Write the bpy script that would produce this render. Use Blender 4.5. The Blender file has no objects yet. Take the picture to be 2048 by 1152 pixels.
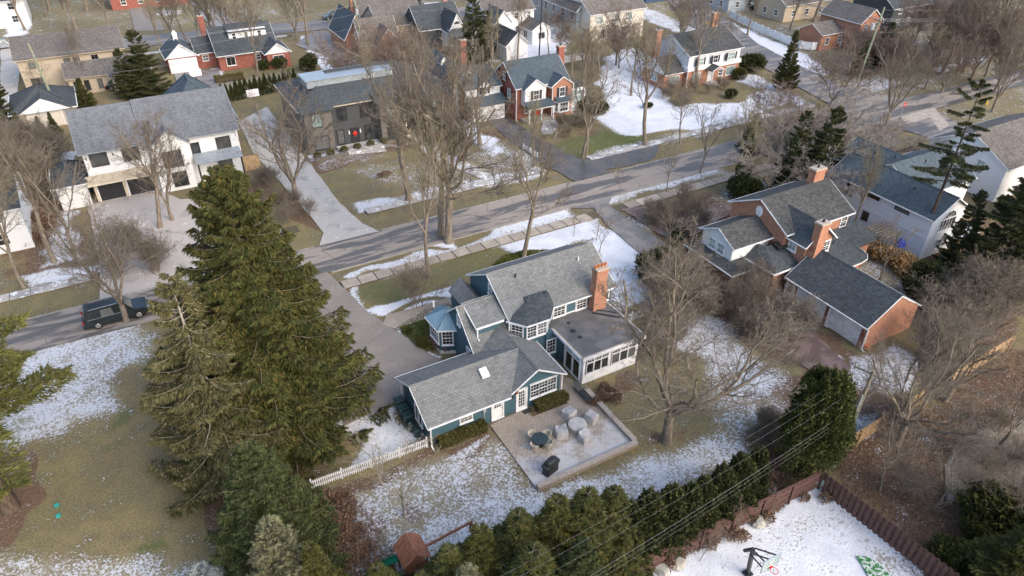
import bpy, math, random
import numpy as np
from mathutils import Vector, Matrix

# ------------------------------------------------------------------ camera, light, exposure
SC = bpy.context.scene
F_PX, PITCH, ROLL, YAW, CAM_H = 1420.0, math.radians(34.55), math.radians(0.6), math.radians(29.72), 40.0
_fh = np.array([math.sin(YAW), math.cos(YAW), 0.0]); _xh = np.array([math.cos(YAW), -math.sin(YAW), 0.0]); _zh = np.array([0, 0, 1.0])
_fw = math.cos(PITCH)*_fh - math.sin(PITCH)*_zh
_u0 = math.sin(PITCH)*_fh + math.cos(PITCH)*_zh
_cx = math.cos(ROLL)*_xh + math.sin(ROLL)*_u0
_cu = -math.sin(ROLL)*_xh + math.cos(ROLL)*_u0
CAMP = np.array([0, 0, CAM_H])
cd = bpy.data.cameras.new('camera'); cam = bpy.data.objects.new('camera', cd)
SC.collection.objects.link(cam); SC.camera = cam
cd.sensor_width = 36; cd.lens = F_PX/2048*36; cd.clip_start = 0.5; cd.clip_end = 6000
cam.matrix_world = Matrix(((_cx[0], _cu[0], -_fw[0], 0), (_cx[1], _cu[1], -_fw[1], 0), (_cx[2], _cu[2], -_fw[2], CAM_H), (0, 0, 0, 1)))

SUN_EL, SUN_AZ = math.radians(33), math.radians(158)      # azimuth clockwise from +Y: behind the camera, to the right
W = bpy.data.worlds.new('World'); SC.world = W; W.use_nodes = True
wn = W.node_tree; bg = wn.nodes['Background']
sky = wn.nodes.new('ShaderNodeTexSky'); sky.sky_type = 'NISHITA'; sky.sun_disc = False
sky.sun_elevation = SUN_EL; sky.sun_rotation = SUN_AZ; sky.air_density = 1.0; sky.dust_density = 3.2; sky.ozone_density = 0.9
wn.links.new(sky.outputs[0], bg.inputs[0]); bg.inputs[1].default_value = 0.15
sd = bpy.data.lights.new('sun', 'SUN'); sun = bpy.data.objects.new('sun', sd); SC.collection.objects.link(sun)
sd.energy = 0.55; sd.angle = math.radians(85); sd.color = (1.0, 0.97, 0.93)
_sd = Vector((math.sin(SUN_AZ)*math.cos(SUN_EL), math.cos(SUN_AZ)*math.cos(SUN_EL), math.sin(SUN_EL)))
sun.rotation_euler = _sd.to_track_quat('Z', 'Y').to_euler()
SC.view_settings.view_transform = 'Standard'; SC.view_settings.look = 'None'
SC.view_settings.exposure = 1.4; SC.view_settings.gamma = 1.0; SC.view_settings.use_curve_mapping = False

random.seed(7)
COL = SC.collection
PI = math.pi

def G(x, y, z=0.0):
    """survey point (photo pixel of a point known to lie at height z) -> place on the ground plan"""
    d = _fw + _cx*(x-1024)/F_PX - _cu*(y-576)/F_PX
    t = (z-CAM_H)/d[2]; p = CAMP + d*t
    return (float(p[0]), float(p[1]))
def HZ(x, y, b):
    d = _fw + _cx*(x-1024)/F_PX - _cu*(y-576)/F_PX
    t = (b[0]*d[0]+b[1]*d[1])/(d[0]**2+d[1]**2)
    return float(CAM_H + t*d[2])

# ------------------------------------------------------------------ mesh helpers
ORG = {}
class MB:
    def __init__(s): s.v = []; s.f = []
    def poly(s, pts):
        i = len(s.v); s.v += [tuple(p) for p in pts]; s.f.append(tuple(range(i, i+len(pts)))); return s
    def box(s, x0, x1, y0, y1, z0, z1):
        if x0 > x1: x0, x1 = x1, x0
        if y0 > y1: y0, y1 = y1, y0
        a = [(x0,y0,z0),(x1,y0,z0),(x1,y1,z0),(x0,y1,z0),(x0,y0,z1),(x1,y0,z1),(x1,y1,z1),(x0,y1,z1)]
        for q in ((3,2,1,0),(4,5,6,7),(0,1,5,4),(1,2,6,5),(2,3,7,6),(3,0,4,7)): s.poly([a[k] for k in q])
        return s
    def obox(s, cx, cy, z0, z1, l, w, ang=0, tx=1.0, ty=1.0):
        c, n = math.cos(ang), math.sin(ang); a = []
        for z, k, m in ((z0,1,1),(z1,tx,ty)):
            for u, v in ((-1,-1),(1,-1),(1,1),(-1,1)):
                X, Y = u*l/2*k, v*w/2*m; a.append((cx+X*c-Y*n, cy+X*n+Y*c, z))
        for q in ((3,2,1,0),(4,5,6,7),(0,1,5,4),(1,2,6,5),(2,3,7,6),(3,0,4,7)): s.poly([a[k] for k in q])
        return s
    def slab(s, pts, t):
        P = [Vector(p) for p in pts]; n = Vector((0,0,0))
        for i in range(len(P)): n += P[i].cross(P[(i+1) % len(P)])
        n.normalize()
        if n.z < 0: P.reverse(); n = -n
        Q = [p - Vector((0,0,t)) for p in P]
        s.poly(P); s.poly(Q[::-1])
        for i in range(len(P)):
            j = (i+1) % len(P); s.poly([Q[i], Q[j], P[j], P[i]])
        return s
    def beam(s, p, q, w, h, up=(0,0,1)):
        p, q = Vector(p), Vector(q); d = (q-p).normalized(); up = Vector(up)
        if abs(d.dot(up)) > .97: up = Vector((1,0,0))
        a = d.cross(up).normalized()*w/2; b = a.cross(d).normalized()*h/2
        A = [p-a-b, p+a-b, p+a+b, p-a+b]; B = [q-a-b, q+a-b, q+a+b, q-a+b]
        s.poly(A); s.poly(B[::-1])
        for i in range(4):
            j = (i+1) % 4; s.poly([A[j], A[i], B[i], B[j]])
        return s
    def cyl(s, p, q, r0, r1=None, n=8, cap=True):
        r1 = r0 if r1 is None else r1
        p, q = Vector(p), Vector(q); d = (q-p).normalized(); a = d.orthogonal().normalized(); b = d.cross(a)
        A = [p+(a*math.cos(t)+b*math.sin(t))*r0 for t in [2*PI*k/n for k in range(n)]]
        B = [q+(a*math.cos(t)+b*math.sin(t))*r1 for t in [2*PI*k/n for k in range(n)]]
        for i in range(n):
            j = (i+1) % n; s.poly([A[i], A[j], B[j], B[i]])
        if cap: s.poly(A[::-1]); s.poly(B)
        return s
    def ball(s, c, rx, ry, rz, n=10, m=6, jit=0.0, half=False):
        R = []
        for i in range(m+1):
            t = (PI/2 if half else PI)*i/m; ring = []
            for k in range(n):
                a = 2*PI*k/n; j = 1+random.uniform(-jit, jit)
                ring.append((c[0]+rx*j*math.sin(t)*math.cos(a), c[1]+ry*j*math.sin(t)*math.sin(a), c[2]+rz*j*math.cos(t)))
            R.append(ring)
        for i in range(m):
            for k in range(n):
                l = (k+1) % n; s.poly([R[i][k], R[i+1][k], R[i+1][l], R[i][l]])
        return s
    def build(s, name, mat, parent=None, smooth=False, org=None):
        o0 = ORG.get(parent.name, Vector((0,0,0))) if parent else (Vector(org) if org else Vector((0,0,0)))
        me = bpy.data.meshes.new(name)
        V = [(v[0]-o0.x, v[1]-o0.y, v[2]-o0.z) for v in s.v]
        me.from_pydata(V, [], s.f)
        uv = me.uv_layers.new(name='UVMap'); dat = np.zeros(len(me.loops)*2, 'f'); li = 0
        for f in s.f:
            P = [Vector(s.v[k]) for k in f]; n = Vector((0,0,0))
            for i in range(1, len(P)-1): n += (P[i]-P[0]).cross(P[i+1]-P[0])
            n = n.normalized() if n.length > 1e-12 else Vector((0,0,1))
            h = Vector((0,0,1)).cross(n)
            h = h.normalized() if h.length > 1e-3 else Vector((1,0,0))
            w = n.cross(h)
            for p in P:
                dat[li] = p.dot(h); dat[li+1] = p.dot(w); li += 2
        uv.data.foreach_set('uv', dat)
        if smooth: me.polygons.foreach_set('use_smooth', [True]*len(me.polygons))
        me.materials.append(mat); me.update()
        o = bpy.data.objects.new(name, me); COL.objects.link(o)
        if parent: o.parent = parent
        else: o.location = o0
        ORG[o.name] = o0
        return o
def thing(name, label, cat, x, y, z=0.0, group=None, rz=0.0):
    o = bpy.data.objects.new(name, None); COL.objects.link(o); o.empty_display_size = .3
    o.location = (x, y, z); o.rotation_euler = (0,0,rz); o['label'] = label; o['category'] = cat
    if group: o['group'] = group
    ORG[o.name] = Vector((x, y, z)); return o
def tag(o, label, cat, group=None):
    o['label'] = label; o['category'] = cat
    if group: o['group'] = group
    return o
def dup(root, loc, rz=0.0, sc=(1,1,1), label=None, group=None):
    r = root.copy(); COL.objects.link(r); r.location = loc; r.rotation_euler = (0,0,rz); r.scale = sc
    if label: r['label'] = label
    if group: r['group'] = group
    for ch in root.children:
        c = ch.copy(); COL.objects.link(c); c.parent = r
        for g in ch.children:
            d = g.copy(); COL.objects.link(d); d.parent = c
    return r
def label_part(o, t): o['label'] = t; return o

# ------------------------------------------------------------------ materials
def nt(name, rough=.8, spec=.3):
    m = bpy.data.materials.new(name); m.use_nodes = True; t = m.node_tree; b = t.nodes['Principled BSDF']
    b.inputs['Roughness'].default_value = rough; b.inputs['Specular IOR Level'].default_value = spec
    return m, t, b
def N(t, ty, **k):
    n = t.nodes.new(ty)
    for a, v in k.items(): setattr(n, a, v)
    return n
def mixc(t, fac, a, b, mode='MIX'):
    n = N(t, 'ShaderNodeMix', data_type='RGBA', blend_type=mode)
    for s, v in ((n.inputs[0], fac), (n.inputs[6], a), (n.inputs[7], b)):
        if isinstance(v, bpy.types.NodeSocket): t.links.new(v, s)
        elif isinstance(v, (int, float)): s.default_value = v
        else: s.default_value = (v[0], v[1], v[2], 1)
    return n.outputs[2]
def noise(t, scale, detail=4, rough=.6, vec=None, dist=0.0):
    n = N(t, 'ShaderNodeTexNoise'); n.inputs['Scale'].default_value = scale; n.inputs['Detail'].default_value = detail
    n.inputs['Roughness'].default_value = rough; n.inputs['Distortion'].default_value = dist
    if vec is not None: t.links.new(vec, n.inputs['Vector'])
    return n.outputs['Fac']
def pos(t, sx=1, sy=1, sz=1, rot=0):
    g = N(t, 'ShaderNodeNewGeometry'); m = N(t, 'ShaderNodeMapping'); m.inputs['Scale'].default_value = (sx, sy, sz)
    m.inputs['Rotation'].default_value = (0, 0, rot)
    t.links.new(g.outputs['Position'], m.inputs['Vector']); return m.outputs[0]
def ramp(t, x, a, b, lo=0.0, hi=1.0, smooth=True):
    n = N(t, 'ShaderNodeMapRange'); n.interpolation_type = 'SMOOTHSTEP' if smooth else 'LINEAR'
    t.links.new(x, n.inputs[0])
    for k, v in zip((1,2,3,4), (a, b, lo, hi)): n.inputs[k].default_value = v
    return n.outputs[0]
def math_(t, op, a, b=None, c=None):
    n = N(t, 'ShaderNodeMath', operation=op)
    for s, v in zip(n.inputs, (a, b, c)):
        if v is None: continue
        if isinstance(v, bpy.types.NodeSocket): t.links.new(v, s)
        else: s.default_value = v
    return n.outputs[0]
def bump(t, b, h, strength=.3, dist=.05):
    n = N(t, 'ShaderNodeBump'); n.inputs['Strength'].default_value = strength; n.inputs['Distance'].default_value = dist
    t.links.new(h, n.inputs['Height']); t.links.new(n.outputs[0], b.inputs['Normal'])
def mat(name, c, c2=None, rough=.8, scale=2.0, spec=.3, metal=0, bmp=0.0, vec=None, lo=.35, hi=.65):
    m, t, b = nt(name, rough, spec); b.inputs['Metallic'].default_value = metal
    c2 = c2 or tuple(k*.78 for k in c)
    f = noise(t, scale, 5, .65, pos(t)); f2 = ramp(t, f, lo, hi)
    t.links.new(mixc(t, f2, c, c2), b.inputs['Base Color'])
    if bmp: bump(t, b, f, bmp, .04)
    return m
def uvn(t):
    return N(t, 'ShaderNodeUVMap').outputs[0]
def brickmat(name, c1, c2, mortar, bw, bh, msize, rough=.85, bmp=.4, streak=.25, off=.5, squash=1.0, big=.35):
    m, t, b = nt(name, rough, .25)
    br = N(t, 'ShaderNodeTexBrick'); t.links.new(uvn(t), br.inputs['Vector']); br.offset = off
    br.inputs['Scale'].default_value = 1.0; br.inputs['Brick Width'].default_value = bw; br.inputs['Row Height'].default_value = bh
    br.inputs['Mortar Size'].default_value = msize; br.inputs['Mortar Smooth'].default_value = .3; br.inputs['Bias'].default_value = 0
    for k, c in (('Color1', c1), ('Color2', c2), ('Mortar', mortar)): br.inputs[k].default_value = (*c, 1)
    n1 = noise(t, big, 4, .6, pos(t)); n2 = noise(t, 7, 3, .7, pos(t))
    c = mixc(t, ramp(t, n1, .3, .7, 0, streak), br.outputs['Color'], tuple(k*.55 for k in c1))
    c = mixc(t, ramp(t, n2, .45, .75, 0, streak), c, tuple(min(1, k*1.5) for k in c2))
    t.links.new(c, b.inputs['Base Color'])
    if bmp:
        inv = math_(t, 'SUBTRACT', 1.0, br.outputs['Fac']); bump(t, b, inv, bmp, .02)
    return m
def _shingle_extra(m):
    t = m.node_tree; b = t.nodes['Principled BSDF']; src = b.inputs['Base Color'].links[0].from_socket; mp = N(t, 'ShaderNodeMapping'); mp.inputs['Scale'].default_value = (1.6, .22, 1)
    t.links.new(uvn(t), mp.inputs['Vector']); f = noise(t, 1.0, 5, .7, mp.outputs[0])
    t.links.new(mixc(t, ramp(t, f, .5, .72, 0, .45), src, mixc(t, .6, src, (.03, .03, .03))), b.inputs['Base Color']); return m
def shingle(name, c1, c2, rough=.9): return _shingle_extra(brickmat(name, c1, c2, tuple(k*.5 for k in c1), .32, .19, .014, rough, .5, .3))
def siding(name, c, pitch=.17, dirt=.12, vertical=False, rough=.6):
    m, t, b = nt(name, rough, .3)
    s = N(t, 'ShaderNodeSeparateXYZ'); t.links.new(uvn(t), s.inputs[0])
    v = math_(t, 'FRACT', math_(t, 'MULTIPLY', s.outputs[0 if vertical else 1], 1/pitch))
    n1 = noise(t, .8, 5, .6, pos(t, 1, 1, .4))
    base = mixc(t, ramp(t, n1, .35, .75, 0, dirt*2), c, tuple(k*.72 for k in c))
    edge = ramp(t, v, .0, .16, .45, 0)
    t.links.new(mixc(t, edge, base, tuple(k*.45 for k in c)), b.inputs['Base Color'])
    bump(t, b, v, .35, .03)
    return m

M = {}
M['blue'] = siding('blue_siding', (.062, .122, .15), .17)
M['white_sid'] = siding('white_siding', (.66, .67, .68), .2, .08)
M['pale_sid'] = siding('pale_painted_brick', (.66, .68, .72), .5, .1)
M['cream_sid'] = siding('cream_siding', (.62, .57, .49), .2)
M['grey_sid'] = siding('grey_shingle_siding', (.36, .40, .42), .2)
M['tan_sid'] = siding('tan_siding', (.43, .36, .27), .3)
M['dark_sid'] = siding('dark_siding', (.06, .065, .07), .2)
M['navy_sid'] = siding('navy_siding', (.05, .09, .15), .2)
M['white'] = mat('white_paint', (.76, .76, .76), (.6, .6, .6), .5, 1.5)
M['cream'] = mat('cream_stone', (.62, .54, .43), (.5, .43, .34), .8, 3)
M['trimtan'] = mat('tan_trim', (.45, .38, .28), None, .7, 2)
M['sh_main'] = shingle('grey_green_shingles', (.145, .15, .148), (.215, .217, .208))
M['sh_dark'] = shingle('charcoal_shingles', (.045, .055, .062), (.085, .095, .10))
M['sh_slate'] = shingle('slate_blue_shingles', (.055, .078, .095), (.095, .12, .14))
M['sh_grey'] = shingle('mid_grey_shingles', (.115, .122, .135), (.175, .184, .20))
M['sh_brown'] = shingle('brown_grey_shingles', (.10, .09, .082), (.19, .17, .155))
M['sh_black'] = shingle('dark_weathered_shingles', (.042,.045,.046), (.095,.097,.096))
M['brick'] = brickmat('orange_red_brick', (.31, .12, .07), (.45, .20, .115), (.42, .30, .23), .24, .085, .012, .85, .4, .35, big=1.4)
M['brick_dark'] = brickmat('dark_red_brick', (.22, .062, .045), (.33, .10, .065), (.25, .16, .13), .24, .085, .012, .85, .4, .3, big=1.4)
M['brick_grey'] = brickmat('grey_brown_brick', (.115, .103, .095), (.175, .158, .145), (.16, .14, .12), .24, .085, .012, .85, .4, .3)
M['membrane'] = mat('flat_roof_membrane', (.075, .078, .08), (.15, .14, .135), .55, .7, .5, lo=.3, hi=.7)
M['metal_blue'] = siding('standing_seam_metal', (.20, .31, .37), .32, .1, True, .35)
M['metal_grey'] = mat('grey_metal', (.33, .37, .40), None, .35, 2, .5, .3)
M['black'] = mat('black_plastic', (.015, .016, .018), (.03, .03, .03), .45, 3, .5)
M['black_metal'] = mat('black_metal', (.02, .022, .024), None, .4, 3, .5)
M['iron'] = mat('dark_iron', (.03, .03, .035), None, .5, 3)
M['green_plastic'] = mat('dark_green_plastic', (.012, .035, .035), (.02, .05, .05), .4, 3, .5)
M['slide_green'] = mat('bright_green_plastic', (.02, .22, .13), None, .35, 2, .5)
M['valve_green'] = mat('teal_plastic_lid', (.04, .32, .27), None, .5, 3)
M['cover'] = mat('grey_furniture_cover', (.44, .43, .42), (.33, .32, .315), .85, 2.5, bmp=.5)
M['grill'] = mat('black_grill_cover', (.012, .015, .016), (.03, .033, .035), .5, 3, .4, bmp=.5)
M['wicker'] = mat('cream_wicker', (.45, .42, .34), (.30, .28, .22), .8, 20)
M['tabletop'] = mat('dark_glass_tabletop', (.03, .045, .05), None, .3, 2, .5)
M['redwood'] = mat('redwood_boards', (.27, .115, .065), (.17, .07, .042), .75, 4, bmp=.2)
M['fence_brown'] = mat('brown_stained_fence', (.115, .062, .052), (.08, .043, .038), .8, 3, bmp=.2)
M['fence_tan'] = mat('new_cedar_fence', (.42, .29, .165), (.30, .20, .11), .8, 3, bmp=.2)
M['polewood'] = mat('weathered_pole_wood', (.23, .20, .15), (.15, .13, .10), .9, 3, bmp=.2)
M['greenpole'] = mat('greenish_treated_pole', (.26, .28, .19), (.18, .2, .14), .9, 3)
M['galv'] = mat('galvanised_steel', (.5, .53, .55), None, .4, 3, .5, .4)
M['terracotta'] = mat('terracotta', (.45, .16, .07), None, .8, 5)
M['stonecap'] = mat('chimney_cap_stone', (.42, .36, .30), (.3, .26, .22), .9, 5)
M['boulder'] = mat('boulder_stone', (.40, .37, .31), (.24, .24, .22), .9, 1.2, bmp=.5)
M['red'] = mat('red_paint', (.55, .03, .025), None, .4, 3)
M['yellow'] = mat('yellow_paint', (.7, .48, .04), None, .5, 3)
M['bluetarp'] = mat('blue_tarp', (.02, .09, .6), None, .5, 3)
M['utilgreen'] = mat('pale_green_utility_paint', (.36, .52, .42), None, .6, 3)
M['shutter'] = mat('black_shutter', (.03, .03, .04), None, .6, 3)
M['carblack'] = mat('dark_green_car_paint', (.009, .015, .016), (.012, .02, .021), .18, 1, .6)
M['cargrey'] = mat('dark_grey_car_paint', (.035, .045, .055), None, .2, 1, .6)
M['tyre'] = mat('tyre_rubber', (.015, .015, .015), None, .8, 5)
M['chrome'] = mat('alloy_rim', (.5, .5, .5), None, .25, 3, .5, .8)
M['lampred'] = mat('red_tail_lamp', (.5, .01, .02), None, .2, 3, .6)
M['lampclear'] = mat('clear_headlamp', (.6, .63, .65), None, .15, 3, .6)
def glassm(name, c, c2, r=.06):
    m, t, b = nt(name, r, .9); oi = N(t, 'ShaderNodeObjectInfo'); cc = mixc(t, ramp(t, noise(t, 1.1, 2, .5, pos(t)), .4, .6), c, c2)
    t.links.new(mixc(t, ramp(t, oi.outputs['Random'], .55, .95, 0, .22), cc, (.55, .55, .52)), b.inputs['Base Color']); return m
M['glass'] = glassm('dark_window_glass', (.012, .014, .016), (.035, .04, .042))
M['glass_lt'] = glassm('pale_blind_glass', (.20, .27, .27), (.28, .36, .34), .12)
M['glass_car'] = glassm('tinted_car_glass', (.01, .012, .014), (.02, .03, .03), .04)
# ------------------------------------------------------------------ ground cover plan (what lies on the ground, surveyed polygons)
def pts(*a): return [G(a[i], a[i+1]) for i in range(0, len(a), 2)]
SNOW = [
 (pts(1700,900,1850,780,2048,720,2200,900,2100,1250,1850,1150), .26, 3.0), (pts(1200,-20,2200,-20,2200,250,1700,230,1500,120), .32, 4.0), (pts(-100,-30,1000,-30,1000,60,-100,110), .30, 4.0), (pts(1420,390,1700,300,1760,340,1500,420), .4, 2.0),  # polygon, cover, edge softness (m)
 (pts(1005,492,1060,462,1140,442,1178,440,1245,478,1292,520,1300,600,1240,625,1215,560,1185,480,1100,500,1040,505), 1.0, 1.2),
 (pts(1190,430,1260,478,1310,520,1300,528,1250,490,1180,438), .8, .6),
 (pts(980,458,1060,425,1130,413,1152,428,1060,452,985,470), .85, 1.0),
 (pts(690,548,860,503,985,466,1150,428,1156,434,990,480,862,514,700,556), .72, .4),
 (pts(715,558,860,520,1000,488,1100,462,1100,466,1000,494,860,528,720,565), .6, .3),
 (pts(872,470,900,462,905,490,870,492), 1.0, .4),
 (pts(740,612,765,600,850,588,900,574,906,588,830,605,760,632), 1.0, .4),
 (pts(740,612,700,572,692,560,688,575,735,622), .7, .3),
 (pts(782,646,820,622,900,600,902,606,824,632,790,650,830,690,880,714,872,720,820,694), 1.0, .25),
 (pts(668,852,700,820,740,806,782,812,852,880,800,904,700,934,712,892,690,860), .85, .9),
 (pts(870,920,900,900,985,872,990,878,905,912,880,925), .6, .2),
 (pts(640,1000,760,960,900,925,1000,900,1070,975,1180,952,1330,915,1440,860,1500,850,1490,905,1300,1000,1100,1020,900,1100,800,1152,700,1152), .50, 2.0),
 (pts(830,1130,860,1050,960,1000,1080,975,1180,952,1330,920,1440,870,1470,890,1300,990,1100,1010,930,1100), .70, 1.8),
 (pts(860,925,1000,880,1068,972,960,1000,860,960), .50, 1.2),
 (pts(1380,610,1450,640,1500,690,1575,770,1548,830,1480,860,1425,800,1400,720,1360,650), .68, 1.8),
 (pts(1290,590,1360,600,1400,640,1380,700,1340,690,1290,640), .75, 1.2),
 (pts(1420,820,1560,800,1500,870,1450,880), .5, 1.5),
 (pts(1250,1152,1420,1085,1560,1010,1650,968,1700,1000,1800,1095,1850,1152,1850,1300,1300,1300), 1.0, .5),
 (pts(1450,1140,1560,1040,1640,1005,1700,1040,1690,1070,1640,1060,1560,1100,1500,1160), .78, 1.2),
 (pts(1690,1020,1800,1110,1840,1170,1790,1150,1730,1090,1690,1050), .72, .8),
 (pts(1690,705,1790,688,1860,740,1770,795,1700,762), .62, .9),
 (pts(1700,815,1762,830,1742,872,1690,885), .56, .6),
 (pts(1630,700,1660,698,1680,712,1650,720), .95, .3),
 (pts(1490,935,1540,940,1580,990,1510,1010,1480,980), .5, .8),
 (pts(-60,660,60,690,200,655,270,640,310,680,250,745,212,830,120,872,-60,880), .62, 2.5),
 (pts(-60,1130,120,1100,330,1125,420,1108,450,1200,-60,1200), .52, 1.6),
 (pts(40,552,110,535,210,530,235,545,130,560,50,572), .8, .8),
 (pts(-40,280,38,278,44,400,-40,430), .95, 1.0),
 (pts(105,425,150,418,160,520,90,530), .7, 1.2),
 (pts(115,300,150,305,150,400,110,400), .7, .8),
 (pts(700,340,770,325,840,318,950,300,1010,278,1055,312,1080,345,900,385,790,372), .40, 2.0),
 (pts(700,408,800,388,900,368,1000,350,1085,328,1092,344,1000,368,900,390,712,424), .72, .7),
 (pts(640,318,700,308,760,302,790,312,640,335), .35, 1.0),
 (pts(925,232,960,258,1005,300,985,312,940,270,915,245), .95, .7),
 (pts(1020,300,1070,290,1090,320,1030,340), .5, 1.0),
 (pts(1195,165,1215,110,1262,90,1295,110,1300,160,1345,210,1480,205,1560,165,1592,190,1500,236,1340,262,1262,272,1190,244,1212,200), 1.0, 1.2),
 (pts(1290,120,1340,120,1345,180,1290,180), .9, .8),
 (pts(1190,300,1290,280,1500,232,1500,245,1290,300,1180,312), .5, .8),
 (pts(1040,70,1090,55,1150,80,1110,118,1030,124), 1.0, .8),
 (pts(1180,388,1300,350,1420,328,1452,343,1300,385,1200,415), .66, 1.2),
 (pts(1640,300,1760,268,1802,260,1700,308,1655,334), .9, .8),
 (pts(1590,270,1620,250,1700,235,1800,220,1820,232,1700,255,1620,290), .6, 1.0),
 (pts(1385,8,1470,48,1610,108,1645,130,1600,128,1450,72,1370,22), .85, .8),
 (pts(1560,100,1610,110,1655,140,1640,160,1570,130), .8, .8),
 (pts(1480,140,1560,170,1620,205,1610,215,1540,185,1470,160), .75, .8),
 (pts(1230,0,1310,20,1400,60,1390,75,1290,40,1220,12), .7, 1.0),
 (pts(1830,85,1862,80,1895,95,1885,112,1850,108), .95, .8),
 (pts(1700,165,1760,150,1800,165,1740,185), .55, 1.0),
 (pts(1860,135,1990,105,1995,112,1870,145), .7, .6),
 (pts(12,30,52,25,55,75,14,78), 1.0, .8),
 (pts(600,68,625,75,652,112,668,140,645,145,625,112), 1.0, .5),
 (pts(676,100,700,96,735,128,725,134,700,120), .9, .5),
 (pts(730,25,870,2,905,8,760,30), .75, 1.2),
 (pts(280,18,370,20,360,30,290,30), .6, .8),
 (pts(410,140,440,134,452,160,420,168), .75, .5),
 (pts(430,165,520,150,600,135,610,150,520,170,440,182), .35, 1.0),
 (pts(940,120,1000,108,1000,122,950,132), .5, .8),
 (pts(1360,420,1400,410,1440,425,1380,440), .5, 1.0),
 (pts(1240,425,1300,440,1320,470,1280,455), .6, .8),
 (pts(1560,330,1640,320,1660,345,1580,350), .6, .8),
 (pts(1700,500,1780,520,1850,600,1800,600,1720,550), .45, 1.0),
 (pts(1740,480,1760,520,1720,520), .3, .8),
 (pts(550,260,580,255,600,300,580,305), .4, .6),
 (pts(640,290,700,298,760,285,800,290,700,312,620,322), .55, .4),
]
GREEN = [
 (pts(700,572,860,530,1000,494,1100,470,1110,500,1000,520,920,560,780,598,740,600), .62, 1.5),
 (pts(985,530,1010,510,1050,500,1105,500,1100,512,1030,530), 1.3, .5),
 (pts(1100,290,1180,262,1270,262,1290,290,1180,312,1110,330), .85, 1.5),
 (pts(1255,222,1270,200,1310,195,1330,212,1310,225,1275,228), 1.0, .5),
 (pts(1840,115,1900,110,1930,130,1860,140), .7, 1.5),
 (pts(1900,170,2010,140,2048,150,1960,190), .6, 1.5),
 (pts(795,655,850,620,900,608,905,680,850,690), 1.1, .5),
 (pts(205,828,250,820,255,838,215,850), .8, .6),
 (pts(210,880,250,868,255,885,215,892), .6, .5),
 (pts(275,1100,330,1090,345,1112,290,1125), .9, .5),
 (pts(430,170,600,130,620,145,520,165), .5, 1.0),
 (pts(1210,770,1330,720,1350,800,1290,850,1240,820), .45, 2.0),
 (pts(1640,45,1700,60,1690,90,1600,60), .3, 2.0),
 (pts(1600,1075,1680,1050,1700,1080,1620,1110), .1, 1.0),
 (pts(60,180,300,120,320,200,100,230), .2, 2.0),
]
MULCH = [
 (pts(-60,900,30,905,70,940,82,1000,60,1050,0,1110,-60,1110), 1.0, .4),
 (pts(395,1020,430,960,480,950,480,1110,440,1100,400,1060), .9, .5),
 (pts(778,1020,800,1006,832,1010,842,1030,820,1050,790,1048), .9, .25),
 (pts(640,985,700,975,740,1030,790,1100,800,1200,660,1200), .95, .8),
 (pts(640,975,780,935,850,905,860,915,780,960,700,990,650,1000), .8, .6),
 (pts(1235,1152,1400,1075,1560,995,1640,955,1660,972,1570,1025,1440,1090,1290,1160), 1.0, .3),
 (pts(1640,955,1700,985,1830,1085,1900,1160,1830,1160,1780,1090,1700,1010), 1.0, .4),
 (pts(1165,788,1270,742,1300,752,1200,800), 1.0, .4),
 (pts(865,905,985,862,1000,880,905,918), .9, .2),
 (pts(1060,825,1130,795,1150,810,1080,845), .9, .2),
 (pts(620,320,790,275,900,262,1010,262,1010,275,900,285,780,300,640,345), .9, .5),
 (pts(1300,860,1370,860,1375,885,1310,890), .6, .8),
 (pts(1120,250,1180,215,1240,235,1190,275,1110,275), .5, 1.0),
 (pts(1225,430,1420,385,1480,420,1440,540,1330,500,1300,460), .8, 1.5),
 (pts(1320,560,1480,520,1600,640,1720,700,1660,780,1600,740,1500,690,1400,600), .85, 1.5),
 (pts(1500,780,1700,720,1800,780,1900,900,1800,980,1700,930,1560,940), .85, 1.5),
 (pts(1650,930,2048,700,2200,900,2100,1300,1800,1250,1780,1050), .8, 2.0),
 (pts(1800,480,2048,420,2048,700,1850,680,1800,560), .6, 2.0),
 (pts(0,400,140,380,200,520,100,560,0,560), .6, 2.0),
 (pts(1400,160,1500,200,1400,250,1300,200), .0, 2.0),
 (pts(500,350,620,400,640,470,560,420,500,380), .7, 1.0),
 (pts(1740,250,1790,240,1830,260,1780,275), .6, 1.0),
 (pts(280,520,460,470,680,700,720,900,560,1000,300,800), .5, 2.5),
 (pts(330,40,560,30,600,45,330,62), .4, 2.0),
]
def cover_eval(P, lst, base):
    out = np.full(len(P), base)
    for poly, val, soft in lst:
        Q = np.array(poly); lo = Q.min(0)-soft-.5; hi = Q.max(0)+soft+.5
        idx = np.where((P[:,0] > lo[0]) & (P[:,0] < hi[0]) & (P[:,1] > lo[1]) & (P[:,1] < hi[1]))[0]
        if not len(idx): continue
        X = P[idx]; ins = np.zeros(len(X), bool); dmin = np.full(len(X), 1e9)
        for i in range(len(Q)):
            a = Q[i]; b = Q[(i+1) % len(Q)]; ab = b-a
            t = np.clip(((X-a)@ab)/(ab@ab+1e-9), 0, 1); d = np.hypot(*(X-(a+t[:,None]*ab)).T); dmin = np.minimum(dmin, d)
            c = ((a[1] > X[:,1]) != (b[1] > X[:,1]))
            with np.errstate(divide='ignore', invalid='ignore'):
                xi = (b[0]-a[0])*(X[:,1]-a[1])/(b[1]-a[1]+1e-12)+a[0]
            ins ^= c & (X[:,0] < xi)
        s = np.where(ins, dmin, -dmin); k = np.clip((s/soft+.6)/1.2, 0, 1); k = k*k*(3-2*k)
        out[idx] = out[idx]*(1-k) + val*k
    return out

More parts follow.
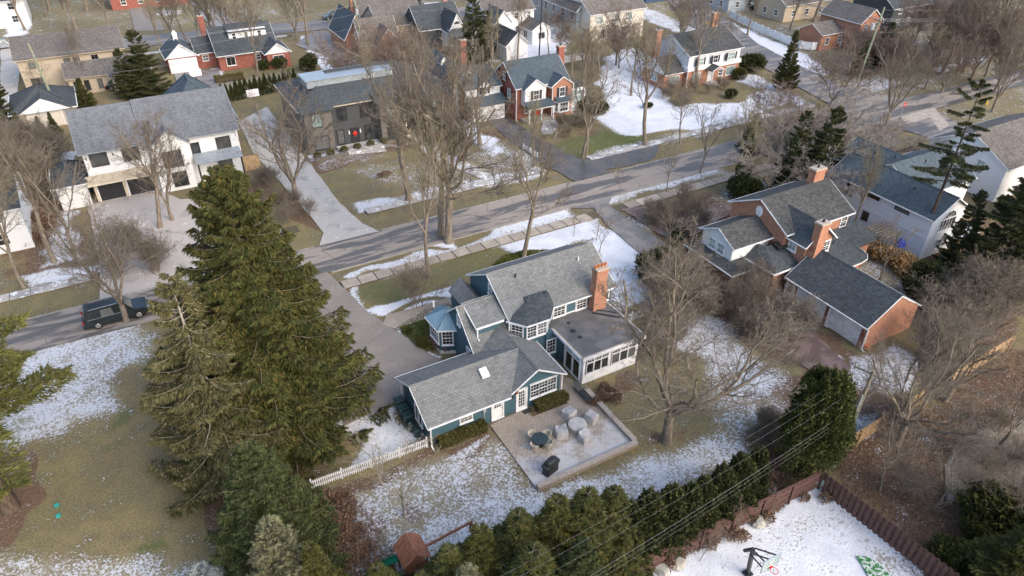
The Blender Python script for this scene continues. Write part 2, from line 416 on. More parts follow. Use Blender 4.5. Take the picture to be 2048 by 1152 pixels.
# ------------------------------------------------------------------ ground sheet
def grid_sheet():
    dist = [4.0]; 
    while dist[-1] < 330: dist.append(dist[-1]+max(.3, dist[-1]*.0048))
    dist += [400, 550, 900, 1800, 4000]
    us = np.linspace(-1.15, 1.15, 430); us = np.concatenate(([-12, -5, -2.4, -1.6], us, [1.6, 2.4, 5, 12]))
    D = np.array(dist); n, m = len(D), len(us)
    lat = us[None,:]*np.maximum(D, 22)[:,None]
    X = D[:,None]*_fh[0]+lat*_xh[0]; Y = D[:,None]*_fh[1]+lat*_xh[1]
    return X, Y, n, m
def make_ground():
    X, Y, n, m = grid_sheet()
    # a few rows behind the camera so the sheet also closes there
    P = np.stack([X.ravel(), Y.ravel()], 1)
    rs = np.random.RandomState(3)
    def wob(P, s, a, k):
        r = np.random.RandomState(k); o = np.zeros(len(P))
        for i in range(7):
            th = r.uniform(0, 6.28); f = s*r.uniform(.6, 1.7); o += np.sin(P[:,0]*math.cos(th)*f+P[:,1]*math.sin(th)*f+r.uniform(0, 6.28))
        return o/7*a
    PW = P + np.stack([wob(P, 1.1, 1.3, 1), wob(P, 1.1, 1.3, 2)], 1)
    sn = cover_eval(PW, SNOW, .17) + wob(P, .35, .10, 5); gr = cover_eval(PW, GREEN, .24)+wob(P, .25, .3, 8); mu = cover_eval(PW, MULCH, .05)+wob(P, .3, .15, 9)
    Z = .035*np.clip((sn-.45)*3, 0, 1) + wob(P, .2, .05, 11) + wob(P, .9, .02, 12) - .10
    me = bpy.data.meshes.new('ground')
    V = np.stack([P[:,0], P[:,1], Z], 1)
    idx = np.arange(n*m).reshape(n, m)
    Fc = np.stack([idx[:-1,:-1], idx[:-1,1:], idx[1:,1:], idx[1:,:-1]], -1).reshape(-1, 4)
    me.vertices.add(len(V)); me.vertices.foreach_set('co', V.astype('f').ravel())
    me.loops.add(Fc.size); me.loops.foreach_set('vertex_index', Fc.ravel().astype('i'))
    me.polygons.add(len(Fc)); me.polygons.foreach_set('loop_start', np.arange(0, Fc.size, 4, dtype='i')); me.polygons.foreach_set('loop_total', np.full(len(Fc), 4, 'i'))
    me.polygons.foreach_set('use_smooth', np.ones(len(Fc), bool))
    me.update(calc_edges=True)
    ca = me.color_attributes.new('cover', 'FLOAT_COLOR', 'POINT')
    C = np.stack([sn, gr, mu, np.ones(len(sn))], 1).astype('f'); ca.data.foreach_set('color', C.ravel())
    o = bpy.data.objects.new('ground', me); COL.objects.link(o); o['kind'] = 'structure'
    t0 = nt('ground_cover', .95, .15); mt, t, b = t0
    at = N(t, 'ShaderNodeAttribute', attribute_name='cover'); s = N(t, 'ShaderNodeSeparateColor'); t.links.new(at.outputs['Color'], s.inputs[0])
    p = pos(t); n_f = noise(t, 6.5, 7, .72, p); n_m = noise(t, .55, 4, .6, p); n_l = noise(t, .09, 4, .6, p); n_t = noise(t, 9, 3, .7, p)
    grass = mixc(t, ramp(t, n_m, .35, .68), (.275, .215, .10), (.165, .14, .072))
    grass = mixc(t, ramp(t, n_l, .35, .65, 0, .6), grass, (.15, .115, .08))
    gm = ramp(t, math_(t, 'ADD', s.outputs[1], math_(t, 'MULTIPLY', math_(t, 'SUBTRACT', n_f, .5), 2.2)), .1, 1.05)
    grass = mixc(t, gm, grass, (.085, .115, .025))
    mul = mixc(t, ramp(t, n_f, .4, .6), (.105, .055, .036), (.17, .10, .065))
    mm = ramp(t, math_(t, 'ADD', s.outputs[2], math_(t, 'MULTIPLY', math_(t, 'SUBTRACT', n_m, .5), .9)), .35, .62)
    c = mixc(t, mm, grass, mul)
    c = mixc(t, ramp(t, n_t, .42, .66, 0, .75), c, (.06, .052, .038)); n_g = noise(t, 22, 3, .8, p); c = mixc(t, ramp(t, n_g, .5, .66, 0, .6), c, (.33, .28, .18))
    sp = math_(t, 'ADD', s.outputs[0], math_(t, 'ADD', math_(t, 'MULTIPLY', math_(t, 'SUBTRACT', n_f, .5), 2.6), math_(t, 'MULTIPLY', math_(t, 'SUBTRACT', n_m, .5), 1.1)))
    sm = ramp(t, sp, .47, .70); fr = ramp(t, math_(t, 'ADD', s.outputs[0], math_(t, 'MULTIPLY', math_(t, 'SUBTRACT', n_f, .5), 1.2)), .3, .62, 0, .42); c = mixc(t, fr, c, (.46, .46, .44))
    snowc = mixc(t, ramp(t, n_m, .3, .7), (.70, .72, .76), (.56, .58, .62))
    snowc = mixc(t, ramp(t, n_t, .52, .7, 0, .5), snowc, (.40, .39, .385))
    c = mixc(t, sm, c, snowc); t.links.new(c, b.inputs['Base Color'])
    h = math_(t, 'ADD', math_(t, 'MULTIPLY', sm, .6), math_(t, 'ADD', n_f, n_t)); bump(t, b, h, .55, .10)
    me.materials.append(mt)
    return o
make_ground()
# the sheet behind and under the camera
bk = MB().poly([(-3000, -3000, -.35), (3000, -3000, -.35), (3000, 3000, -.35), (-3000, 3000, -.35)]).build('ground_below', mat('soil', (.12, .10, .06), None, .95, .3)); bk['kind'] = 'structure'

# ------------------------------------------------------------------ roads, walks, drives
def asphalt(name, dark, light, rot=0.0, sx=.25, thr=.5, sy=1.3, snow=0.0, wet=.35, crack=.0):
    m, t, b = nt(name, .8, .4)
    p = pos(t, sx, sy, 1, rot); n1 = noise(t, 1.0, 5, .62, p, .4); n2 = noise(t, 5, 5, .7, pos(t)); n3 = noise(t, .9, 4, .6, pos(t))
    k = ramp(t, n1, thr-.04, thr+.04); c = mixc(t, k, dark, light)
    c = mixc(t, ramp(t, n2, .4, .7, 0, .3), c, tuple(v*.6 for v in light))
    vo = N(t, 'ShaderNodeTexVoronoi', feature='DISTANCE_TO_EDGE'); vo.inputs['Scale'].default_value = .42; t.links.new(pos(t, .6, 1.3, 1), vo.inputs['Vector'])
    c = mixc(t, ramp(t, vo.outputs['Distance'], .0, .02, crack, 0), c, (.05, .05, .052))
    if snow:
        nf = noise(t, 2.2, 6, .7, pos(t)); sm = ramp(t, math_(t, 'ADD', nf, math_(t, 'MULTIPLY', n3, .8)), 1.1-snow, 1.16-snow)
        c = mixc(t, sm, c, (.68, .7, .74))
    t.links.new(c, b.inputs['Base Color'])
    t.links.new(ramp(t, n1, thr-.04, thr+.04, wet, .9), b.inputs['Roughness'])
    bump(t, b, n2, .15, .02)
    return m
M['road'] = asphalt('patched_road_asphalt', (.10, .094, .089), (.29, .25, .215), 0, .10, .50, .62, 0, .45, .55)
M['road2'] = asphalt('far_road_asphalt', (.11, .108, .112), (.25, .225, .205), .1, .12, .5, .8, 0, .5, .2)
M['drive'] = asphalt('brown_grey_driveway', (.215, .19, .167), (.245, .217, .19), 0, .35, .5, .35, 0, .75, .3)
M['drive_dark'] = asphalt('dark_driveway', (.075, .073, .073), (.115, .11, .108), 0, .5, .5, .5)
M['drive_pale'] = asphalt('pale_concrete_drive', (.29, .275, .255), (.40, .38, .35), 0, .3, .42, .3, .06)
M['walk'] = mat('sidewalk_concrete', (.42, .37, .31), (.30, .26, .22), .85, 1.1, bmp=.15)
M['slab_concrete'] = mat('slab_concrete', (.45, .39, .32), (.33, .285, .235), .85, 1.1, bmp=.15)
_t = M['slab_concrete'].node_tree; _b = _t.nodes['Principled BSDF']; _oi = N(_t, 'ShaderNodeObjectInfo'); _src = _b.inputs['Base Color'].links[0].from_socket
_t.links.new(mixc(_t, math_(_t, 'MULTIPLY', _oi.outputs['Random'], .7), _src, (.24, .20, .165)), _b.inputs['Base Color'])
M['walk_snowy'] = asphalt('snowy_concrete', (.28, .27, .26), (.40, .375, .345), 0, .5, .5, .5, .14, .7)
M['kerb'] = mat('kerb_concrete', (.33, .31, .28), (.22, .21, .19), .9, 3)
M['redpave'] = asphalt('red_brick_drive', (.115, .075, .068), (.19, .135, .125), 0, .5, .5, .5, 0, .6)
def sheet(name, poly, z, m, t=.06):
    o = MB().slab([(p[0], p[1], z) for p in poly], t).build(name, m); o['kind'] = 'structure'; return o
def rect(x0, x1, y0, y1): return [(x0,y0),(x1,y0),(x1,y1),(x0,y1)]
def wedge(poly, step=1.2, a=.18, seed=1):
    r = random.Random(seed); out = []
    for i in range(len(poly)):
        p, q = Vector(poly[i]), Vector(poly[(i+1) % len(poly)]); L = (q-p).length; n = max(1, int(L/step)); d = (q-p).normalized() if L else Vector((1,0)); nn = Vector((-d.y, d.x))
        for k in range(n):
            v = p+(q-p)*k/n; 
            if k: v = v+nn*r.uniform(-a, a)
            out.append((v.x, v.y))
    return out
sheet('road', wedge(rect(-160, 300, 61.9, 67.4), 2.0, .15, 1), .012, M['road'])
cs = [G(1780,262), (103.5, 67.2)]
sheet('side_road', wedge([(98.5,67.3),(100.5,76),(103.5,88),(107,104),(112,120),(119,134),(136,160),(150,175),(157,169),(143,152),(129,132),(121,116),(114.5,102),(110.5,87),(108.5,76),(112,67.3)], 3, .15, 2), .018, M['road2'])
sheet('side_road_south', wedge([(100,62),(101,54),(104,20),(110,-20),(117,-20),(111,20),(109,54),(112,62)], 3, .15, 3), .018, M['road2'])
sheet('back_road', wedge([(-160,172),(-40,169.5),(0,165.5),(40,160.5),(70,157),(120,151),(124,143),(70,148.8),(40,152.5),(0,157.5),(-40,161),(-160,163.5)], 3, .15, 4), .012, M['road2'])
sheet('driveway_verge', wedge([G(1180,312),G(1290,290),G(1330,283),G(1300,320),G(1230,336),G(1180,345),G(1150,335)], 1.5, .3, 5), .016, M['drive_dark'])
# drives (kept clear of each other, a few mm above the ground sheet)
sheet('driveway', wedge([(13.6,62),(9.6,62),(8.5,56),(9.5,50.5),(8.6,44.5),(8.2,40.3),(12.9,40.9),(16.7,41.1),(18.1,43.6),(16.8,47.2),(15.8,50.8),(14.9,53.5),(14.4,56.2),(14.3,58)], 1.0, .07, 6), .015, M['drive'])
sheet('neighbour_driveway', wedge([(42.6,62),(45.6,60.4),(44.6,56.5),(44.0,49.0),(47.8,49.2),(47.6,56.5),(47.6,60.2),(49.6,62)], 1.2, .05, 7), .02, asphalt('grey_driveway', (.15,.14,.135), (.22,.205,.19), 0, .5, .5, .5))
sheet('brick_drive', wedge([G(1560,600),G(1700,735),G(1650,760),G(1540,690),G(1470,610)], 1.0, .1, 8), .02, M['redpave'])
sheet('brick_forecourt', wedge([(48.4,58.5),(48.6,50),(52,49.8),(60,52),(60.5,54.5),(53,54),(52,57.8)], 1.0, .15, 8), .017, asphalt('brick_forecourt_paving', (.17,.12,.10), (.24,.19,.165), 0, .5, .5, .5, .04, .7))
sheet('concrete_drive', wedge([(14.4,67.4),(15.7,70),(15.2,80),(14.2,90),(13.8,96),(14.4,108),(19.6,112.5),(19.8,100),(19.5,92.5),(19.6,84),(19.5,76),(20.2,70),(21.2,67.4)], 1.5, .08, 9), .012, M['drive_pale'])
sheet('snowy_forecourt', wedge([(-7,67.4),(-6.5,74),(-6.8,89.8),(1.2,89.8),(3.0,86),(8.0,84),(7.2,74),(7.6,67.4)], 1.5, .1, 10), .014, asphalt('pinkish_concrete_forecourt', (.31,.28,.26), (.41,.375,.345), 0, .3, .42, .3, .03))
sheet('dark_driveway', wedge([(47.4,91.5),(46.8,84),(46.6,76),(47.6,67.4),(53.4,67.4),(51.2,76),(51.0,84),(50.6,91.2)], 1.2, .1, 11), .013, M['drive_dark'])
sheet('far_driveway', wedge([G(590,90),G(625,62),G(655,62),G(700,90),G(760,130),G(735,150),G(690,135),G(650,110)], 2, .1, 12), .013, asphalt('grey_far_driveway', (.16,.15,.145), (.23,.21,.195)))
sheet('ranch_driveway', wedge([G(345,143),G(438,138),G(445,180),G(420,215),G(370,210)], 2, .1, 13), .013, asphalt('ranch_driveway_asphalt', (.15,.14,.14), (.25,.235,.225)))
sheet('corner_driveway', wedge([G(255,2),G(300,2),G(330,60),G(270,62)], 2, .1, 14), .013, M['drive'])
sheet('far_drive_strip', wedge([G(380,5),G(430,5),G(480,55),G(430,60)], 2, .1, 15), .013, asphalt('far_strip_asphalt', (.18,.165,.155), (.25,.23,.21)))
sheet('left_drive', wedge([G(2,90),G(14,80),G(40,140),G(30,240),G(0,240)], 2, .1, 15), .013, M['drive_pale'])
sheet('front_path', wedge([(15.4,50.9),(16.2,49.9),(19.8,49.9),(22.6,50.2),(22.6,52.0),(19.5,52.0),(16.2,52.2)], .9, .04, 16), .022, brickmat('path_pavers', (.30,.25,.20), (.38,.33,.27), (.17,.15,.12), .3, .3, .015, .85, .4, .3))
sheet('corner_path', [G(1800,235),G(1868,215),G(1900,250),G(1880,262),G(1860,235),G(1815,248)], .02, M['walk'])
sheet('grey_house_path', [(19.9,90.1),(30,87.6),(30,88.6),(27,89.5),(26.9,91.6),(25,91.6),(25,90.2),(20,91.3)], .03, M['walk_snowy'])
sheet('portico_path', [(34.2,88),(34.2,84),(36,78),(37.5,73.5),(39,73.5),(38,79),(36.8,84),(36.8,88)], .03, M['walk_snowy'])
sheet('porch_path', [(55,87),(52.5,84),(52,82.5),(53.2,82),(56,84.5),(56.8,87)], .03, M['walk_snowy'])
M['joint'] = mat('joint_soil', (.11, .095, .065), None, .95, 3)
# flagstone walks: each slab a piece of its own, shared mesh
def slabs(name, x0, x1, y, w, step, gap, seed, mt, skip=()):
    base = MB().box(x0, x1, y-w/2-.02, y+w/2+.02, -.06, .008).build(name, M['joint']); base['kind'] = 'structure'
    r = random.Random(seed); me = MB().box(-step/2+gap, step/2-gap, -w/2, w/2, 0, .06).build('slab', mt, base)
    me.location = (x0+step/2, y, .0); k = 1; x = x0+step*1.5
    while x < x1-step/2:
        if not any(a < x < b for a, b in skip):
            c = me.copy(); COL.objects.link(c); c.location = (x+r.uniform(-.02, .02), y+r.uniform(-.04, .04), r.uniform(-.008, .012)); c.rotation_euler = (r.uniform(-.004, .004), r.uniform(-.004, .004), r.uniform(-.02, .02))
        x += step
    return base
slabs('sidewalk', 14.2, 98, 58.95, 1.45, 1.75, .06, 1, M['slab_concrete'], [(43.8, 48.5)])
slabs('far_sidewalk', 21.5, 97, 72.4, 1.35, 1.75, .025, 2, M['walk_snowy'], [(46.8, 53.0)])
slabs('left_sidewalk', -60, 13.5, 72.4, 1.35, 1.75, .025, 3, M['walk_snowy'], [(-7.4, 8.4)])
slabs('back_sidewalk', 0, 34, 151.2, 1.3, 2.2, .03, 4, M['walk_snowy'])
for nm, x0, x1, y in (('kerb', 14, 98, 61.80), ('kerb', -160, 13.9, 67.5), ('kerb', 21.6, 46.9, 67.5), ('kerb', 53.8, 98, 67.5)):
    k = MB().box(x0, x1, y-.07, y+.07, -.1, .045).build(nm, M['kerb']); k['kind'] = 'structure'
# patio
M['paver'] = brickmat('patio_pavers', (.33,.27,.21), (.40,.335,.26), (.20,.16,.13), .32, .22, .018, .85, .5, .25)
def frosted(name):
    m, t, b = nt(name, .7, .3)
    br = N(t, 'ShaderNodeTexBrick'); t.links.new(uvn(t), br.inputs['Vector']); br.inputs['Scale'].default_value = 1
    br.inputs['Brick Width'].default_value = .32; br.inputs['Row Height'].default_value = .22; br.inputs['Mortar Size'].default_value = .018
    for k, c in (('Color1', (.29,.245,.195)), ('Color2', (.36,.305,.245)), ('Mortar', (.18,.15,.125))): br.inputs[k].default_value = (*c, 1)
    p = pos(t); n1 = noise(t, .55, 5, .65, p); n2 = noise(t, 4, 5, .7, p)
    s = N(t, 'ShaderNodeSeparateXYZ'); t.links.new(p, s.inputs[0])
    far = math_(t, 'MULTIPLY', math_(t, 'SUBTRACT', 33.3, s.outputs[1]), .085)
    k = ramp(t, math_(t, 'ADD', math_(t, 'ADD', n1, math_(t, 'MULTIPLY', math_(t, 'SUBTRACT', n2, .5), .6)), far), .62, .95, 0, .75)
    c = mixc(t, k, br.outputs['Color'], (.50, .505, .53)); t.links.new(c, b.inputs['Base Color']); bump(t, b, br.outputs['Fac'], -.3, .02)
    return m
sheet('patio', [(18.1,34.9),(18.1,30.6),(18.1,28.0),(26.6,28.0),(26.6,36.2),(25.0,39.2),(24.3,39.2),(24.7,35.2),(24.7,34.0),(21.4,34.1),(21.3,35.2)], .035, frosted('frosted_pavers'), .1)
MBL = MB().box(18.1, 26.85, 27.65, 27.98, -.1, .30).box(26.62, 26.95, 27.98, 34.4, -.1, .30)
lw = MBL.build('garden_wall', brickmat('patio_wall_stone', (.34,.28,.22), (.42,.36,.29), (.22,.18,.15), .4, .15, .02), org=(22, 28, 0)); tag(lw, 'low L-shaped stone wall edging the frosty patio beside the lawn', 'garden wall')
ORG['garden_wall'] = Vector((22,28,0))
caps = lw
for i in range(22):
    MB().box(18.12+i*.397, 18.12+i*.397+.385, 27.60, 28.02, .30, .36).build('cap_stone', M['stonecap'], lw)
for i in range(16):
    MB().box(26.58, 27.0, 28.04+i*.397, 28.04+i*.397+.385, .30, .36).build('cap_stone', M['stonecap'], lw)
sheet('turf_court', wedge([G(1712,1113),G(1735,1113),G(1784,1152),G(1812,1175),G(1765,1175),G(1735,1150)], .5, .12, 20), .03, mat('green_artificial_turf', (.03,.15,.035), (.5,.55,.52), .9, 5.0, lo=.47, hi=.56), .05)
sheet('curved_path', [G(*p) for p in ((1893,1000),(1890,930),(1915,885),(1965,855),(2060,835),(2200,830),(2200,960),(2060,980),(1960,1010))], .0, mat('pale_dormant_lawn', (.30,.26,.21), (.22,.195,.16), .95, .8), .12)
sheet('garden_path', [G(*p) for p in ((1930,572),(1985,530),(2080,470),(2200,430),(2200,445),(2085,485),(1995,540),(1942,582))], .0, M['walk_snowy'], .12)
# ------------------------------------------------------------------ building helpers
def gable(par, x0, x1, y0, y1, ze, zr, ax='x', wall='white_sid', roof='sh_main', oh=.4, rk=.3, zb=-.2, t=.13, trim='white', gutters=True, walls=True, name='roof', ridge=None, rakes=(1, 1)):
    """gable block; ze = height of the eave edge, zr = ridge height; ridge runs along ax"""
    if ax == 'x': a0, a1, b0, b1 = x0, x1, y0, y1; P = lambda a, b, z: (a, b, z)
    else: a0, a1, b0, b1 = y0, y1, x0, x1; P = lambda a, b, z: (b, a, z)
    bm = (b0+b1)/2 if ridge is None else ridge
    s0 = (zr-ze)/(bm-b0+oh); s1 = (zr-ze)/(b1+oh-bm)
    w0 = ze+oh*s0-t*1.02; w1 = ze+oh*s1-t*1.02; zt = zr-t*1.05
    if walls:
        m = MB()
        m.poly([P(a0,b0,zb),P(a0,b1,zb),P(a0,b1,w1),P(a0,bm,zt),P(a0,b0,w0)]); m.poly([P(a1,b1,zb),P(a1,b0,zb),P(a1,b0,w0),P(a1,bm,zt),P(a1,b1,w1)])
        m.poly([P(a0,b0,zb),P(a0,b0,w0),P(a1,b0,w0),P(a1,b0,zb)]); m.poly([P(a0,b1,zb),P(a1,b1,zb),P(a1,b1,w1),P(a0,b1,w1)])
        m.build('wall', M[wall], par)
    r = MB()
    r.slab([P(a0-rk,b0-oh,ze),P(a1+rk,b0-oh,ze),P(a1+rk,bm,zr),P(a0-rk,bm,zr)], t)
    r.slab([P(a0-rk,bm,zr),P(a1+rk,bm,zr),P(a1+rk,b1+oh,ze),P(a0-rk,b1+oh,ze)], t)
    ro = r.build(name, M[roof], par)
    cp = MB()
    cp.slab([P(a0-rk-.01,bm-.16,zr-.16*s0+.03),P(a1+rk+.01,bm-.16,zr-.16*s0+.03),P(a1+rk+.01,bm,zr+.045),P(a0-rk-.01,bm,zr+.045)], .03)
    cp.slab([P(a0-rk-.01,bm,zr+.045),P(a1+rk+.01,bm,zr+.045),P(a1+rk+.01,bm+.16,zr-.16*s1+.03),P(a0-rk-.01,bm+.16,zr-.16*s1+.03)], .03)
    cp.build('ridge_cap', M[roof], ro)
    for a, on in ((a0-rk-.02, rakes[0]), (a1+rk+.02, rakes[1])):
        if not on: continue
        for (b, z, sg) in ((b0-oh, ze, -1), (b1+oh, ze, 1)):
            MB().beam(P(a, b, z-.075), P(a, bm, zr-.075), .035, .13).build('rake_board', M[trim], par)
    if gutters:
        for b, sg in ((b0-oh, -1), (b1+oh, 1)):
            lo, hi = sorted((b+sg*.012, b+sg*.10))
            q0, q1 = P(a0-rk, lo, ze-.15), P(a1+rk, hi, ze-.04)
            MB().box(q0[0], q1[0], q0[1], q1[1], q0[2], q1[2]).build('gutter', M[trim], par)
    return ro
def hip(par, x0, x1, y0, y1, ze, zr, wall='white_sid', roof='sh_dark', oh=.5, zb=-.2, t=.13, trim='white', inset=None, walls=True):
    X0, X1, Y0, Y1 = x0-oh, x1+oh, y0-oh, y1+oh
    w = min(X1-X0, Y1-Y0)/2; 
    if X1-X0 >= Y1-Y0: R = [((X0+w), (Y0+Y1)/2), ((X1-w), (Y0+Y1)/2)]
    else: R = [((X0+X1)/2, Y0+w), ((X0+X1)/2, Y1-w)]
    A, B = [(p[0], p[1], zr) for p in R]
    c = [(X0,Y0,ze),(X1,Y0,ze),(X1,Y1,ze),(X0,Y1,ze)]
    s = (zr-ze)/w; wt = ze+oh*s-t*1.05
    if walls: MB().box(x0, x1, y0, y1, zb, wt).build('wall', M[wall], par)
    r = MB()
    if X1-X0 >= Y1-Y0:
        r.slab([c[0], c[1], B, A], t); r.slab([c[1], c[2], B], t); r.slab([c[2], c[3], A, B], t); r.slab([c[3], c[0], A], t)
        hp = [(c[0],A),(c[3],A),(c[1],B),(c[2],B),(A,B)]
    else:
        r.slab([c[0], c[1], A], t); r.slab([c[1], c[2], B, A], t); r.slab([c[2], c[3], B], t); r.slab([c[3], c[0], A, B], t)
        hp = [(c[0],A),(c[1],A),(c[2],B),(c[3],B),(A,B)]
    ro = r.build('roof', M[roof], par)
    m = MB()
    for p, q in hp:
        if (Vector(p)-Vector(q)).length > .1: m.beam((p[0],p[1],p[2]+.02), (q[0],q[1],q[2]+.02), .26, .05)
    m.build('hip_cap', M[roof], ro)
    g = MB(); e = .06
    g.box(X0-e*2, X1+e*2, Y0-e*2, Y0-.012, ze-.16, ze-.03).box(X0-e*2, X1+e*2, Y1+.012, Y1+e*2, ze-.16, ze-.03)
    g.box(X0-e*2, X0-.012, Y0, Y1, ze-.16, ze-.03).box(X1+.012, X1+e*2, Y0, Y1, ze-.16, ze-.03)
    g.build('gutter', M[trim], par)
    return ro
class Wall:
    def __init__(s, p0, p1):
        s.p = Vector((p0[0], p0[1], 0)); s.d = (Vector((p1[0], p1[1], 0))-s.p).normalized(); s.n = Vector((s.d.y, -s.d.x, 0))
    def at(s, u, z, o): q = s.p+s.d*u+s.n*o; return (q.x, q.y, z)
    def bx(s, m, u0, u1, z0, z1, o0, o1):
        a = [s.at(u0,z0,o1), s.at(u1,z0,o1), s.at(u1,z0,o0), s.at(u0,z0,o0), s.at(u0,z1,o1), s.at(u1,z1,o1), s.at(u1,z1,o0), s.at(u0,z1,o0)]
        for q in ((3,2,1,0),(4,5,6,7),(0,1,5,4),(1,2,6,5),(2,3,7,6),(3,0,4,7)): m.poly([a[k] for k in q])
def S(x0, y, x1=None): return Wall((x0, y), (x0+1, y))        # wall facing the camera side (-Y)
def Wf(x, y): return Wall((x, y), (x, y-1))                    # wall facing -X, u grows towards -Y
def Ef(x, y): return Wall((x, y), (x, y+1))                    # wall facing +X
def Nf(x, y): return Wall((x, y), (x-1, y))
def win(par, w, u, z, wd, ht, nx=3, ny=4, frame='white', glass='glass', fr=.085, mt=.02, rail=True, shut=None, name='window', sill=True, deep=.09):
    """window centred at u, sill at z"""
    f = MB(); u0, u1, z1 = u-wd/2, u+wd/2, z+ht
    w.bx(f, u0-fr, u0, z-fr, z1+fr, -.02, deep); w.bx(f, u1, u1+fr, z-fr, z1+fr, -.02, deep)
    w.bx(f, u0, u1, z1, z1+fr, -.02, deep); w.bx(f, u0, u1, z-fr, z, -.02, deep)
    if rail: w.bx(f, u0, u1, z+ht/2-.03, z+ht/2+.03, .0, deep-.02)
    for i in range(1, nx):
        x = u0+wd*i/nx; w.bx(f, x-mt/2, x+mt/2, z, z1, .0, .05)
    for j in range(1, ny):
        if rail and abs(j/ny-.5) < .01: continue
        y = z+ht*j/ny; w.bx(f, u0, u1, y-mt/2, y+mt/2, .0, .048)
    if sill: w.bx(f, u0-fr-.04, u1+fr+.04, z-fr-.05, z-fr, -.01, deep+.05)
    o = f.build(name, M[frame], par)
    g = MB(); g.poly([w.at(u0, z, .022), w.at(u1, z, .022), w.at(u1, z1, .022), w.at(u0, z1, .022)]); g.build('pane', M[glass], o)
    if shut:
        for a, b in ((u0-fr-.42, u0-fr-.02), (u1+fr+.02, u1+fr+.42)):
            q = MB(); w.bx(q, a, b, z-.02, z1+.02, -.01, .06)
            for k in range(int(ht/.12)): w.bx(q, a+.05, b-.05, z+.03+k*.12, z+.08+k*.12, .06, .075)
            q.build('shutter', M[shut], o)
    return o
def door(par, w, u, wd=.92, ht=2.05, z=.05, col='white', glass=None, nx=3, ny=3, gz=1.0, frame='white', name='door', gh=.85):
    f = MB(); w.bx(f, u-wd/2-.12, u-wd/2, z, z+ht+.12, -.02, .09); w.bx(f, u+wd/2, u+wd/2+.12, z, z+ht+.12, -.02, .09); w.bx(f, u-wd/2, u+wd/2, z+ht, z+ht+.12, -.02, .09)
    w.bx(f, u-wd/2-.12, u+wd/2+.12, z-.06, z, -.02, .16)
    d = MB(); w.bx(d, u-wd/2, u+wd/2, z, z+ht, -.02, .04)
    if not glass:
        for a in (-1, 1):
            for zz, hh in ((.15, .7), (1.05, .75)): w.bx(d, u+a*wd*.24-wd*.17, u+a*wd*.24+wd*.17, z+zz, z+zz+hh, .04, .055)
    o = d.build(name, M[col], par); f.build('door_frame', M[frame], o)
    if glass:
        a, b = u-wd/2+.13, u+wd/2-.13; g = MB(); g.poly([w.at(a, z+gz, .052), w.at(b, z+gz, .052), w.at(b, z+gz+gh, .052), w.at(a, z+gz+gh, .052)]); g.build('pane', M[glass], o)
        q = MB()
        for i in range(0, nx+1): x = a+(b-a)*i/nx; w.bx(q, x-.018, x+.018, z+gz, z+gz+gh, .04, .07)
        for i in range(0, ny+1): y = z+gz+gh*i/ny; w.bx(q, a, b, y-.018, y+.018, .04, .068)
        q.build('muntin', M[col], o)
    h = MB(); c = w.at(u+wd/2-.09, z+1.0, .08); h.ball(c, .035, .035, .035, 6, 4); h.build('handle', M['iron'], o)
    return o
def garage_door(par, w, u, wd, ht, col='white', rows=4, cols=8, z=0.0, name='garage_door', gl=False):
    d = MB(); w.bx(d, u-wd/2, u+wd/2, z, z+ht, -.02, .03); o = d.build(name, M[col], par)
    for r in range(rows):
        q = MB(); z0 = z+.03+r*(ht-.03)/rows; hh = (ht-.03)/rows-.03
        w.bx(q, u-wd/2+.02, u+wd/2-.02, z0, z0+hh, .03, .05)
        q.build('panel', M[col], o)
    if gl:
        for i in range(cols):
            q = MB(); a = u-wd/2+wd*(i+.15)/cols; b = u-wd/2+wd*(i+.85)/cols; w.bx(q, a, b, z+ht*.78, z+ht*.93, .05, .056); q.build('pane', M['glass'], o)
    f = MB(); w.bx(f, u-wd/2-.15, u-wd/2, z, z+ht+.15, -.02, .07); w.bx(f, u+wd/2, u+wd/2+.15, z, z+ht+.15, -.02, .07); w.bx(f, u-wd/2, u+wd/2, z+ht, z+ht+.15, -.02, .07)
    f.build('door_frame', M['white'], o); return o
def chimney(par, x, y, w, l, z0, z1, m='brick', pots=1, taper=None):
    b = MB()
    if taper: b.obox(x, y, z0, taper, w*1.2, l*1.1); b.obox(x, y, taper, taper+.5, w*1.2, l*1.1, 0, .835, .92); b.obox(x, y, taper+.5, z1, w, l)
    else: b.obox(x, y, z0, z1, w, l)
    b.obox(x, y, z1-.32, z1-.18, w+.1, l+.1); b.obox(x, y, z1-.14, z1, w+.16, l+.16)
    o = b.build('chimney', M[m], par)
    MB().obox(x, y, z1+.004, z1+.12, w+.2, l+.2, 0, .93, .93).build('chimney_cap', M['stonecap'], o)
    for i in range(pots):
        k = (i-(pots-1)/2)*.34; dx, dy = (k, 0) if w >= l else (0, k)
        MB().cyl((x+dx, y+dy, z1+.1), (x+dx, y+dy, z1+.42), .13, .11, 8).build('chimney_pot', M['terracotta' if pots > 1 else 'iron'], o)
    return o
def vent(par, x, y, z, m='iron', h=.3, r=.07):
    MB().cyl((x,y,z-.15), (x,y,z+h), r, r, 8).build('vent_pipe', M[m], par)
def downspout(par, x, y, z1, z0=.1, m='white'):
    q = MB(); q.box(x-.05, x+.05, y-.05, y+.05, z0, z1); q.beam((x, y, z0+.05), (x, y-.35, z0), .1, .08); q.build('downspout', M[m], par)

# ------------------------------------------------------------------ the blue house
H = thing('house', 'blue clapboard house with grey shingle roofs, brick chimney and flat-roofed white sunroom, in the centre', 'house', 20, 39)
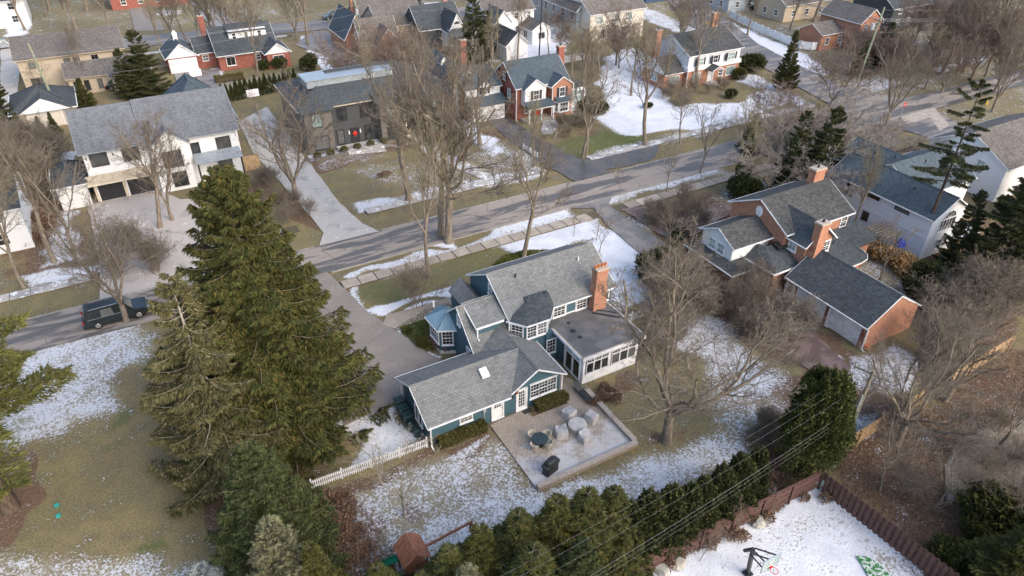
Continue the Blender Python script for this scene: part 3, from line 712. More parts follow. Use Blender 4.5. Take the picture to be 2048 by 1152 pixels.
# rear wing (one storey) and its cross gable
gable(H, 13.3, 19.4, 35.3, 40.4, 2.4, 4.02, 'x', 'blue', 'sh_main', .6, .42, rakes=(1, 0))
MB().box(19.4, 20.25, 35.3, 40.4, -.2, 2.5).build('wall', M['blue'], H)
r = MB(); r.slab([(19.8,34.7,2.4),(19.86,34.7,2.4),(22.3,37.85,4.02),(19.8,37.85,4.02)], .13); r.slab([(19.8,37.85,4.02),(22.3,37.85,4.02),(22.3,41.0,2.4),(19.8,41.0,2.4)], .13); r.build('roof', M['sh_main'], H)
gable(H, 20.2, 24.62, 35.28, 39.34, 2.42, 4.0, 'y', 'blue', 'sh_main', .35, .42, ridge=22.3)
MB().box(20.6, 22.9, 39.3, 42.0, -.2, 3.2).build('wall', M['blue'], H)
r = MB(); r.slab([(22.3,38.2,4.0),(22.3,41.7,4.0),(19.7,40.6,2.75),(19.7,38.2,2.4)], .12); r.slab([(22.3,38.2,4.0),(22.3,41.7,4.0),(24.0,39.4,2.95),(24.0,38.2,2.95)], .12); r.build('roof', M['sh_main'], H)
# main two-storey block
gable(H, 23.1, 33.5, 40.9, 48.1, 4.6, 7.0, 'x', 'blue', 'sh_main', .4, .22)
# middle block with shed dormer and entrance gable
gable(H, 19.6, 23.2, 40.45, 46.0, 2.8, 5.62, 'x', 'blue', 'sh_main', .42, .22, ridge=43.2)
d = MB().poly([(20.28,41.15,3.4),(20.28,43.3,5.45),(20.28,43.3,5.3),(20.28,41.15,4.62)]).poly([(20.28,41.15,3.4),(20.28,41.15,4.62),(22.6,41.15,4.62),(22.6,41.15,3.4)]).build('dormer', M['blue'], H)
MB().slab([(20.05,40.95,4.68),(22.85,40.95,4.68),(22.85,43.45,5.66),(20.05,43.45,5.66)], .13).build('dormer_roof', M['sh_main'], d)
MB().box(20.03, 22.6, 40.83, 40.94, 4.5, 4.64).beam((20.02,40.95,4.6),(20.02,43.4,5.56),.05,.17).box(20.26,22.6,41.08,41.14,4.32,4.5).build('fascia', M['white'], d)
gable(H, 21.15, 22.95, 44.6, 48.1, 3.62, 4.62, 'y', 'blue', 'sh_main', .15, .15, gutters=False, trim='sh_main')
vent(H, 19.0, 47.1, 3.4, 'white', .45, .09)
# bay with standing seam roof
bay = [(19.62,44.15),(18.42,44.75),(18.34,46.6),(19.62,47.3)]
m = MB(); 
for a, b in zip(bay[:-1], bay[1:]): m.poly([(a[0],a[1],-.2),(b[0],b[1],-.2),(b[0],b[1],2.62),(a[0],a[1],2.62)][::-1])
m.poly([(p[0],p[1],2.62) for p in bay]); bw = m.build('bay', M['blue'], H)
ev = [(19.75,43.75,2.7),(18.12,44.5,2.7),(18.0,46.9,2.7),(19.75,47.75,2.7)]; ap = (19.75,45.6,3.95)
m = MB(); m.slab([ev[0],ev[1],ap], .06); m.slab([ev[1],ev[2],ap], .06); m.slab([ev[2],ev[3],ap], .06); br = m.build('bay_roof', M['metal_blue'], bw)
m = MB()
for i in range(3):
    for k in range(7):
        p = Vector(ev[i]).lerp(Vector(ev[i+1]), k/6.0); q = Vector(ap); 
        c = (Vector(ev[i])+Vector(ev[i+1]))/2; upd = (q-c).normalized(); L = (q-c).length*(1-abs(k/6-.5)*2)
        if k in (0, 6): m.beam(p+Vector((0,0,.02)), q+Vector((0,0,.02)), .05, .05)
        elif L > .1: m.beam(p+Vector((0,0,.02)), p+upd*L+Vector((0,0,.02)), .03, .05)
m.build('standing_seam', M['metal_blue'], bw)
m = MB()
for i in range(3): a, b = Vector(ev[i]), Vector(ev[i+1]); m.beam(a+Vector((0,0,-.09)), b+Vector((0,0,-.09)), .09, .13)
m.build('gutter', M['white'], bw)
m = MB()
for a, b in zip(bay[:-1], bay[1:]): w_ = Wall(b, a); L = (Vector(a)-Vector(b)).length; w_.bx(m, 0, L, -.1, .22, 0, .04)
m.build('base_trim', M['white'], bw)
win(bw, Wall(bay[1], bay[0]), .67, .95, .85, 1.35, 3, 4); win(bw, Wall(bay[2], bay[1]), .93, .95, 1.45, 1.35, 4, 4); win(bw, Wall(bay[3], bay[2]), .75, .95, .85, 1.35, 3, 4)
# octagonal upper bay
oc = [(22.98,40.9),(24.0,39.62),(26.02,39.62),(27.15,40.9)]
m = MB()
for a, b in zip(oc[:-1], oc[1:]): m.poly([(a[0],a[1],-.2),(b[0],b[1],-.2),(b[0],b[1],4.55),(a[0],a[1],4.55)])
ob = m.build('upper_bay', M['blue'], H)
ev = [(22.75,40.75,4.6),(23.88,39.28,4.6),(26.15,39.28,4.6),(27.4,40.7,4.6)]; ap = (25.0,41.3,5.42); bp = (27.3,41.5,5.42)
m = MB(); 
m.slab([ev[0], ev[1], ap], .07).slab([ev[1], ev[2], ap], .07).slab([ev[2], bp, ap], .07).slab([ev[2], ev[3], bp], .07).slab([ap, bp, (27.3,42.3,5.5), (25.0,42.3,5.5)], .07); m.build('bay_roof', M['sh_dark'], ob)
m = MB()
for i in range(3): a, b = Vector(ev[i]), Vector(ev[i+1]); m.beam(a+Vector((0,0,-.11)), b+Vector((0,0,-.11)), .1, .15)
m.build('gutter', M['white'], ob)
win(ob, Wall(oc[0], oc[1]), .86, 3.0, .95, 1.15, 3, 4, fr=.095); win(ob, Wall(oc[1], oc[2]), .52, 3.0, .82, 1.15, 3, 4, fr=.095); win(ob, Wall(oc[1], oc[2]), 1.54, 3.0, .82, 1.15, 3, 4, fr=.095); win(ob, Wall(oc[2], oc[3]), .8, 3.0, .8, 1.15, 3, 4, fr=.095)
# wall between bay and sunroom
MB().box(25.9, 27.05, 39.45, 41.0, -.2, 3.0).build('wall', M['blue'], H)
win(H, S(25.9, 39.45), .52, .75, .8, 1.35, 3, 4, fr=.095)
win(H, S(23.1, 40.9), 4.95, 3.15, 1.1, 1.05, 3, 4); win(H, S(23.1, 40.9), 7.25, 3.15, .95, 1.05, 3, 4); win(H, S(23.1, 40.9), 9.72, 3.15, .8, 1.05, 3, 4)
m = MB(); m.box(27.2, 33.3, 40.83, 40.9, 3.03, 3.14).box(28.7, 28.78, 40.84, 40.9, 3.1, 4.4).box(29.72, 29.8, 40.84, 40.9, 3.1, 4.4); m.build('trim', M['white'], H)
# sunroom
sr = MB().box(27.0, 32.6, 35.42, 40.8, -.2, .86).box(27.0,32.6,35.42,40.8,2.55,2.86)
for x in (27.0, 29.55, 32.38): sr.box(x, x+.22, 35.42, 35.62, .8, 2.6)
sr.box(27.0,27.2,35.62,35.75,.8,2.6).box(27.0,27.2,38.15,40.8,.8,2.6).box(32.4,32.6,35.6,40.8,.8,2.6)
su = sr.build('sunroom', M['white'], H)
bl = MB().box(26.93, 26.99, 38.32, 39.44, -.1, 2.86).box(26.93,26.99,38.32,38.36,0,2.8); bl.build('wall', M['blue'], H)
ws = S(27.22, 35.44)
for x0 in (0.08, 2.62):
    n = 3; wdt = (2.22 if x0 < 1 else 2.5)/n
    for k in range(n):
        win(su, ws, x0+wdt*(k+.5), .95, wdt-.1, 1.05, 1, 1, fr=.05, rail=False, sill=False)
        win(su, ws, x0+wdt*(k+.5), 2.1, wdt-.1, .38, 3, 2, fr=.05, rail=False, sill=False, name='transom_window')
we = Wf(26.99, 38.15)
m = MB(); we.bx(m, 0, 2.62, 0, 2.6, -.06, .0); m.build('sliding_door_wall', M['white'], su)
for k in range(2):
    win(su, we, .72+k*1.1, .12, .98, 1.85, 1, 1, fr=.07, rail=False, sill=False, name='sliding_door', deep=.12); win(su, we, .72+k*1.1, 2.12, .98, .3, 3, 2, fr=.05, rail=False, sill=False, name='transom_window', deep=.1)
MB().box(26.62, 32.95, 35.08, 40.87, 2.88, 3.02).build('flat_roof', M['membrane'], su)
m = MB().box(26.56, 33.01, 35.0, 35.09, 2.82, 3.07).box(26.55, 26.63, 35.0, 39.7, 2.82, 3.07).box(32.95, 33.03, 35.0, 40.8, 2.82, 3.07); m.build('fascia', M['white'], su)
m = MB().box(26.55, 33.02, 35.09, 35.2, 3.022, 3.09).box(26.63, 26.75, 35.09, 39.6, 3.022, 3.09); m.build('roof_edge', M['trimtan'], su)
for x, y, s in ((28.3,39.7,.17),(28.0,38.6,.26),(28.05,37.6,.22)): MB().cyl((x,y,3.022),(x,y,3.05),s,s*.95,10).build('roof_patch', M['iron'], su)
MB().beam((30.9,39.9,3.06),(32.6,38.2,3.06),.16,.08).beam((31.3,40.2,3.06),(32.8,38.9,3.06),.1,.06).build('roof_board', M['iron'], su)
# south wing details
wf = S(13.3, 35.3)
win(H, wf, 3.95-1.0, 1.05, .95, .95, 3, 4)
door(H, wf, 5.65, .88, 2.0, .06, 'white', 'glass', 3, 3, 1.15, gh=.7)
door(H, S(20.2, 35.28), .88, .78, 2.05, .06, 'white', 'glass', 3, 5, .35, gh=1.6, name='french_door')
for k in range(3): win(H, S(20.2, 35.28), 2.08+k*.8, .85, .72, 1.3, 3, 4, fr=.06, sill=False)
q = MB(); w_ = S(20.2, 35.28); w_.bx(q, 1.6, 4.16, 2.22, 2.32, 0, .11); w_.bx(q, 1.6, 4.16, .69, .78, 0, .14); q.build('trim', M['white'], H)
ww = Wf(13.3, 40.4); win(H, ww, 2.65, .5, .55, 1.5, 1, 1, fr=.06, rail=False); win(H, ww, 3.35, .5, .55, 1.5, 1, 1, fr=.06, rail=False)
win(H, Wf(23.1, 48.1), 3.95, 5.15, .5, .85, 2, 4); win(H, Wf(19.6, 46.0), 2.85, 3.75, .5, .85, 2, 3); win(H, Wf(19.6, 46.0), 4.75, 1.35, .95, 1.0, 4, 4)
downspout(H, 13.2, 34.95, 2.3); downspout(H, 24.72, 35.1, 2.35); downspout(H, 13.15, 40.6, 2.3); downspout(H, 22.95, 40.6, 4.4, 3.2); downspout(H, 20.2, 41.0, 4.5, 3.5)
chimney(H, 31.75, 40.45, 1.1, .75, -.1, 7.15, 'brick', 4, 5.0)
vent(H, 25.2, 43.6, 6.5); vent(H, 26.9, 41.6, 5.3); vent(H, 31.5, 43.4, 6.4, 'white')
m = MB().slab([(18.32,36.5,3.62),(18.95,36.5,3.62),(18.95,37.15,3.96),(18.32,37.15,3.96)], .2); m.build('skylight', M['white'], H)
q = MB(); wf.bx(q, 4.35, 4.62, 1.3, 1.68, 0, .14); wf.bx(q, 4.46, 4.51, .1, 1.3, 0, .06); q.build('electric_meter', M['galv'], H)
q = MB(); wf.bx(q, 6.75, 6.95, 1.75, 2.0, .1, .28); wf.bx(q, 6.8, 6.9, 1.85, 1.9, 0, .12); q.build('wall_lamp', M['iron'], H)
q = MB(); wf.bx(q, 7.2, 7.4, 1.95, 2.25, .05, .2); q.build('wall_lamp', M['redwood'], H)

# ------------------------------------------------------------------ brick house with long garage (right)
B = thing('house', 'orange brick house with charcoal roofs and long garage wing, right of blue house', 'house', 55, 38)
gable(B, 52.7, 62.0, 38.9, 46.1, 5.6, 7.7, 'x', 'brick', 'sh_black', .4, .25)
gable(B, 47.7, 52.6, 40.5, 44.7, 4.5, 5.75, 'x', 'white_sid', 'sh_black', .35, .25)
win(B, Wf(47.7, 44.7), 1.5, 3.1, .8, 1.0, 2, 3, glass='glass_lt'); win(B, Wf(47.7, 44.7), 2.7, 3.1, .8, 1.0, 2, 3, glass='glass_lt')
MB().box(46.9, 50.2, 39.3, 45.4, -.2, 2.3).build('wall', M['brick'], B)
MB().slab([(46.5,38.9,2.5),(47.75,39.6,2.95),(47.75,45.2,2.95),(46.5,45.8,2.5)], .12).slab([(46.5,38.9,2.5),(50.3,38.9,2.5),(50.3,40.5,2.98),(47.75,40.5,2.98)], .12).slab([(46.5,45.8,2.5),(52.6,45.8,2.5),(52.6,44.72,3.0),(47.7,44.72,3.0)], .12).build('skirt_roof', M['sh_black'], B)
MB().beam((46.45,38.85,2.42),(46.45,45.85,2.42),.08,.14).beam((46.45,38.85,2.42),(50.3,38.85,2.42),.08,.14).build('gutter', M['white'], B)
MB().box(50.3, 55.9, 37.2, 40.4, -.2, 2.7).build('wall', M['brick'], B)
MB().slab([(49.8,36.8,2.9),(56.4,36.8,2.9),(56.4,39.6,4.1),(51.2,39.6,4.1)], .12).slab([(49.8,36.8,2.9),(51.2,39.6,4.1),(50.9,40.4,4.1),(49.5,40.4,2.9)], .12).build('porch_roof', M['sh_dark'], B)
MB().beam((49.75,36.75,2.83),(56.4,36.75,2.83),.09,.15).beam((49.72,36.75,2.83),(49.45,40.3,2.83),.09,.15).build('gutter', M['white'], B)
MB().slab([(52.0,38.6,4.1),(53.4,38.6,4.1),(53.4,39.6,4.35),(52.0,39.6,4.35)], .18).build('skylight', M['glass'], B)
gable(B, 53.3, 56.9, 36.7, 42.2, 5.1, 7.0, 'y', 'brick', 'sh_dark', .35, .3)
win(B, S(53.3, 36.7), 2.75, 3.75, 1.15, 1.05, 3, 4, fr=.12)
win(B, Wf(53.3, 38.9), -.6+1.3, 3.9, .8, 1.2, 2, 3, fr=.12, glass='glass_lt')
chimney(B, 54.15, 36.25, 1.1, .8, -.1, 7.6, 'brick', 1, 4.2)
chimney(B, 60.6, 42.9, 1.5, .85, 5.2, 9.0, 'brick', 1)
win(B, S(52.7, 38.9), 8.6, 4.0, .8, 1.2, 2, 3, fr=.095); win(B, S(52.7, 38.9), 4.75, 4.7, .8, .5, 3, 2, fr=.1)
m = MB(); wq = Wf(52.7, 46.1); m.ball((52.66, 42.5, 6.25), .05, .45, .6, 12, 6); m.build('oval_vent', M['white'], B)
MB().box(57.2, 63.4, 36.7, 38.9, -.2, 2.8).build('wall', M['brick'], B)
MB().slab([(56.9,36.3,2.95),(63.9,36.3,2.95),(63.9,38.95,4.0),(56.9,38.95,4.0)], .12).slab([(63.9,36.3,2.95),(64.3,39.4,2.95),(63.9,38.95,4.0)], .12).build('rear_roof', M['sh_dark'], B)
cb = [(60.6,36.75),(60.9,36.0),(60.6,35.3),(60.0,34.9),(59.0,34.8),(57.0,34.8)]
m = MB()
for a, b in zip(cb[:-1], cb[1:]): m.poly([(a[0],a[1],-.1),(a[0],a[1],2.6),(b[0],b[1],2.6),(b[0],b[1],-.1)])
m.build('curved_wall', M['brick'], B)
m = MB(); c0 = (58.3, 37.3, 3.6)
cbe = [(61.2,37.0),(61.35,36.0),(61.0,35.1),(60.3,34.55),(59.2,34.35),(56.6,34.35)]
for a, b in zip(cbe[:-1], cbe[1:]): m.slab([(a[0],a[1],2.75),(b[0],b[1],2.75),c0], .1)
m.slab([(56.6,34.35,2.75),(56.6,37.3,3.6),c0], .1); m.slab([(61.2,37.0,2.75),(61.0,38.5,3.5),c0], .1); m.build('curved_roof', M['sh_dark'], B)
m = MB()
for a, b in zip(cbe[:-1], cbe[1:]): m.beam((a[0],a[1],2.68), (b[0],b[1],2.68), .09, .14)
m.build('gutter', M['white'], B)
# garage wing
gable(B, 51.4, 58.0, 27.2, 36.4, 2.45, 4.75, 'y', 'brick', 'sh_dark', .35, .05, ridge=54.6)
wg = Wf(51.4, 36.4)
for u in (3.1, 6.95): 
    q = MB(); wg.bx(q, u-1.75, u+1.75, 0, 2.25, -.02, .03); o = q.build('garage_door', M['white'], B)
    for k in range(4): q = MB(); wg.bx(q, u-1.72, u+1.72, .04+k*.55, .54+k*.55, .03, .055); q.build('panel', M['white'], o)
MB().box(51.3,51.39,31.2,31.6,0,2.3).build('pilaster', M['brick_dark'], B)
MB().box(51.3,51.39,27.2,27.75,0,2.3).build('pilaster', M['brick_dark'], B)
door(B, wg, .55, .85, 2.0, .05, 'white', 'glass', 3, 4, .9, gh=1.0); downspout(B, 51.15, 27.1, 2.3); downspout(B, 51.15, 31.1, 2.3)
win(B, Wf(50.3, 40.4), 2.3, .3, .9, 1.9, 2, 4, name='french_door')

# ------------------------------------------------------------------ big white house with slate blue roofs
F = thing('house', 'large white two-storey house with slate blue roofs and an arched gable window, far right', 'house', 72, 40)
gable(F, 69.5, 75.0, 34.4, 47.1, 4.85, 6.75, 'y', 'pale_sid', 'sh_slate', .4, .3, ridge=72.2)
gable(F, 72.6, 82.5, 38.6, 46.0, 4.9, 7.2, 'x', 'white_sid', 'sh_slate', .4, .3)
gable(F, 73.3, 79.0, 42.5, 49.5, 4.9, 6.9, 'y', 'white_sid', 'sh_slate', .4, .3)
wa = S(69.5, 34.4)
win(F, wa, 2.75, 2.9, 2.5, 1.3, 5, 1, fr=.08, rail=False, mt=.07)
m = MB(); c = [(72.25+1.05*math.cos(t), 34.36, 4.32+.85*math.sin(t)) for t in [PI*k/12 for k in range(13)]]; m.poly(c); o = m.build('arched_window', M['glass'], F)
m = MB()
for a, b in zip(c[:-1], c[1:]): m.beam(a, b, .08, .08)
for k in (3, 6, 9): m.beam((72.25,34.34,4.32), c[k], .04, .04)
m.beam(c[0], c[-1], .08, .1); m.build('window_frame', M['white'], o)
win(F, wa, 2.6, .7, .75, 1.0, 2, 2); win(F, wa, 3.6, .7, .75, 1.0, 2, 2)
wb = Wf(69.5, 47.1)
win(F, wb, 5.6, 4.05, 1.5, .32, 4, 1, rail=False, sill=False, frame='iron', fr=.05); win(F, wb, 9.2, 4.05, 1.6, .32, 4, 1, rail=False, sill=False, frame='iron', fr=.05)
win(F, wb, 2.6, 3.2, .8, 1.3, 2, 3, glass='glass', frame='iron', fr=.05); win(F, wb, 5.4, 1.3, .7, .9, 2, 2, frame='iron', fr=.05); 
q = MB(); wb.bx(q, 0, 12.7, 2.45, 2.52, 0, .05); q.build('trim', M['pale_sid'], F)
q = MB().box(72.5, 77.5, 33.2, 38.5, 2.0, 2.12).box(77.3,77.45,33.3,33.45,0,2.0); q.build('porch_roof', M['white'], F)
win(F, S(75.0, 38.6), 2.2, 3.1, .9, 1.4, 2, 2, frame='iron', fr=.06); win(F, S(75.0, 38.6), 4.6, .8, .9, 1.6, 2, 2, frame='iron', fr=.06); win(F, S(75.0, 38.6), 1.5, .6, 1.2, 1.6, 2, 2, frame='iron', fr=.06)
vent(F, 73.2, 45.2, 6.9, 'iron', .5, .12); vent(F, 74.5, 43.5, 7.0); vent(F, 76.3, 41.0, 7.1); vent(F, 71.2, 38.3, 6.1); vent(F, 75.0, 47.4, 6.5)
gable(F, 77.0, 81.5, 49, 53, 3.4, 4.6, 'x', 'white_sid', 'sh_slate', .3, .3)

Gh = thing('house', 'white house with a brown-grey roof at the far right edge, behind the big white one', 'house', 92, 42)
gable(Gh, 89.5, 106, 38.5, 48.5, 4.4, 7.2, 'x', 'white_sid', 'sh_brown', .4, .3)
wq = Wf(89.5, 48.5); win(Gh, wq, 3.4, 2.6, .9, 1.6, 2, 3, frame='white', glass='glass_lt'); win(Gh, wq, 7.0, 2.6, .9, 1.6, 2, 3, frame='white', glass='glass_lt'); win(Gh, wq, 5.4, .2, .6, 1.2, 1, 2)
MB().slab([(94,45.6,5.6),(99,45.6,5.6),(99,45.7,5.62),(94,45.7,5.62)], .05).build('roof_flashing', M['white'], Gh)
for x, y in ((97.2, 41.6), (98.6, 42.4), (99.8, 42.6)): vent(Gh, x, y, 6.2)

# ------------------------------------------------------------------ white modern farmhouse across the street (left)
A = thing('house', 'white painted house with plain grey roof and dark windows, across the street', 'house', 3, 92)
gable(A, -5.6, 1.4, 89.95, 98.9, 6.25, 9.75, 'x', 'white_sid', 'sh_grey', .45, .4, ridge=94.6, trim='metal_grey')
gable(A, 1.4, 11.4, 89.8, 99.2, 6.1, 9.95, 'x', 'white_sid', 'sh_grey', .45, .4, ridge=94.4, trim='metal_grey')
gable(A, 1.5, 5.5, 88.9, 92.5, 5.75, 7.55, 'y', 'white_sid', 'sh_grey', .3, .15, trim='metal_grey')
hip(A, 4.5, 12.5, 97, 108, 4.6, 9.3, 'white_sid', 'sh_slate', .5, trim='metal_grey')
vent(A, 6.6, 98.8, 7.2, 'white', .3, .2); vent(A, 6.7, 97.6, 8.4, 'white', .3, .25)
hip(A, -9.3, -6.2, 89.6, 95.5, 2.9, 4.3, 'white_sid', 'sh_dark', .4)
wA = S(-5.6, 89.95)
for u, z, w_, h_ in ((1.55, 4.35, 1.75, 1.6), (4.95, 4.35, 1.75, 1.6)): win(A, wA, u, z, w_, h_, 2, 1, frame='iron', fr=.06, rail=False, sill=False)
wB = S(1.5, 88.9); win(A, wB, 2.05, 2.95, 2.1, 2.0, 2, 1, frame='iron', fr=.06, rail=False, sill=False); win(A, wB, 2.3, .4, 1.6, 1.8, 2, 1, frame='iron', fr=.06, rail=False, sill=False)
wC = S(1.4, 89.8); win(A, wC, 8.3, 3.6, 1.6, 1.65, 2, 1, frame='iron', fr=.06, rail=False, sill=False); win(A, wC, 5.0, 3.5, .9, 1.6, 1, 1, frame='iron', fr=.06, rail=False, sill=False)
win(A, wC, 8.0, .4, 1.6, 1.9, 2, 1, frame='iron', fr=.06, rail=False, sill=False)
MB().slab([(5.9,88.0,3.1),(11.4,88.0,3.1),(11.4,89.8,3.75),(5.9,89.8,3.75)], .1).build('porch_roof', M['metal_grey'], A)
for x in (6.1, 8.7, 11.2): MB().box(x-.1, x+.1, 88.15, 88.35, -.1, 3.05).build('porch_post', M['iron'], A)
MB().slab([(-6.1,88.7,2.75),(1.35,88.7,2.75),(1.35,89.95,3.3),(-6.1,89.95,3.3)], .1).build('pent_roof', M['trimtan'], A)
MB().box(-6.1, 1.35, 88.66, 88.72, 2.5, 2.72).build('pent_fascia', M['cream'], A)
for u in (1.75, 4.95):
    garage_door(A, wA, u, 2.7, 2.25, 'iron', 4, 4); 
for x in (-5.45, -2.35, .9): MB().box(x-.14, x+.14, 89.8, 89.95, -.1, 2.7).build('pier', M['cream'], A)
for x in (-5.3, -2.5, .8): 
    q = MB(); S(0, 89.95).bx(q, x-.06, x+.06, 5.3, 5.6, 0, .14); q.build('wall_lamp', M['iron'], A)
MB().box(11.5, 13.6, 90.4, 90.5, -.1, 1.9).build('side_gate', M['fence_tan'], A)

# ------------------------------------------------------------------ grey-brown brick house with dark hip roof
K = thing('house', 'grey-brown brick house with dark hipped roof, recessed black entrance and stone portico', 'house', 30, 94)
hip(K, 20.3, 40.9, 92.0, 103.5, 6.1, 8.9, 'brick_grey', 'sh_dark', .55, trim='trimtan')
for a_, b_, c_ in ((20.32, 24.0, 91.2), (30.4, 33.4, 90.1), (37.0, 40.88, 90.1)): MB().box(a_, b_, c_, 92.1, -.2, 5.95).build('projecting_wall', M['brick_grey'], K)
MB().slab([(19.8,90.65,5.95),(24.4,90.65,5.95),(24.4,92.2,6.55),(19.8,92.2,6.55)], .12).slab([(29.9,89.55,5.95),(41.4,89.55,5.95),(41.4,92.2,6.75),(29.9,92.2,6.75)], .12).build('front_roof', M['sh_dark'], K)
MB().box(24.0, 30.4, 91.93, 92.0, 0, 5.9).build('black_cladding', M['dark_sid'], K)
MB().box(22.3, 34.5, 95.2, 98.6, 7.6, 8.6).build('flat_dormer', M['metal_grey'], K)
MB().box(22.1, 34.7, 95.0, 98.8, 8.602, 8.68).build('flat_dormer_roof', M['metal_grey'], K)
wK = S(20.32, 91.2); win(K, wK, 1.6, 3.75, 1.25, 1.75, 1, 3, frame='iron', fr=.06, glass='glass_lt', rail=False); win(K, wK, 1.9, .55, 1.9, 1.8, 2, 3, frame='iron', fr=.06, rail=False)
wK2 = S(30.4, 90.1); win(K, wK2, 1.5, 3.75, 1.25, 1.75, 1, 3, frame='iron', fr=.06, glass='glass_lt', rail=False); win(K, wK2, 1.5, .6, 1.25, 1.7, 1, 3, frame='iron', fr=.06, rail=False)
wK3 = S(37.0, 90.1); win(K, wK3, 1.5, 3.75, 1.25, 1.75, 1, 3, frame='iron', fr=.06, glass='glass_lt', rail=False); win(K, wK3, 1.6, .6, 1.25, 1.7, 2, 1, frame='iron', fr=.06, rail=False)
wK4 = S(24.0, 91.93); win(K, wK4, 1.6, 3.8, 1.3, 1.6, 2, 1, frame='iron', fr=.06, rail=False); win(K, wK4, 4.9, 3.8, 1.3, 1.6, 2, 1, frame='iron', fr=.06, rail=False); door(K, wK4, 3.1, 1.0, 2.2, .1, 'iron', 'glass', 1, 3, .3, frame='iron', gh=1.7)
win(K, wK4, 1.1, .5, .9, 1.9, 1, 1, frame='iron', fr=.06, rail=False); win(K, wK4, 5.0, .5, .9, 1.9, 1, 1, frame='iron', fr=.06, rail=False)
for u in (2.3, 3.9): q = MB(); wK4.bx(q, u-.06, u+.06, 1.6, 2.1, 0, .1); q.build('wall_lamp', M['white'], K)
q = MB(); q.ball((27.1, 91.82, 1.62), .32, .06, .32, 12, 6); q.build('wreath', M['red'], K)
# portico
MB().box(33.6, 34.2, 89.0, 89.7, 0, 3.2).box(36.2, 36.8, 89.0, 89.7, 0, 3.2).build('column', M['cream'], K)
q = MB(); n = 12; top = [(33.3+3.8*i/n, 3.2+.95*math.sin(PI*i/n)) for i in range(n+1)]
for i in range(n):
    a, b = top[i], top[i+1]; q.poly([(a[0],88.8,a[1]),(b[0],88.8,b[1]),(b[0],92.0,b[1]),(a[0],92.0,a[1])]); 
q.poly([(a[0],88.8,a[1]) for a in top][::-1]); q.build('portico_roof', M['cream'], K)
MB().box(33.4, 37.0, 91.9, 91.98, 0, 5.9).build('recess_wall', M['brick_grey'], K)
door(K, S(33.4, 91.9), 1.8, 1.1, 2.3, .1, 'iron', 'glass', 2, 5, .3, frame='iron', gh=1.8)
win(K, S(33.4, 91.9), 1.8, 4.3, 1.5, 1.4, 2, 2, frame='iron', fr=.06)
MB().box(24.2, 30.2, 88.9, 91.9, -.1, .22).box(33.2, 37.2, 88.6, 91.9, -.1, .25).build('porch_slab', M['walk_snowy'], K)
MB().box(20.4, 25.0, 88.7, 88.85, -.1, .5).build('low_wall', M['brick_grey'], K)

# ------------------------------------------------------------------ brick house with white garage (C1) and brick colonial (C2)
C1 = thing('house', 'brick and white house with dormer over attached garage, left of the red colonial', 'house', 47, 96)
gable(C1, 44.6, 50.4, 92.6, 99.5, 4.6, 6.9, 'x', 'brick_dark', 'sh_slate', .3, .25)
gable(C1, 43.9, 48.2, 95.0, 108.0, 4.4, 6.9, 'y', 'white_sid', 'sh_slate', .3, .25)
MB().box(44.7, 50.3, 91.0, 92.7, -.1, 2.5).build('wall', M['cream_sid'], C1)
MB().slab([(44.3,90.6,2.55),(50.7,90.6,2.55),(50.7,92.7,3.5),(44.3,92.7,3.5)], .12).build('pent_roof', M['sh_slate'], C1)
wc = S(44.7, 91.0); garage_door(C1, wc, 1.6, 2.3, 2.05, 'white'); garage_door(C1, wc, 4.3, 2.3, 2.05, 'white')
q = MB().box(44.65,50.35,92.5,92.6,3.4,4.6); q.build('white_band', M['white_sid'], C1)
gable(C1, 46.9, 48.3, 92.2, 95.0, 5.0, 5.75, 'y', 'white_sid', 'sh_slate', .12, .15, zb=3.4, gutters=False); win(C1, S(46.9, 92.2), .7, 3.75, .65, 1.0, 2, 4, shut='shutter')
gable(C1, 44.9, 45.8, 101.5, 103, 6.4, 7.1, 'y', 'white_sid', 'sh_slate', .12, .15, zb=5, gutters=False)
win(C1, Wf(43.9, 108), 9.0, 3.2, .8, 1.1, 2, 3); chimney(C1, 50.6, 105.5, .9, .7, 0, 8.0, 'brick_dark', 1)
C2 = thing('house', 'red brick colonial with slate roof, white gable and arched porch beside the snowy lawn', 'house', 55, 91)
gable(C2, 51.2, 60.2, 89.1, 96.0, 4.95, 7.95, 'x', 'brick_dark', 'sh_slate', .35, .3)
gable(C2, 52.1, 55.7, 87.95, 91.8, 4.9, 6.25, 'y', 'white_sid', 'sh_slate', .12, .12, gutters=False, zb=2.3)
gable(C2, 56.6, 60.1, 87.6, 91.8, 4.75, 6.1, 'y', 'brick', 'sh_slate', .3, .15)
win(C2, S(52.1, 87.95), 1.9, 3.2, .85, 1.3, 2, 2, shut='shutter'); win(C2, S(56.6, 87.6), 1.75, 3.1, .85, 1.3, 2, 2, shut='shutter')
MB().slab([(51.9,86.5,2.45),(56.6,86.5,2.45),(56.6,88.1,3.1),(51.9,88.1,3.1)], .12).build('porch_roof', M['sh_slate'], C2)
MB().box(52.0, 56.5, 86.62, 86.78, 2.1, 2.4).build('porch_beam', M['white'], C2)
for x in (52.15, 54.25, 56.35): MB().box(x-.1, x+.1, 86.62, 86.82, 0, 2.1).build('porch_post', M['white'], C2)
MB().box(51.9, 56.6, 86.5, 89.1, -.1, .25).build('porch_floor', M['walk'], C2)
door(C2, S(51.2, 89.1), 3.8, .95, 2.0, .25, 'red'); win(C2, S(51.2, 89.1), 2.0, .9, .8, 1.2, 2, 2)
bq = [(57.1,87.6),(57.5,87.0),(59.3,87.0),(59.7,87.6)]; m = MB()
for a, b in zip(bq[:-1], bq[1:]): m.poly([(a[0],a[1],.7),(b[0],b[1],.7),(b[0],b[1],2.5),(a[0],a[1],2.5)])
m.poly([(p[0],p[1],.7) for p in bq][::-1]); o = m.build('bay', M['white'], C2)
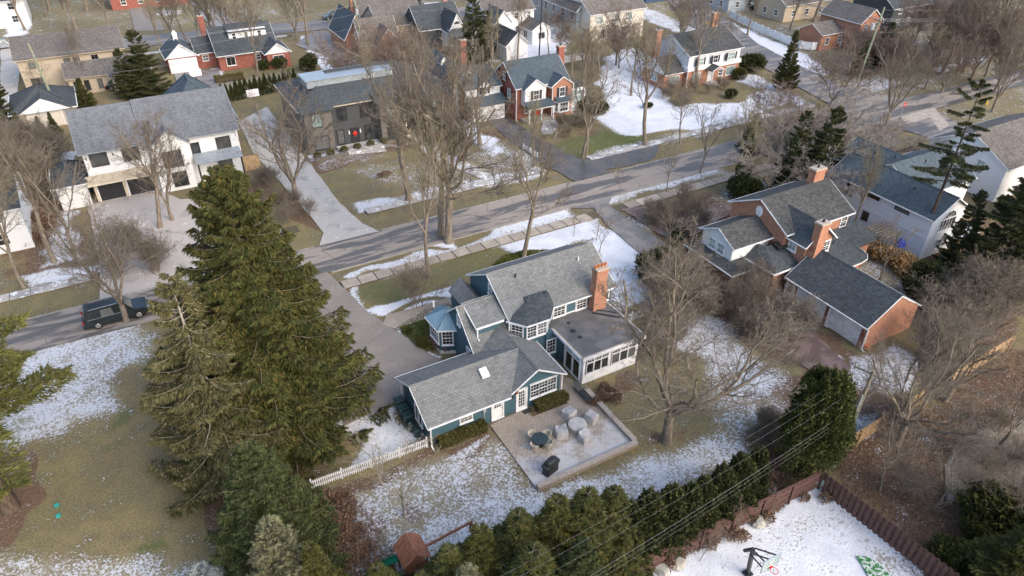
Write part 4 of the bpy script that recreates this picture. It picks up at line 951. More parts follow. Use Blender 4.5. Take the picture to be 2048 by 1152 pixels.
MB().slab([(56.9,87.62,3.1),(57.3,86.8,2.5),(59.5,86.8,2.5),(59.9,87.62,3.1)], .08).build('bay_roof', M['sh_slate'], o)
win(o, Wall(bq[1], bq[2]), .9, .95, 1.4, 1.3, 3, 3, fr=.08); win(o, Wall(bq[0], bq[1]), .36, .95, .45, 1.3, 1, 3, fr=.06); win(o, Wall(bq[2], bq[3]), .36, .95, .45, 1.3, 1, 3, fr=.06)
wv = Wf(51.2, 96.0); win(C2, wv, 3.4, 5.3, .5, 1.1, 1, 2, shut='shutter'); win(C2, wv, 4.9, 2.9, .8, 1.3, 2, 2, shut='shutter', glass='glass_lt'); win(C2, wv, 2.5, .9, .8, 1.3, 2, 2)
MB().box(60.1, 63.4, 88.6, 92.5, -.1, 3.6).build('side_wing', M['white_sid'], C2); MB().box(60.0, 63.6, 88.4, 92.7, 3.602, 3.75).build('side_wing_roof', M['sh_dark'], C2)
win(C2, S(60.1, 88.6), 1.7, 1.6, 2.2, 1.5, 4, 2, glass='glass_lt'); chimney(C2, 61.0, 92.6, 1.0, .8, 0, 8.9, 'brick_dark', 1)
downspout(C2, 51.1, 88.8, 4.8); downspout(C2, 56.5, 87.4, 4.7); downspout(C2, 60.3, 87.5, 4.6)

# ------------------------------------------------------------------ corner house: white over brick
D = thing('house', 'corner house with white upper floor over orange brick, dark roof and two brick chimneys', 'house', 90, 91)
gable(D, 84.2, 95.8, 88.9, 98.5, 5.2, 7.6, 'x', 'white_sid', 'sh_black', .4, .3)
MB().box(84.15, 95.85, 88.75, 98.4, -.2, 2.55).build('brick_ground_floor', M['brick'], D)
MB().box(83.95, 96.05, 88.55, 98.5, 2.56, 3.2).build('overhang', M['white_sid'], D)
gable(D, 79.9, 84.1, 89.6, 95.2, 2.5, 4.6, 'x', 'brick', 'sh_black', .35, .2)
MB().poly([(79.86,89.5,2.35),(79.86,95.3,2.35),(79.86,92.4,4.35)]).build('white_gable', M['white_sid'], D)
wd = S(84.15, 88.75)
win(D, wd, 2.1, .75, 1.5, 1.35, 3, 1, rail=False, glass='glass_lt'); win(D, wd, 9.8, .75, 1.9, 1.35, 3, 1, rail=False, glass='glass_lt'); win(D, wd, 7.6, .9, .9, 1.0, 2, 2); door(D, wd, 5.2, 1.0, 2.05, .1, 'white'); win(D, S(80, 89.6), 2.0, .7, 2.2, 1.2, 3, 1, rail=False, glass='glass_lt'); win(D, Wf(79.9, 95.2), 3.0, .9, 1.6, 1.1, 3, 1, rail=False, glass='glass_lt')
wu = S(84.2, 88.55)
for u, w_ in ((2.3, 1.1), (5.6, .9), (9.2, 1.5)): win(D, wu, u, 3.45, w_, 1.15, 2, 2, shut='shutter', glass='glass_lt' if w_ > 1 else 'glass')
o = gable(D, 88.1, 90.5, 86.9, 88.9, 2.65, 3.3, 'y', roof='sh_black', oh=.15, rk=.1, walls=False, gutters=False, name='porch_roof')
for x in (88.2, 90.4): MB().box(x-.08, x+.08, 86.9, 87.06, 0, 2.6).build('porch_post', M['white'], D)
MB().box(88.0, 90.6, 86.9, 88.7, -.1, .2).build('porch_step', M['walk'], D)
chimney(D, 82.6, 95.6, 1.1, .9, 0, 8.0, 'brick', 1); chimney(D, 95.9, 96.4, 1.2, .7, 0, 9.2, 'brick', 1); downspout(D, 84.0, 88.5, 2.5)

# ------------------------------------------------------------------ farther houses
R = thing('house', 'low red brick ranch house with white gabled garage and white dormer, upper left', 'house', 20, 136)
gable(R, 8.9, 13.7, 136.3, 143, 2.6, 4.9, 'y', 'brick_dark', 'sh_slate', .35, .3)
MB().poly([(8.55,136.22,2.55),(14.05,136.22,2.55),(11.3,136.22,4.7)]).build('white_gable', M['white_sid'], R)
garage_door(R, S(8.9, 136.3), 2.4, 4.3, 2.2, 'white', 4, 4)
MB().obox(11.3, 140, 4.5, 5.7, .7, .7).obox(11.3,140,5.7,6.3,.9,.9,0,.1,.1).build('cupola', M['white'], R)
gable(R, 13.7, 17.0, 137.4, 142.5, 2.6, 4.6, 'x', 'brick_dark', 'sh_dark', .35, .1); win(R, S(13.7, 137.4), 1.5, 1.2, .9, .9, 2, 2)
gable(R, 16.9, 27.2, 134.2, 143.6, 2.6, 6.3, 'x', 'brick_dark', 'sh_dark', .45, .3)
MB().box(19.7, 26.2, 136.5, 139.5, 3.5, 5.9).build('dormer', M['white_sid'], R); MB().slab([(19.5,136.2,5.7),(26.4,136.2,5.7),(26.4,139.5,6.45),(19.5,139.5,6.45)], .12).build('dormer_roof', M['sh_dark'], R)
for u in (.9, 3.0, 5.3): win(R, S(19.7, 136.5), u, 4.5, .55, .9, 1, 2)
wr = S(16.9, 134.2); win(R, wr, 2.0, .7, 1.4, 1.4, 2, 1, rail=False); win(R, wr, 6.6, 1.1, .9, .9, 2, 2)
gable(R, 24.6, 28.6, 131.3, 138, 2.6, 4.3, 'y', 'brick_dark', 'sh_dark', .35, .3); MB().poly([(24.3,131.22,2.5),(28.9,131.22,2.5),(26.6,131.22,4.15)]).build('white_gable', M['white_sid'], R); win(R, S(24.6, 131.3), 2.0, .8, 1.8, 1.3, 2, 1, rail=False)
chimney(R, 16.4, 142.3, .9, .7, 0, 7.6, 'brick_dark', 1)
Tn = thing('house', 'tan two-storey house with brown roof and a low wing, top left corner', 'house', -5, 138)
gable(Tn, -12.8, 2.6, 137.2, 149, 5.2, 7.4, 'x', 'tan_sid', 'sh_brown', .5, .4, trim='trimtan')
gable(Tn, -6.5, 3.5, 132.3, 137.6, 2.7, 4.4, 'x', 'tan_sid', 'sh_brown', .4, .3, trim='trimtan')
gable(Tn, -.3, 5.5, 129.8, 136.5, 2.6, 4.3, 'y', 'tan_sid', 'sh_brown', .4, .3, trim='trimtan')
wt = S(-12.8, 137.2)
for u in (1.9, 6.9, 8.3, 11.0, 14.2): win(Tn, wt, u, 3.5, 1.0, 1.1, 2, 1, rail=False, frame='trimtan')
win(Tn, wt, 2.0, .4, 2.0, 1.7, 3, 1, rail=False, frame='trimtan')
wt2 = S(-6.5, 132.3)
for u in (1.0, 2.5, 4.4): win(Tn, wt2, u, .4, .8, 1.7, 1, 1, rail=False, frame='trimtan')
wt3 = S(-.3, 129.8)
for u in (.8, 1.6, 2.4, 3.2, 4.7): win(Tn, wt3, u, .3, .6, 1.6, 1, 1, rail=False, frame='white')
Gt = thing('garage', 'small hip-roofed garage with white gable end behind the tan house', 'garage', -10, 122)
hip(Gt, -14.0, -6.2, 119.0, 127.5, 2.6, 5.0, 'tan_sid', 'sh_dark', .4); MB().poly([(-13.2,118.5,2.5),(-6.6,118.5,2.5),(-9.9,118.5,4.4)]).build('white_gable', M['white_sid'], Gt); MB().slab([(-13.4,118.4,2.5),(-9.9,118.4,4.5),(-9.9,121.5,4.5),(-13.4,119,2.5)],.1).slab([(-9.9,118.4,4.5),(-6.4,118.4,2.5),(-6.4,119,2.5),(-9.9,121.5,4.5)],.1).build('gable_roof', M['sh_dark'], Gt)
garage_door(Gt, S(-14, 119), 3.9, 4.2, 2.1, 'cream_sid')
Td = thing('house', 'steep-gabled red brick house beside a driveway, behind the grey-brown one', 'house', 44, 134)
gable(Td, 41.2, 48.5, 128.5, 134.5, 2.6, 6.6, 'x', 'brick', 'sh_brown', .3, .2)
gable(Td, 39.8, 44.5, 133.5, 143, 2.6, 6.9, 'y', 'brick', 'sh_slate', .3, .2); gable(Td, 43.5, 48.0, 126.5, 131.5, 2.6, 5.6, 'y', 'brick', 'sh_brown', .3, .2)
gable(Td, 46.5, 56, 133, 142.5, 4.2, 7.3, 'x', 'tan_sid', 'sh_brown', .3, .2)
chimney(Td, 45.9, 146, 1.2, .9, 0, 8.6, 'brick', 1); win(Td, Wf(41.2, 134.5), 3.0, 3.2, .8, 1.1, 2, 2)
gable(Td, 46, 60, 142, 150, 3.6, 7.4, 'x', 'tan_sid', 'sh_brown', .3, .2)
Dt = thing('house', 'dark timber house with steep white half-round gable, top centre', 'house', 57, 128)
gable(Dt, 52.5, 61.5, 128, 136, 4.0, 7.6, 'x', 'dark_sid', 'sh_dark', .3, .2)
gable(Dt, 57.0, 60.2, 124.5, 130, 3.9, 7.2, 'y', 'white_sid', 'sh_dark', .25, .2); gable(Dt, 60.0, 63.4, 121.0, 127, 3.0, 6.2, 'y', 'white_sid', 'sh_dark', .25, .2)
MB().slab([(56.6,123.3,3.3),(60.6,123.3,3.3),(60.6,124.6,4.6),(56.6,124.6,4.6)], .12).build('pent_roof', M['sh_slate'], Dt)
MB().box(56.9, 60.3, 123.6, 124.6, 0, 3.3).build('wall', M['dark_sid'], Dt); q = MB(); q.poly([(58.6+.55*math.cos(t), 124.46, 5.3+.5*math.sin(t)) for t in [PI*k/10 for k in range(11)]]); q.build('arched_window', M['glass'], Dt)
win(Dt, S(60.0, 121.0), 1.7, 2.8, .9, 1.3, 2, 2); chimney(Dt, 61.0, 135, .9, .8, 0, 8.8, 'brick', 1)
Wc = thing('house', 'white colonial house behind the tall spruce at the top centre', 'house', 72, 130)
gable(Wc, 66.5, 77.5, 128, 136, 5.4, 8.0, 'x', 'white_sid', 'sh_brown', .3, .2); gable(Wc, 66.5, 70, 124.0, 130, 4.4, 6.8, 'y', 'pale_sid', 'sh_slate', .3, .2)
for u in (1.5, 4.2, 6.4, 9.3): win(Wc, S(67, 128), u, 3.9, .7, 1.0, 2, 2); win(Wc, S(67, 128), u+.3, 1.2, .7, 1.1, 2, 2)
gable(Wc, 74.0, 78.2, 122.6, 127.4, 2.7, 4.1, 'y', 'white_sid', 'sh_brown', .25, .2)
win(Wc, S(74, 122.6), 2.1, .9, 1.4, 1.2, 2, 1, rail=False); win(Wc, Wf(74, 127.4), 2.2, .9, 1.4, 1.2, 2, 1, rail=False)
Wg = thing('garage', 'small white garage with dark roof behind the white picket fence', 'garage', 66, 118)
gable(Wg, 64.3, 68.8, 115.6, 123, 2.7, 4.9, 'y', 'white_sid', 'sh_black', .3, .25)
Bg = thing('house', 'large grey-blue shingled house with brown roof and white bay, top right of centre', 'house', 88, 125)
gable(Bg, 84.2, 97.5, 117.8, 128, 5.6, 9.0, 'x', 'cream_sid', 'sh_brown', .4, .3)
gable(Bg, 83.2, 89.5, 121, 140, 5.6, 9.2, 'y', 'grey_sid', 'sh_brown', .4, .3)
wbg = Wf(83.2, 140)
for u in (4, 7.5, 10.5, 14, 17.5): win(Bg, wbg, u, 3.8, .8, 1.4, 2, 2, glass='glass')
for u in (9.5, 12.5, 16.5): win(Bg, wbg, u, .8, 1.2, 1.5, 2, 2)
MB().box(82.2, 83.2, 126, 129, -.1, 2.4).build('bay', M['white'], Bg); MB().slab([(82.0,125.8,2.42),(83.2,125.8,3.4),(83.2,129.2,3.4),(82.0,129.2,2.42)], .1).build('bay_roof', M['sh_brown'], Bg)
wbs = S(84.2, 117.8)
for u in (2.3, 6.2, 9.5): win(Bg, wbs, u, 3.6, 1.5, 1.4, 3, 2, glass='glass_lt')
for u in (3.2, 8.3): win(Bg, wbs, u, .6, .9, 1.8, 2, 2)
Br = thing('house', 'bright red brick house with chimney behind the white curved fence, top right', 'house', 128, 98)
gable(Br, 121.5, 128.5, 93.0, 98.5, 3.0, 4.6, 'x', 'brick', 'sh_brown', .3, .2); gable(Br, 127.5, 133.5, 89.5, 99, 5.2, 7.6, 'y', 'brick', 'sh_brown', .3, .2)
win(Br, S(127.5, 89.5), 1.5, 3.6, .9, 1.3, 2, 2); win(Br, S(127.5, 89.5), 4.6, 3.6, .9, 1.3, 2, 2); win(Br, S(127.5, 89.5), 1.5, 1.0, .9, 1.3, 2, 2); win(Br, S(121.5, 93), 1.8, 1.0, .9, 1.2, 2, 2); win(Br, S(121.5, 93), 5.4, 1.0, .9, 1.2, 2, 2)
chimney(Br, 132.8, 99.5, 1.3, .9, 0, 9.6, 'brick', 1)
def simple(label, x0, x1, y0, y1, ze, zr, ax, wall, roof, wins=3, ch=False):
    h = thing('house', label, 'house', (x0+x1)/2, (y0+y1)/2)
    gable(h, x0, x1, y0, y1, ze, zr, ax, wall, roof, .4, .3)
    L = x1-x0; w = S(x0, y0)
    for i in range(wins):
        u = L*(i+.7)/(wins+.4); win(h, w, u, .9, 1.0, 1.2, 2, 2)
        if ze > 4.5: win(h, w, u, 3.4, 1.0, 1.2, 2, 2)
    w = Wf(x0, y1); L = y1-y0
    for i in range(2): win(h, w, L*(i+.7)/2.4, .9, .9, 1.2, 2, 2)
    if ch: chimney(h, x1-1.2, (y0+y1)/2, 1.1, .8, ze-1, zr+1.4, 'brick', 1)
    return h
simple('dark grey-roofed house behind the tall utility pole, top right', 146, 158, 96, 106, 4.6, 8.2, 'x', 'dark_sid', 'sh_dark', 3)
simple('pale green-grey gabled house in the trees, top right corner', 176, 186, 98, 108, 5.0, 8.6, 'y', 'grey_sid', 'sh_brown', 2)
simple('navy clapboard house with white trim at the top edge, right of centre', 116, 124, 140, 150, 5.2, 7.6, 'x', 'navy_sid', 'sh_brown', 3)
simple('brown-roofed house behind the navy one along the side street', 127, 140, 124, 132, 3.2, 6.2, 'x', 'grey_sid', 'sh_brown', 3, True)
simple('white house at the very top left corner beyond the back road', -24, -12, 184, 194, 5.2, 8, 'x', 'white_sid', 'sh_dark', 3)
simple('long low brown house beyond the back road, top left', 4, 20, 190, 200, 3.2, 6, 'x', 'brick_dark', 'sh_brown', 4)
simple('tan low house beyond the back road above the ranch house', 40, 56, 184, 194, 3.2, 5.8, 'x', 'tan_sid', 'sh_brown', 4, True)
simple('white cottage with dark roof beyond the back road, top centre', 92, 106, 168, 178, 3.4, 6.4, 'x', 'white_sid', 'sh_dark', 4)
simple('white house cut by the left edge across the street', -24, -12.3, 82, 92, 4.8, 7.2, 'x', 'white_sid', 'sh_dark', 3)
simple('beige house with snowy roof edge beyond the white corner fence', 132, 146, 112, 120, 3.4, 6, 'x', 'tan_sid', 'sh_brown', 3)
# ------------------------------------------------------------------ vegetation
def bark(name, c, c2): 
    m, t, b = nt(name, .95, .1); p = pos(t, 1, 1, .25); f = noise(t, 5, 4, .7, p)
    t.links.new(mixc(t, ramp(t, f, .35, .65), c, c2), b.inputs['Base Color']); bump(t, b, f, .6, .05); return m
def leafm(name, c, c2, c3=None, rough=.75, cs=.5):
    m, t, b = nt(name, rough, .15)
    g = N(t, 'ShaderNodeNewGeometry'); r = g.outputs['Random Per Island']
    n = noise(t, cs, 3, .6, pos(t))
    k = math_(t, 'ADD', math_(t, 'MULTIPLY', r, .6), math_(t, 'MULTIPLY', math_(t, 'SUBTRACT', n, .3), .8))
    c0 = mixc(t, ramp(t, k, .15, .85), c, c2)
    if c3: c0 = mixc(t, ramp(t, r, .86, .9), c0, c3)
    oi = N(t, 'ShaderNodeObjectInfo'); c0 = mixc(t, math_(t, 'MULTIPLY', oi.outputs['Random'], .28), c0, tuple(v*.55 for v in c))
    t.links.new(c0, b.inputs['Base Color']); return m
M['bark'] = bark('grey_brown_bark', (.25,.21,.165), (.135,.11,.085))
M['bark_pale'] = bark('pale_grey_bark', (.30,.275,.23), (.18,.16,.13))
M['bark_dark'] = bark('dark_bark', (.12,.09,.07), (.06,.045,.035))
M['bark_red'] = bark('reddish_pine_bark', (.26,.14,.10), (.14,.08,.065))
M['twig'] = bark('grey_brown_twigs', (.20,.17,.135), (.125,.105,.082))
M['twig_red'] = bark('reddish_twigs', (.22,.155,.13), (.14,.10,.085))
M['twig_pale'] = bark('silvery_twigs', (.32,.29,.265), (.22,.195,.175))
M['twig_olive'] = bark('olive_twigs', (.28,.25,.15), (.18,.155,.10))
M['lf_spruce'] = leafm('spruce_needles', (.034,.042,.013), (.088,.094,.026), (.12,.09,.03))
M['lf_olive'] = leafm('olive_tan_needles', (.062,.062,.026), (.13,.12,.05), (.19,.16,.09))
M['lf_blue'] = leafm('blue_green_needles', (.034,.046,.018), (.09,.104,.038))
M['lf_tan'] = leafm('tan_green_needles', (.12,.125,.07), (.23,.22,.13))
M['lf_yellow'] = leafm('yellow_green_needles', (.045,.05,.015), (.115,.11,.028))
M['lf_pine'] = leafm('yellow_green_pine_needles', (.07,.08,.022), (.175,.165,.045))
M['lf_silver'] = leafm('silver_blue_needles', (.20,.24,.24), (.33,.37,.37))
M['lf_dark'] = leafm('dark_green_foliage', (.03,.038,.015), (.082,.086,.03))
M['lf_yew'] = leafm('yew_foliage', (.036,.05,.016), (.095,.105,.025), (.15,.13,.04))
M['lf_hedge'] = leafm('hedge_leaves', (.07,.075,.02), (.135,.125,.04), (.17,.12,.05))
M['lf_brown'] = leafm('dry_brown_leaves', (.13,.08,.055), (.24,.155,.10), (.31,.21,.14))
M['lf_gold'] = leafm('dried_golden_flower_heads', (.33,.20,.08), (.52,.36,.17), (.22,.12,.06))
M['lf_ivy'] = leafm('ivy_leaves', (.03,.048,.018), (.07,.085,.03))
M['lf_ground'] = leafm('low_groundcover_leaves', (.06,.08,.015), (.13,.15,.03), (.2,.13,.06))

def mesh_np(name, V, Fs, mt):
    me = bpy.data.meshes.new(name); V = np.asarray(V, 'f'); tot = sum(len(f) for f in Fs)
    me.vertices.add(len(V)); me.vertices.foreach_set('co', V.ravel())
    li = np.concatenate([f.ravel() for f in Fs]).astype('i'); lt = np.concatenate([np.full(len(f), f.shape[1], 'i') for f in Fs])
    ls = np.concatenate([[0], np.cumsum(lt)[:-1]]).astype('i')
    me.loops.add(len(li)); me.loops.foreach_set('vertex_index', li); me.polygons.add(tot); me.polygons.foreach_set('loop_start', ls); me.polygons.foreach_set('loop_total', lt)
    me.update(calc_edges=True); me.materials.append(mt); return me
def tubes(name, br, mt, sides):
    """br: list of (pts n x 3, radii n)"""
    V = []; Fs = []; off = 0; grp = {}
    for p, r in br: grp.setdefault(len(p), []).append((p, r))
    for n, L in grp.items():
        Pn = np.array([a for a, _ in L]); Rn = np.array([b for _, b in L]); m = len(L)
        T = np.gradient(Pn, axis=1); T /= np.linalg.norm(T, axis=2, keepdims=True)+1e-9
        ref = np.where(np.abs(T[:,:,2:3]) > .9, np.array([1.,0,0]), np.array([0,0,1.]))
        A = np.cross(T, ref); A /= np.linalg.norm(A, axis=2, keepdims=True)+1e-9; B = np.cross(T, A)
        ang = 2*np.pi*np.arange(sides)/sides
        R = Pn[:,:,None,:] + Rn[:,:,None,None]*(A[:,:,None,:]*np.cos(ang)[None,None,:,None]+B[:,:,None,:]*np.sin(ang)[None,None,:,None])
        V.append(R.reshape(-1, 3)); idx = off+np.arange(m*n*sides).reshape(m, n, sides); nx = np.roll(idx, -1, axis=2)
        Fs.append(np.stack([idx[:,:-1], nx[:,:-1], nx[:,1:], idx[:,1:]], -1).reshape(-1, 4)); off += m*n*sides
    me = mesh_np(name, np.concatenate(V), Fs, mt); me.polygons.foreach_set('use_smooth', np.ones(len(me.polygons), bool)); return me
def rot_about(d, ang, az):
    d = d/np.linalg.norm(d); a = np.cross(d, [0.3, .5, .81] if abs(d[2]) < .9 else [1, 0, 0.1]); a /= np.linalg.norm(a); b = np.cross(d, a)
    return d*math.cos(ang)+(a*math.cos(az)+b*math.sin(az))*math.sin(ang)
def gen_bare(seed, H=15, r0=.3, fork=.35, lead=4, lean=.25, spread=.5, counts=(7, 7, 6, 5), ratio=(.5, .42, .42, .45), wander=.16, up=.12, droop=0.0, lowlimb=0, stems=1, tw=.011):
    rs = np.random.RandomState(seed); out = [[] for _ in range(6)]
    def grow(p, d, L, r, lvl, rend=None):
        n = (9, 9, 6, 4, 3, 2)[lvl]; P = [p]; D = [d]; st = L/(n-1); q = np.array(p, float); dd = np.array(d, float)
        for i in range(n-1):
            dd = dd + rs.normal(0, wander*(1 if lvl else .35), 3); dd[2] += up*(1.0 if lvl < 3 else .3) - droop*(lvl >= 3)
            dd /= np.linalg.norm(dd); q = q+dd*st; P.append(q.copy()); D.append(dd.copy())
        re = (r*.45 if lvl < 2 else r*.35) if rend is None else rend
        R = np.linspace(r, max(re, tw*.7), n); out[lvl].append((np.array(P), R)); return P, D, R
    def kids(P, D, R, L, lvl):
        if lvl >= 5: return
        k = counts[lvl-1] if lvl-1 < len(counts) else 0
        n = len(P); k = int(k*(.8+.4*rs.rand())+.5)
        for j in range(k):
            t = (.22 if lvl == 1 else .12)+(.88 if lvl > 1 else .78)*(j+rs.rand())/k; t = min(t, .99); f = t*(n-1); i = int(f); a = f-i
            p = P[i]*(1-a)+P[min(i+1, n-1)]*a; d = rot_about(D[i], rs.uniform(.45, 1.0), rs.uniform(0, 6.28))
            if lvl <= 2 and d[2] < -.1: d[2] *= -.5
            l = L*ratio[lvl-1]*(1.15-.55*t)*rs.uniform(.7, 1.25); r = max(R[i]*(.52 if lvl < 3 else .5), tw)
            P2, D2, R2 = grow(p, d, l, r, lvl+1, None); kids(P2, D2, R2, l, lvl+1)
    for s in range(stems):
        sd = np.array([rs.normal(0, .05), rs.normal(0, .05), 1.0]) if stems == 1 else np.array([math.cos(s*6.28/stems+rs.rand())*.35, math.sin(s*6.28/stems+rs.rand())*.35, 1.0])
        hf = H*fork; p0 = np.array([0, 0, -.3]) if stems == 1 else np.array([sd[0]*.8, sd[1]*.8, -.3])
        P, D, R = grow(p0, sd, hf+.3, r0, 0, r0*.72)
        R[0] *= 1.45; R[1] *= 1.08
        for k in range(lead):
            az = 6.28*k/lead+rs.uniform(-.5, .5); ang = spread*rs.uniform(.55, 1.15) if k or lead == 1 else spread*.25
            d = np.array([math.sin(ang)*math.cos(az), math.sin(ang)*math.sin(az), math.cos(ang)]); L = (H-hf)*rs.uniform(.85, 1.08)*(1-.3*math.sin(ang))
            st = P[-1] if k < 2 else P[-1-rs.randint(0, 2)]
            P2, D2, R2 = grow(np.array(st), d, L, r0*1.12/math.sqrt(lead)*rs.uniform(.7, 1.1), 1); kids(P2, D2, R2, L, 1)
        for k in range(lowlimb):
            i = 6+rs.randint(0, 2); az = rs.uniform(0, 6.28); L = H*.35
            P2, D2, R2 = grow(P[i], np.array([math.cos(az), math.sin(az), .25]), L, r0*.24, 1); kids(P2, D2, R2, L, 1)
    return out
HIDE = []
def proto(name, label, cat):
    o = thing(name, label, cat, 0, 0, 0); HIDE.append(o); return o
def add_me(nm, me, par): o = bpy.data.objects.new(nm, me); COL.objects.link(o); o.parent = par; return o
PROTO = {}
def bare(key, seed, H, bk='bark', tk='twig', **k):
    br = gen_bare(seed, H=H, **k); root = proto('bare_tree', 'x', 'tree')
    add_me('trunk', tubes('trunk', br[0]+br[1], M[bk], 8), root)
    a = [x for x in br[2]]; 
    cr = add_me('crown', tubes('crown', a+br[3], M[bk], 4), root)
    fine = br[4]+br[5]
    if fine: add_me('twigs', tubes('twigs', fine, M[tk], 3), cr)
    PROTO[key] = (root, H)
bare('elm', 11, 22, r0=.42, fork=.30, lead=7, spread=.66, counts=(9, 8, 7, 4), ratio=(.45,.46,.45,.5), lowlimb=2, tw=0.0102)
bare('elm2', 27, 19, r0=.45, fork=.33, lead=5, spread=.5, counts=(9, 7, 6, 4), ratio=(.42,.45,.45,.5), tw=0.0102)
bare('tall', 5, 16, r0=.30, fork=.42, lead=4, spread=.5, counts=(8, 7, 6, 4), ratio=(.45,.45,.45,.5), lowlimb=1, tw=0.0096)
bare('tall2', 8, 15, r0=.27, fork=.36, lead=5, spread=.45, counts=(8, 6, 5, 4), ratio=(.45,.45,.45,.5), tw=0.0096, tk='twig_olive')
bare('vase', 3, 13, r0=.30, fork=.16, lead=7, spread=.62, counts=(8, 6, 5, 4), ratio=(.38,.45,.45,.5), up=.14, tw=0.0096)
bare('maple', 14, 15, 'bark', 'twig', r0=.34, fork=.17, lead=9, spread=.80, counts=(9, 8, 6, 4), ratio=(.40,.45,.45,.48), up=.11, lowlimb=0, tw=0.0090)
bare('round', 21, 9, 'bark', 'twig_red', r0=.16, fork=.10, lead=9, spread=.8, counts=(8, 7, 5, 4), ratio=(.42,.45,.45,.5), up=.12, tw=0.0096)
bare('slim', 31, 12, 'bark', 'twig', r0=.14, fork=.25, lead=4, spread=.35, counts=(8, 6, 4, 2), ratio=(.38,.4,.45,.5), tw=0.0090)
bare('young', 41, 5, 'bark', 'twig_red', r0=.05, fork=.3, lead=4, spread=.45, counts=(6, 5, 4), ratio=(.45,.45,.45), tw=0.0072)
bare('silver', 51, 9, 'bark', 'twig_pale', r0=.2, fork=.18, lead=7, spread=1.0, counts=(8, 8, 6, 4), ratio=(.45,.45,.45,.5), up=.06, tw=0.0096)
bare('shrub', 61, 3.2, 'bark', 'twig', r0=.03, fork=.05, lead=3, spread=.6, counts=(6, 5, 3), ratio=(.5,.5,.5), stems=7, tw=0.0072)
bare('shrub2', 62, 5.0, 'bark', 'twig', r0=.045, fork=.06, lead=3, spread=.65, counts=(6, 5, 4, 2), ratio=(.5,.48,.5,.5), stems=7, tw=0.0078)
bare('small', 71, 7.8, 'bark_pale', 'twig_olive', r0=.09, fork=.2, lead=5, spread=.5, counts=(8, 6, 4), ratio=(.42,.45,.5), tw=0.0072)

def kites(P, D, W, seed=0, fold=.25):
    """P base points, D tip vectors, W widths -> quads"""
    rs = np.random.RandomState(seed); n = len(P); s = np.cross(D, rs.normal(0, 1, (n, 3))); s /= np.linalg.norm(s, axis=1, keepdims=True)+1e-9
    up = np.cross(s, D); up /= np.linalg.norm(up, axis=1, keepdims=True)+1e-9
    m = P+D*.5; a = m+s*W[:,None]*.5+up*W[:,None]*fold; b = m-s*W[:,None]*.5+up*W[:,None]*fold
    V = np.stack([P, a, P+D, b], 1).reshape(-1, 3); F = np.arange(4*n).reshape(n, 4)
    return V, F
def spikes(P, D, W, seed=0):
    rs = np.random.RandomState(seed); n = len(P); s = np.cross(D, rs.normal(0, 1, (n, 3))); s /= np.linalg.norm(s, axis=1, keepdims=True)+1e-9
    V = np.stack([P-s*W[:,None]*.55, P+s*W[:,None]*.55, P+D], 1).reshape(-1, 3); return V, np.arange(3*n).reshape(n, 3)
def gen_conifer(seed, H, R, nb, ns, size, power=.85, droop=.35, upt=.35, gap=.04, mt='lf_spruce', bk='bark', width=.42, trunk_r=.25, drop_top=0, z0f=.03, wide=.35, hang=.5, vary=.25):
    rs = np.random.RandomState(seed); bb = []; PP = []; DD = []; WW = []
    for i in range(nb):
        t = (i+rs.rand())/nb; t = 1-(1-t)**1.0; z0 = H*(z0f+(1-z0f)*t)
        if rs.rand() < gap: continue
        L = R*((1-t)**power)*rs.uniform(1-vary, 1.08)+.25; az = i*2.399+rs.uniform(-.5, .5)
        n = 7; u = np.linspace(0, 1, n); h = np.array([math.cos(az), math.sin(az), 0])
        zz = z0 - droop*L*np.sin(u*PI*.62) + upt*L*u**2*.6 + (t > .8)*u*L*.5
        wob = rs.normal(0, .03*L, (n, 2)).cumsum(0)*.4
        P = np.stack([h[0]*u*L+wob[:,0], h[1]*u*L+wob[:,1], zz], 1); bb.append((P, np.linspace(max(.012, trunk_r*.22*(1-t)+.012), .008, n)))
        k = max(6, int(ns*L/R*(1 if t < .9 else 2))); uu = 1-(1-rs.rand(k))**1.0*(.82); uu = np.clip(uu+rs.rand(k)*.1, 0.12, 1.0)
        f = uu*(n-1); ii = np.minimum(f.astype(int), n-2); a = (f-ii)[:,None]; B = P[ii]*(1-a)+P[ii+1]*a
        side = np.cross(h, [0,0,1.]); lat = rs.uniform(-1, 1, k); wd = wide*L*(1.05-uu*.8)*(uu**.25)
        B = B + side[None,:]*(lat*wd)[:,None] + h[None,:]*(np.abs(lat)*wd*.55)[:,None]; B[:,2] -= np.abs(lat)*wd*.18 + rs.rand(k)*.12*size*3
        D = h[None,:]*rs.uniform(.25, 1, (k,1)) + side[None,:]*(lat[:,None]*1.0) + np.stack([rs.normal(0,.3,k), rs.normal(0,.3,k), rs.normal(-hang, .35, k)], 1)
        D /= np.linalg.norm(D, axis=1, keepdims=True); sz = size*rs.uniform(.6, 1.35, k); PP.append(B); DD.append(D*sz[:,None]); WW.append(sz*width)
    PP = np.concatenate(PP); DD = np.concatenate(DD); WW = np.concatenate(WW); V, F = spikes(PP, DD, WW, seed)
    zt = np.linspace(-.3, H, 8); tr = [(np.stack([rs.normal(0, .02*H/20, 8), rs.normal(0, .02*H/20, 8), zt], 1), np.linspace(trunk_r, .02, 8))]
    return tr, bb, (V, F)
def conifer(key, seed, H, R, nb, ns, size, mt='lf_spruce', bk='bark', name='spruce_tree', **k):
    tr, bb, (V, F) = gen_conifer(seed, H, R, nb, ns, size, mt=mt, bk=bk, **k)
    root = proto(name, 'x', 'tree'); add_me('trunk', tubes('trunk', tr, M[bk], 8), root)
    add_me('branches', tubes('branches', bb, M[bk], 4), root); add_me('foliage', mesh_np('foliage', V, [F], M[mt]), root); PROTO[key] = (root, H)
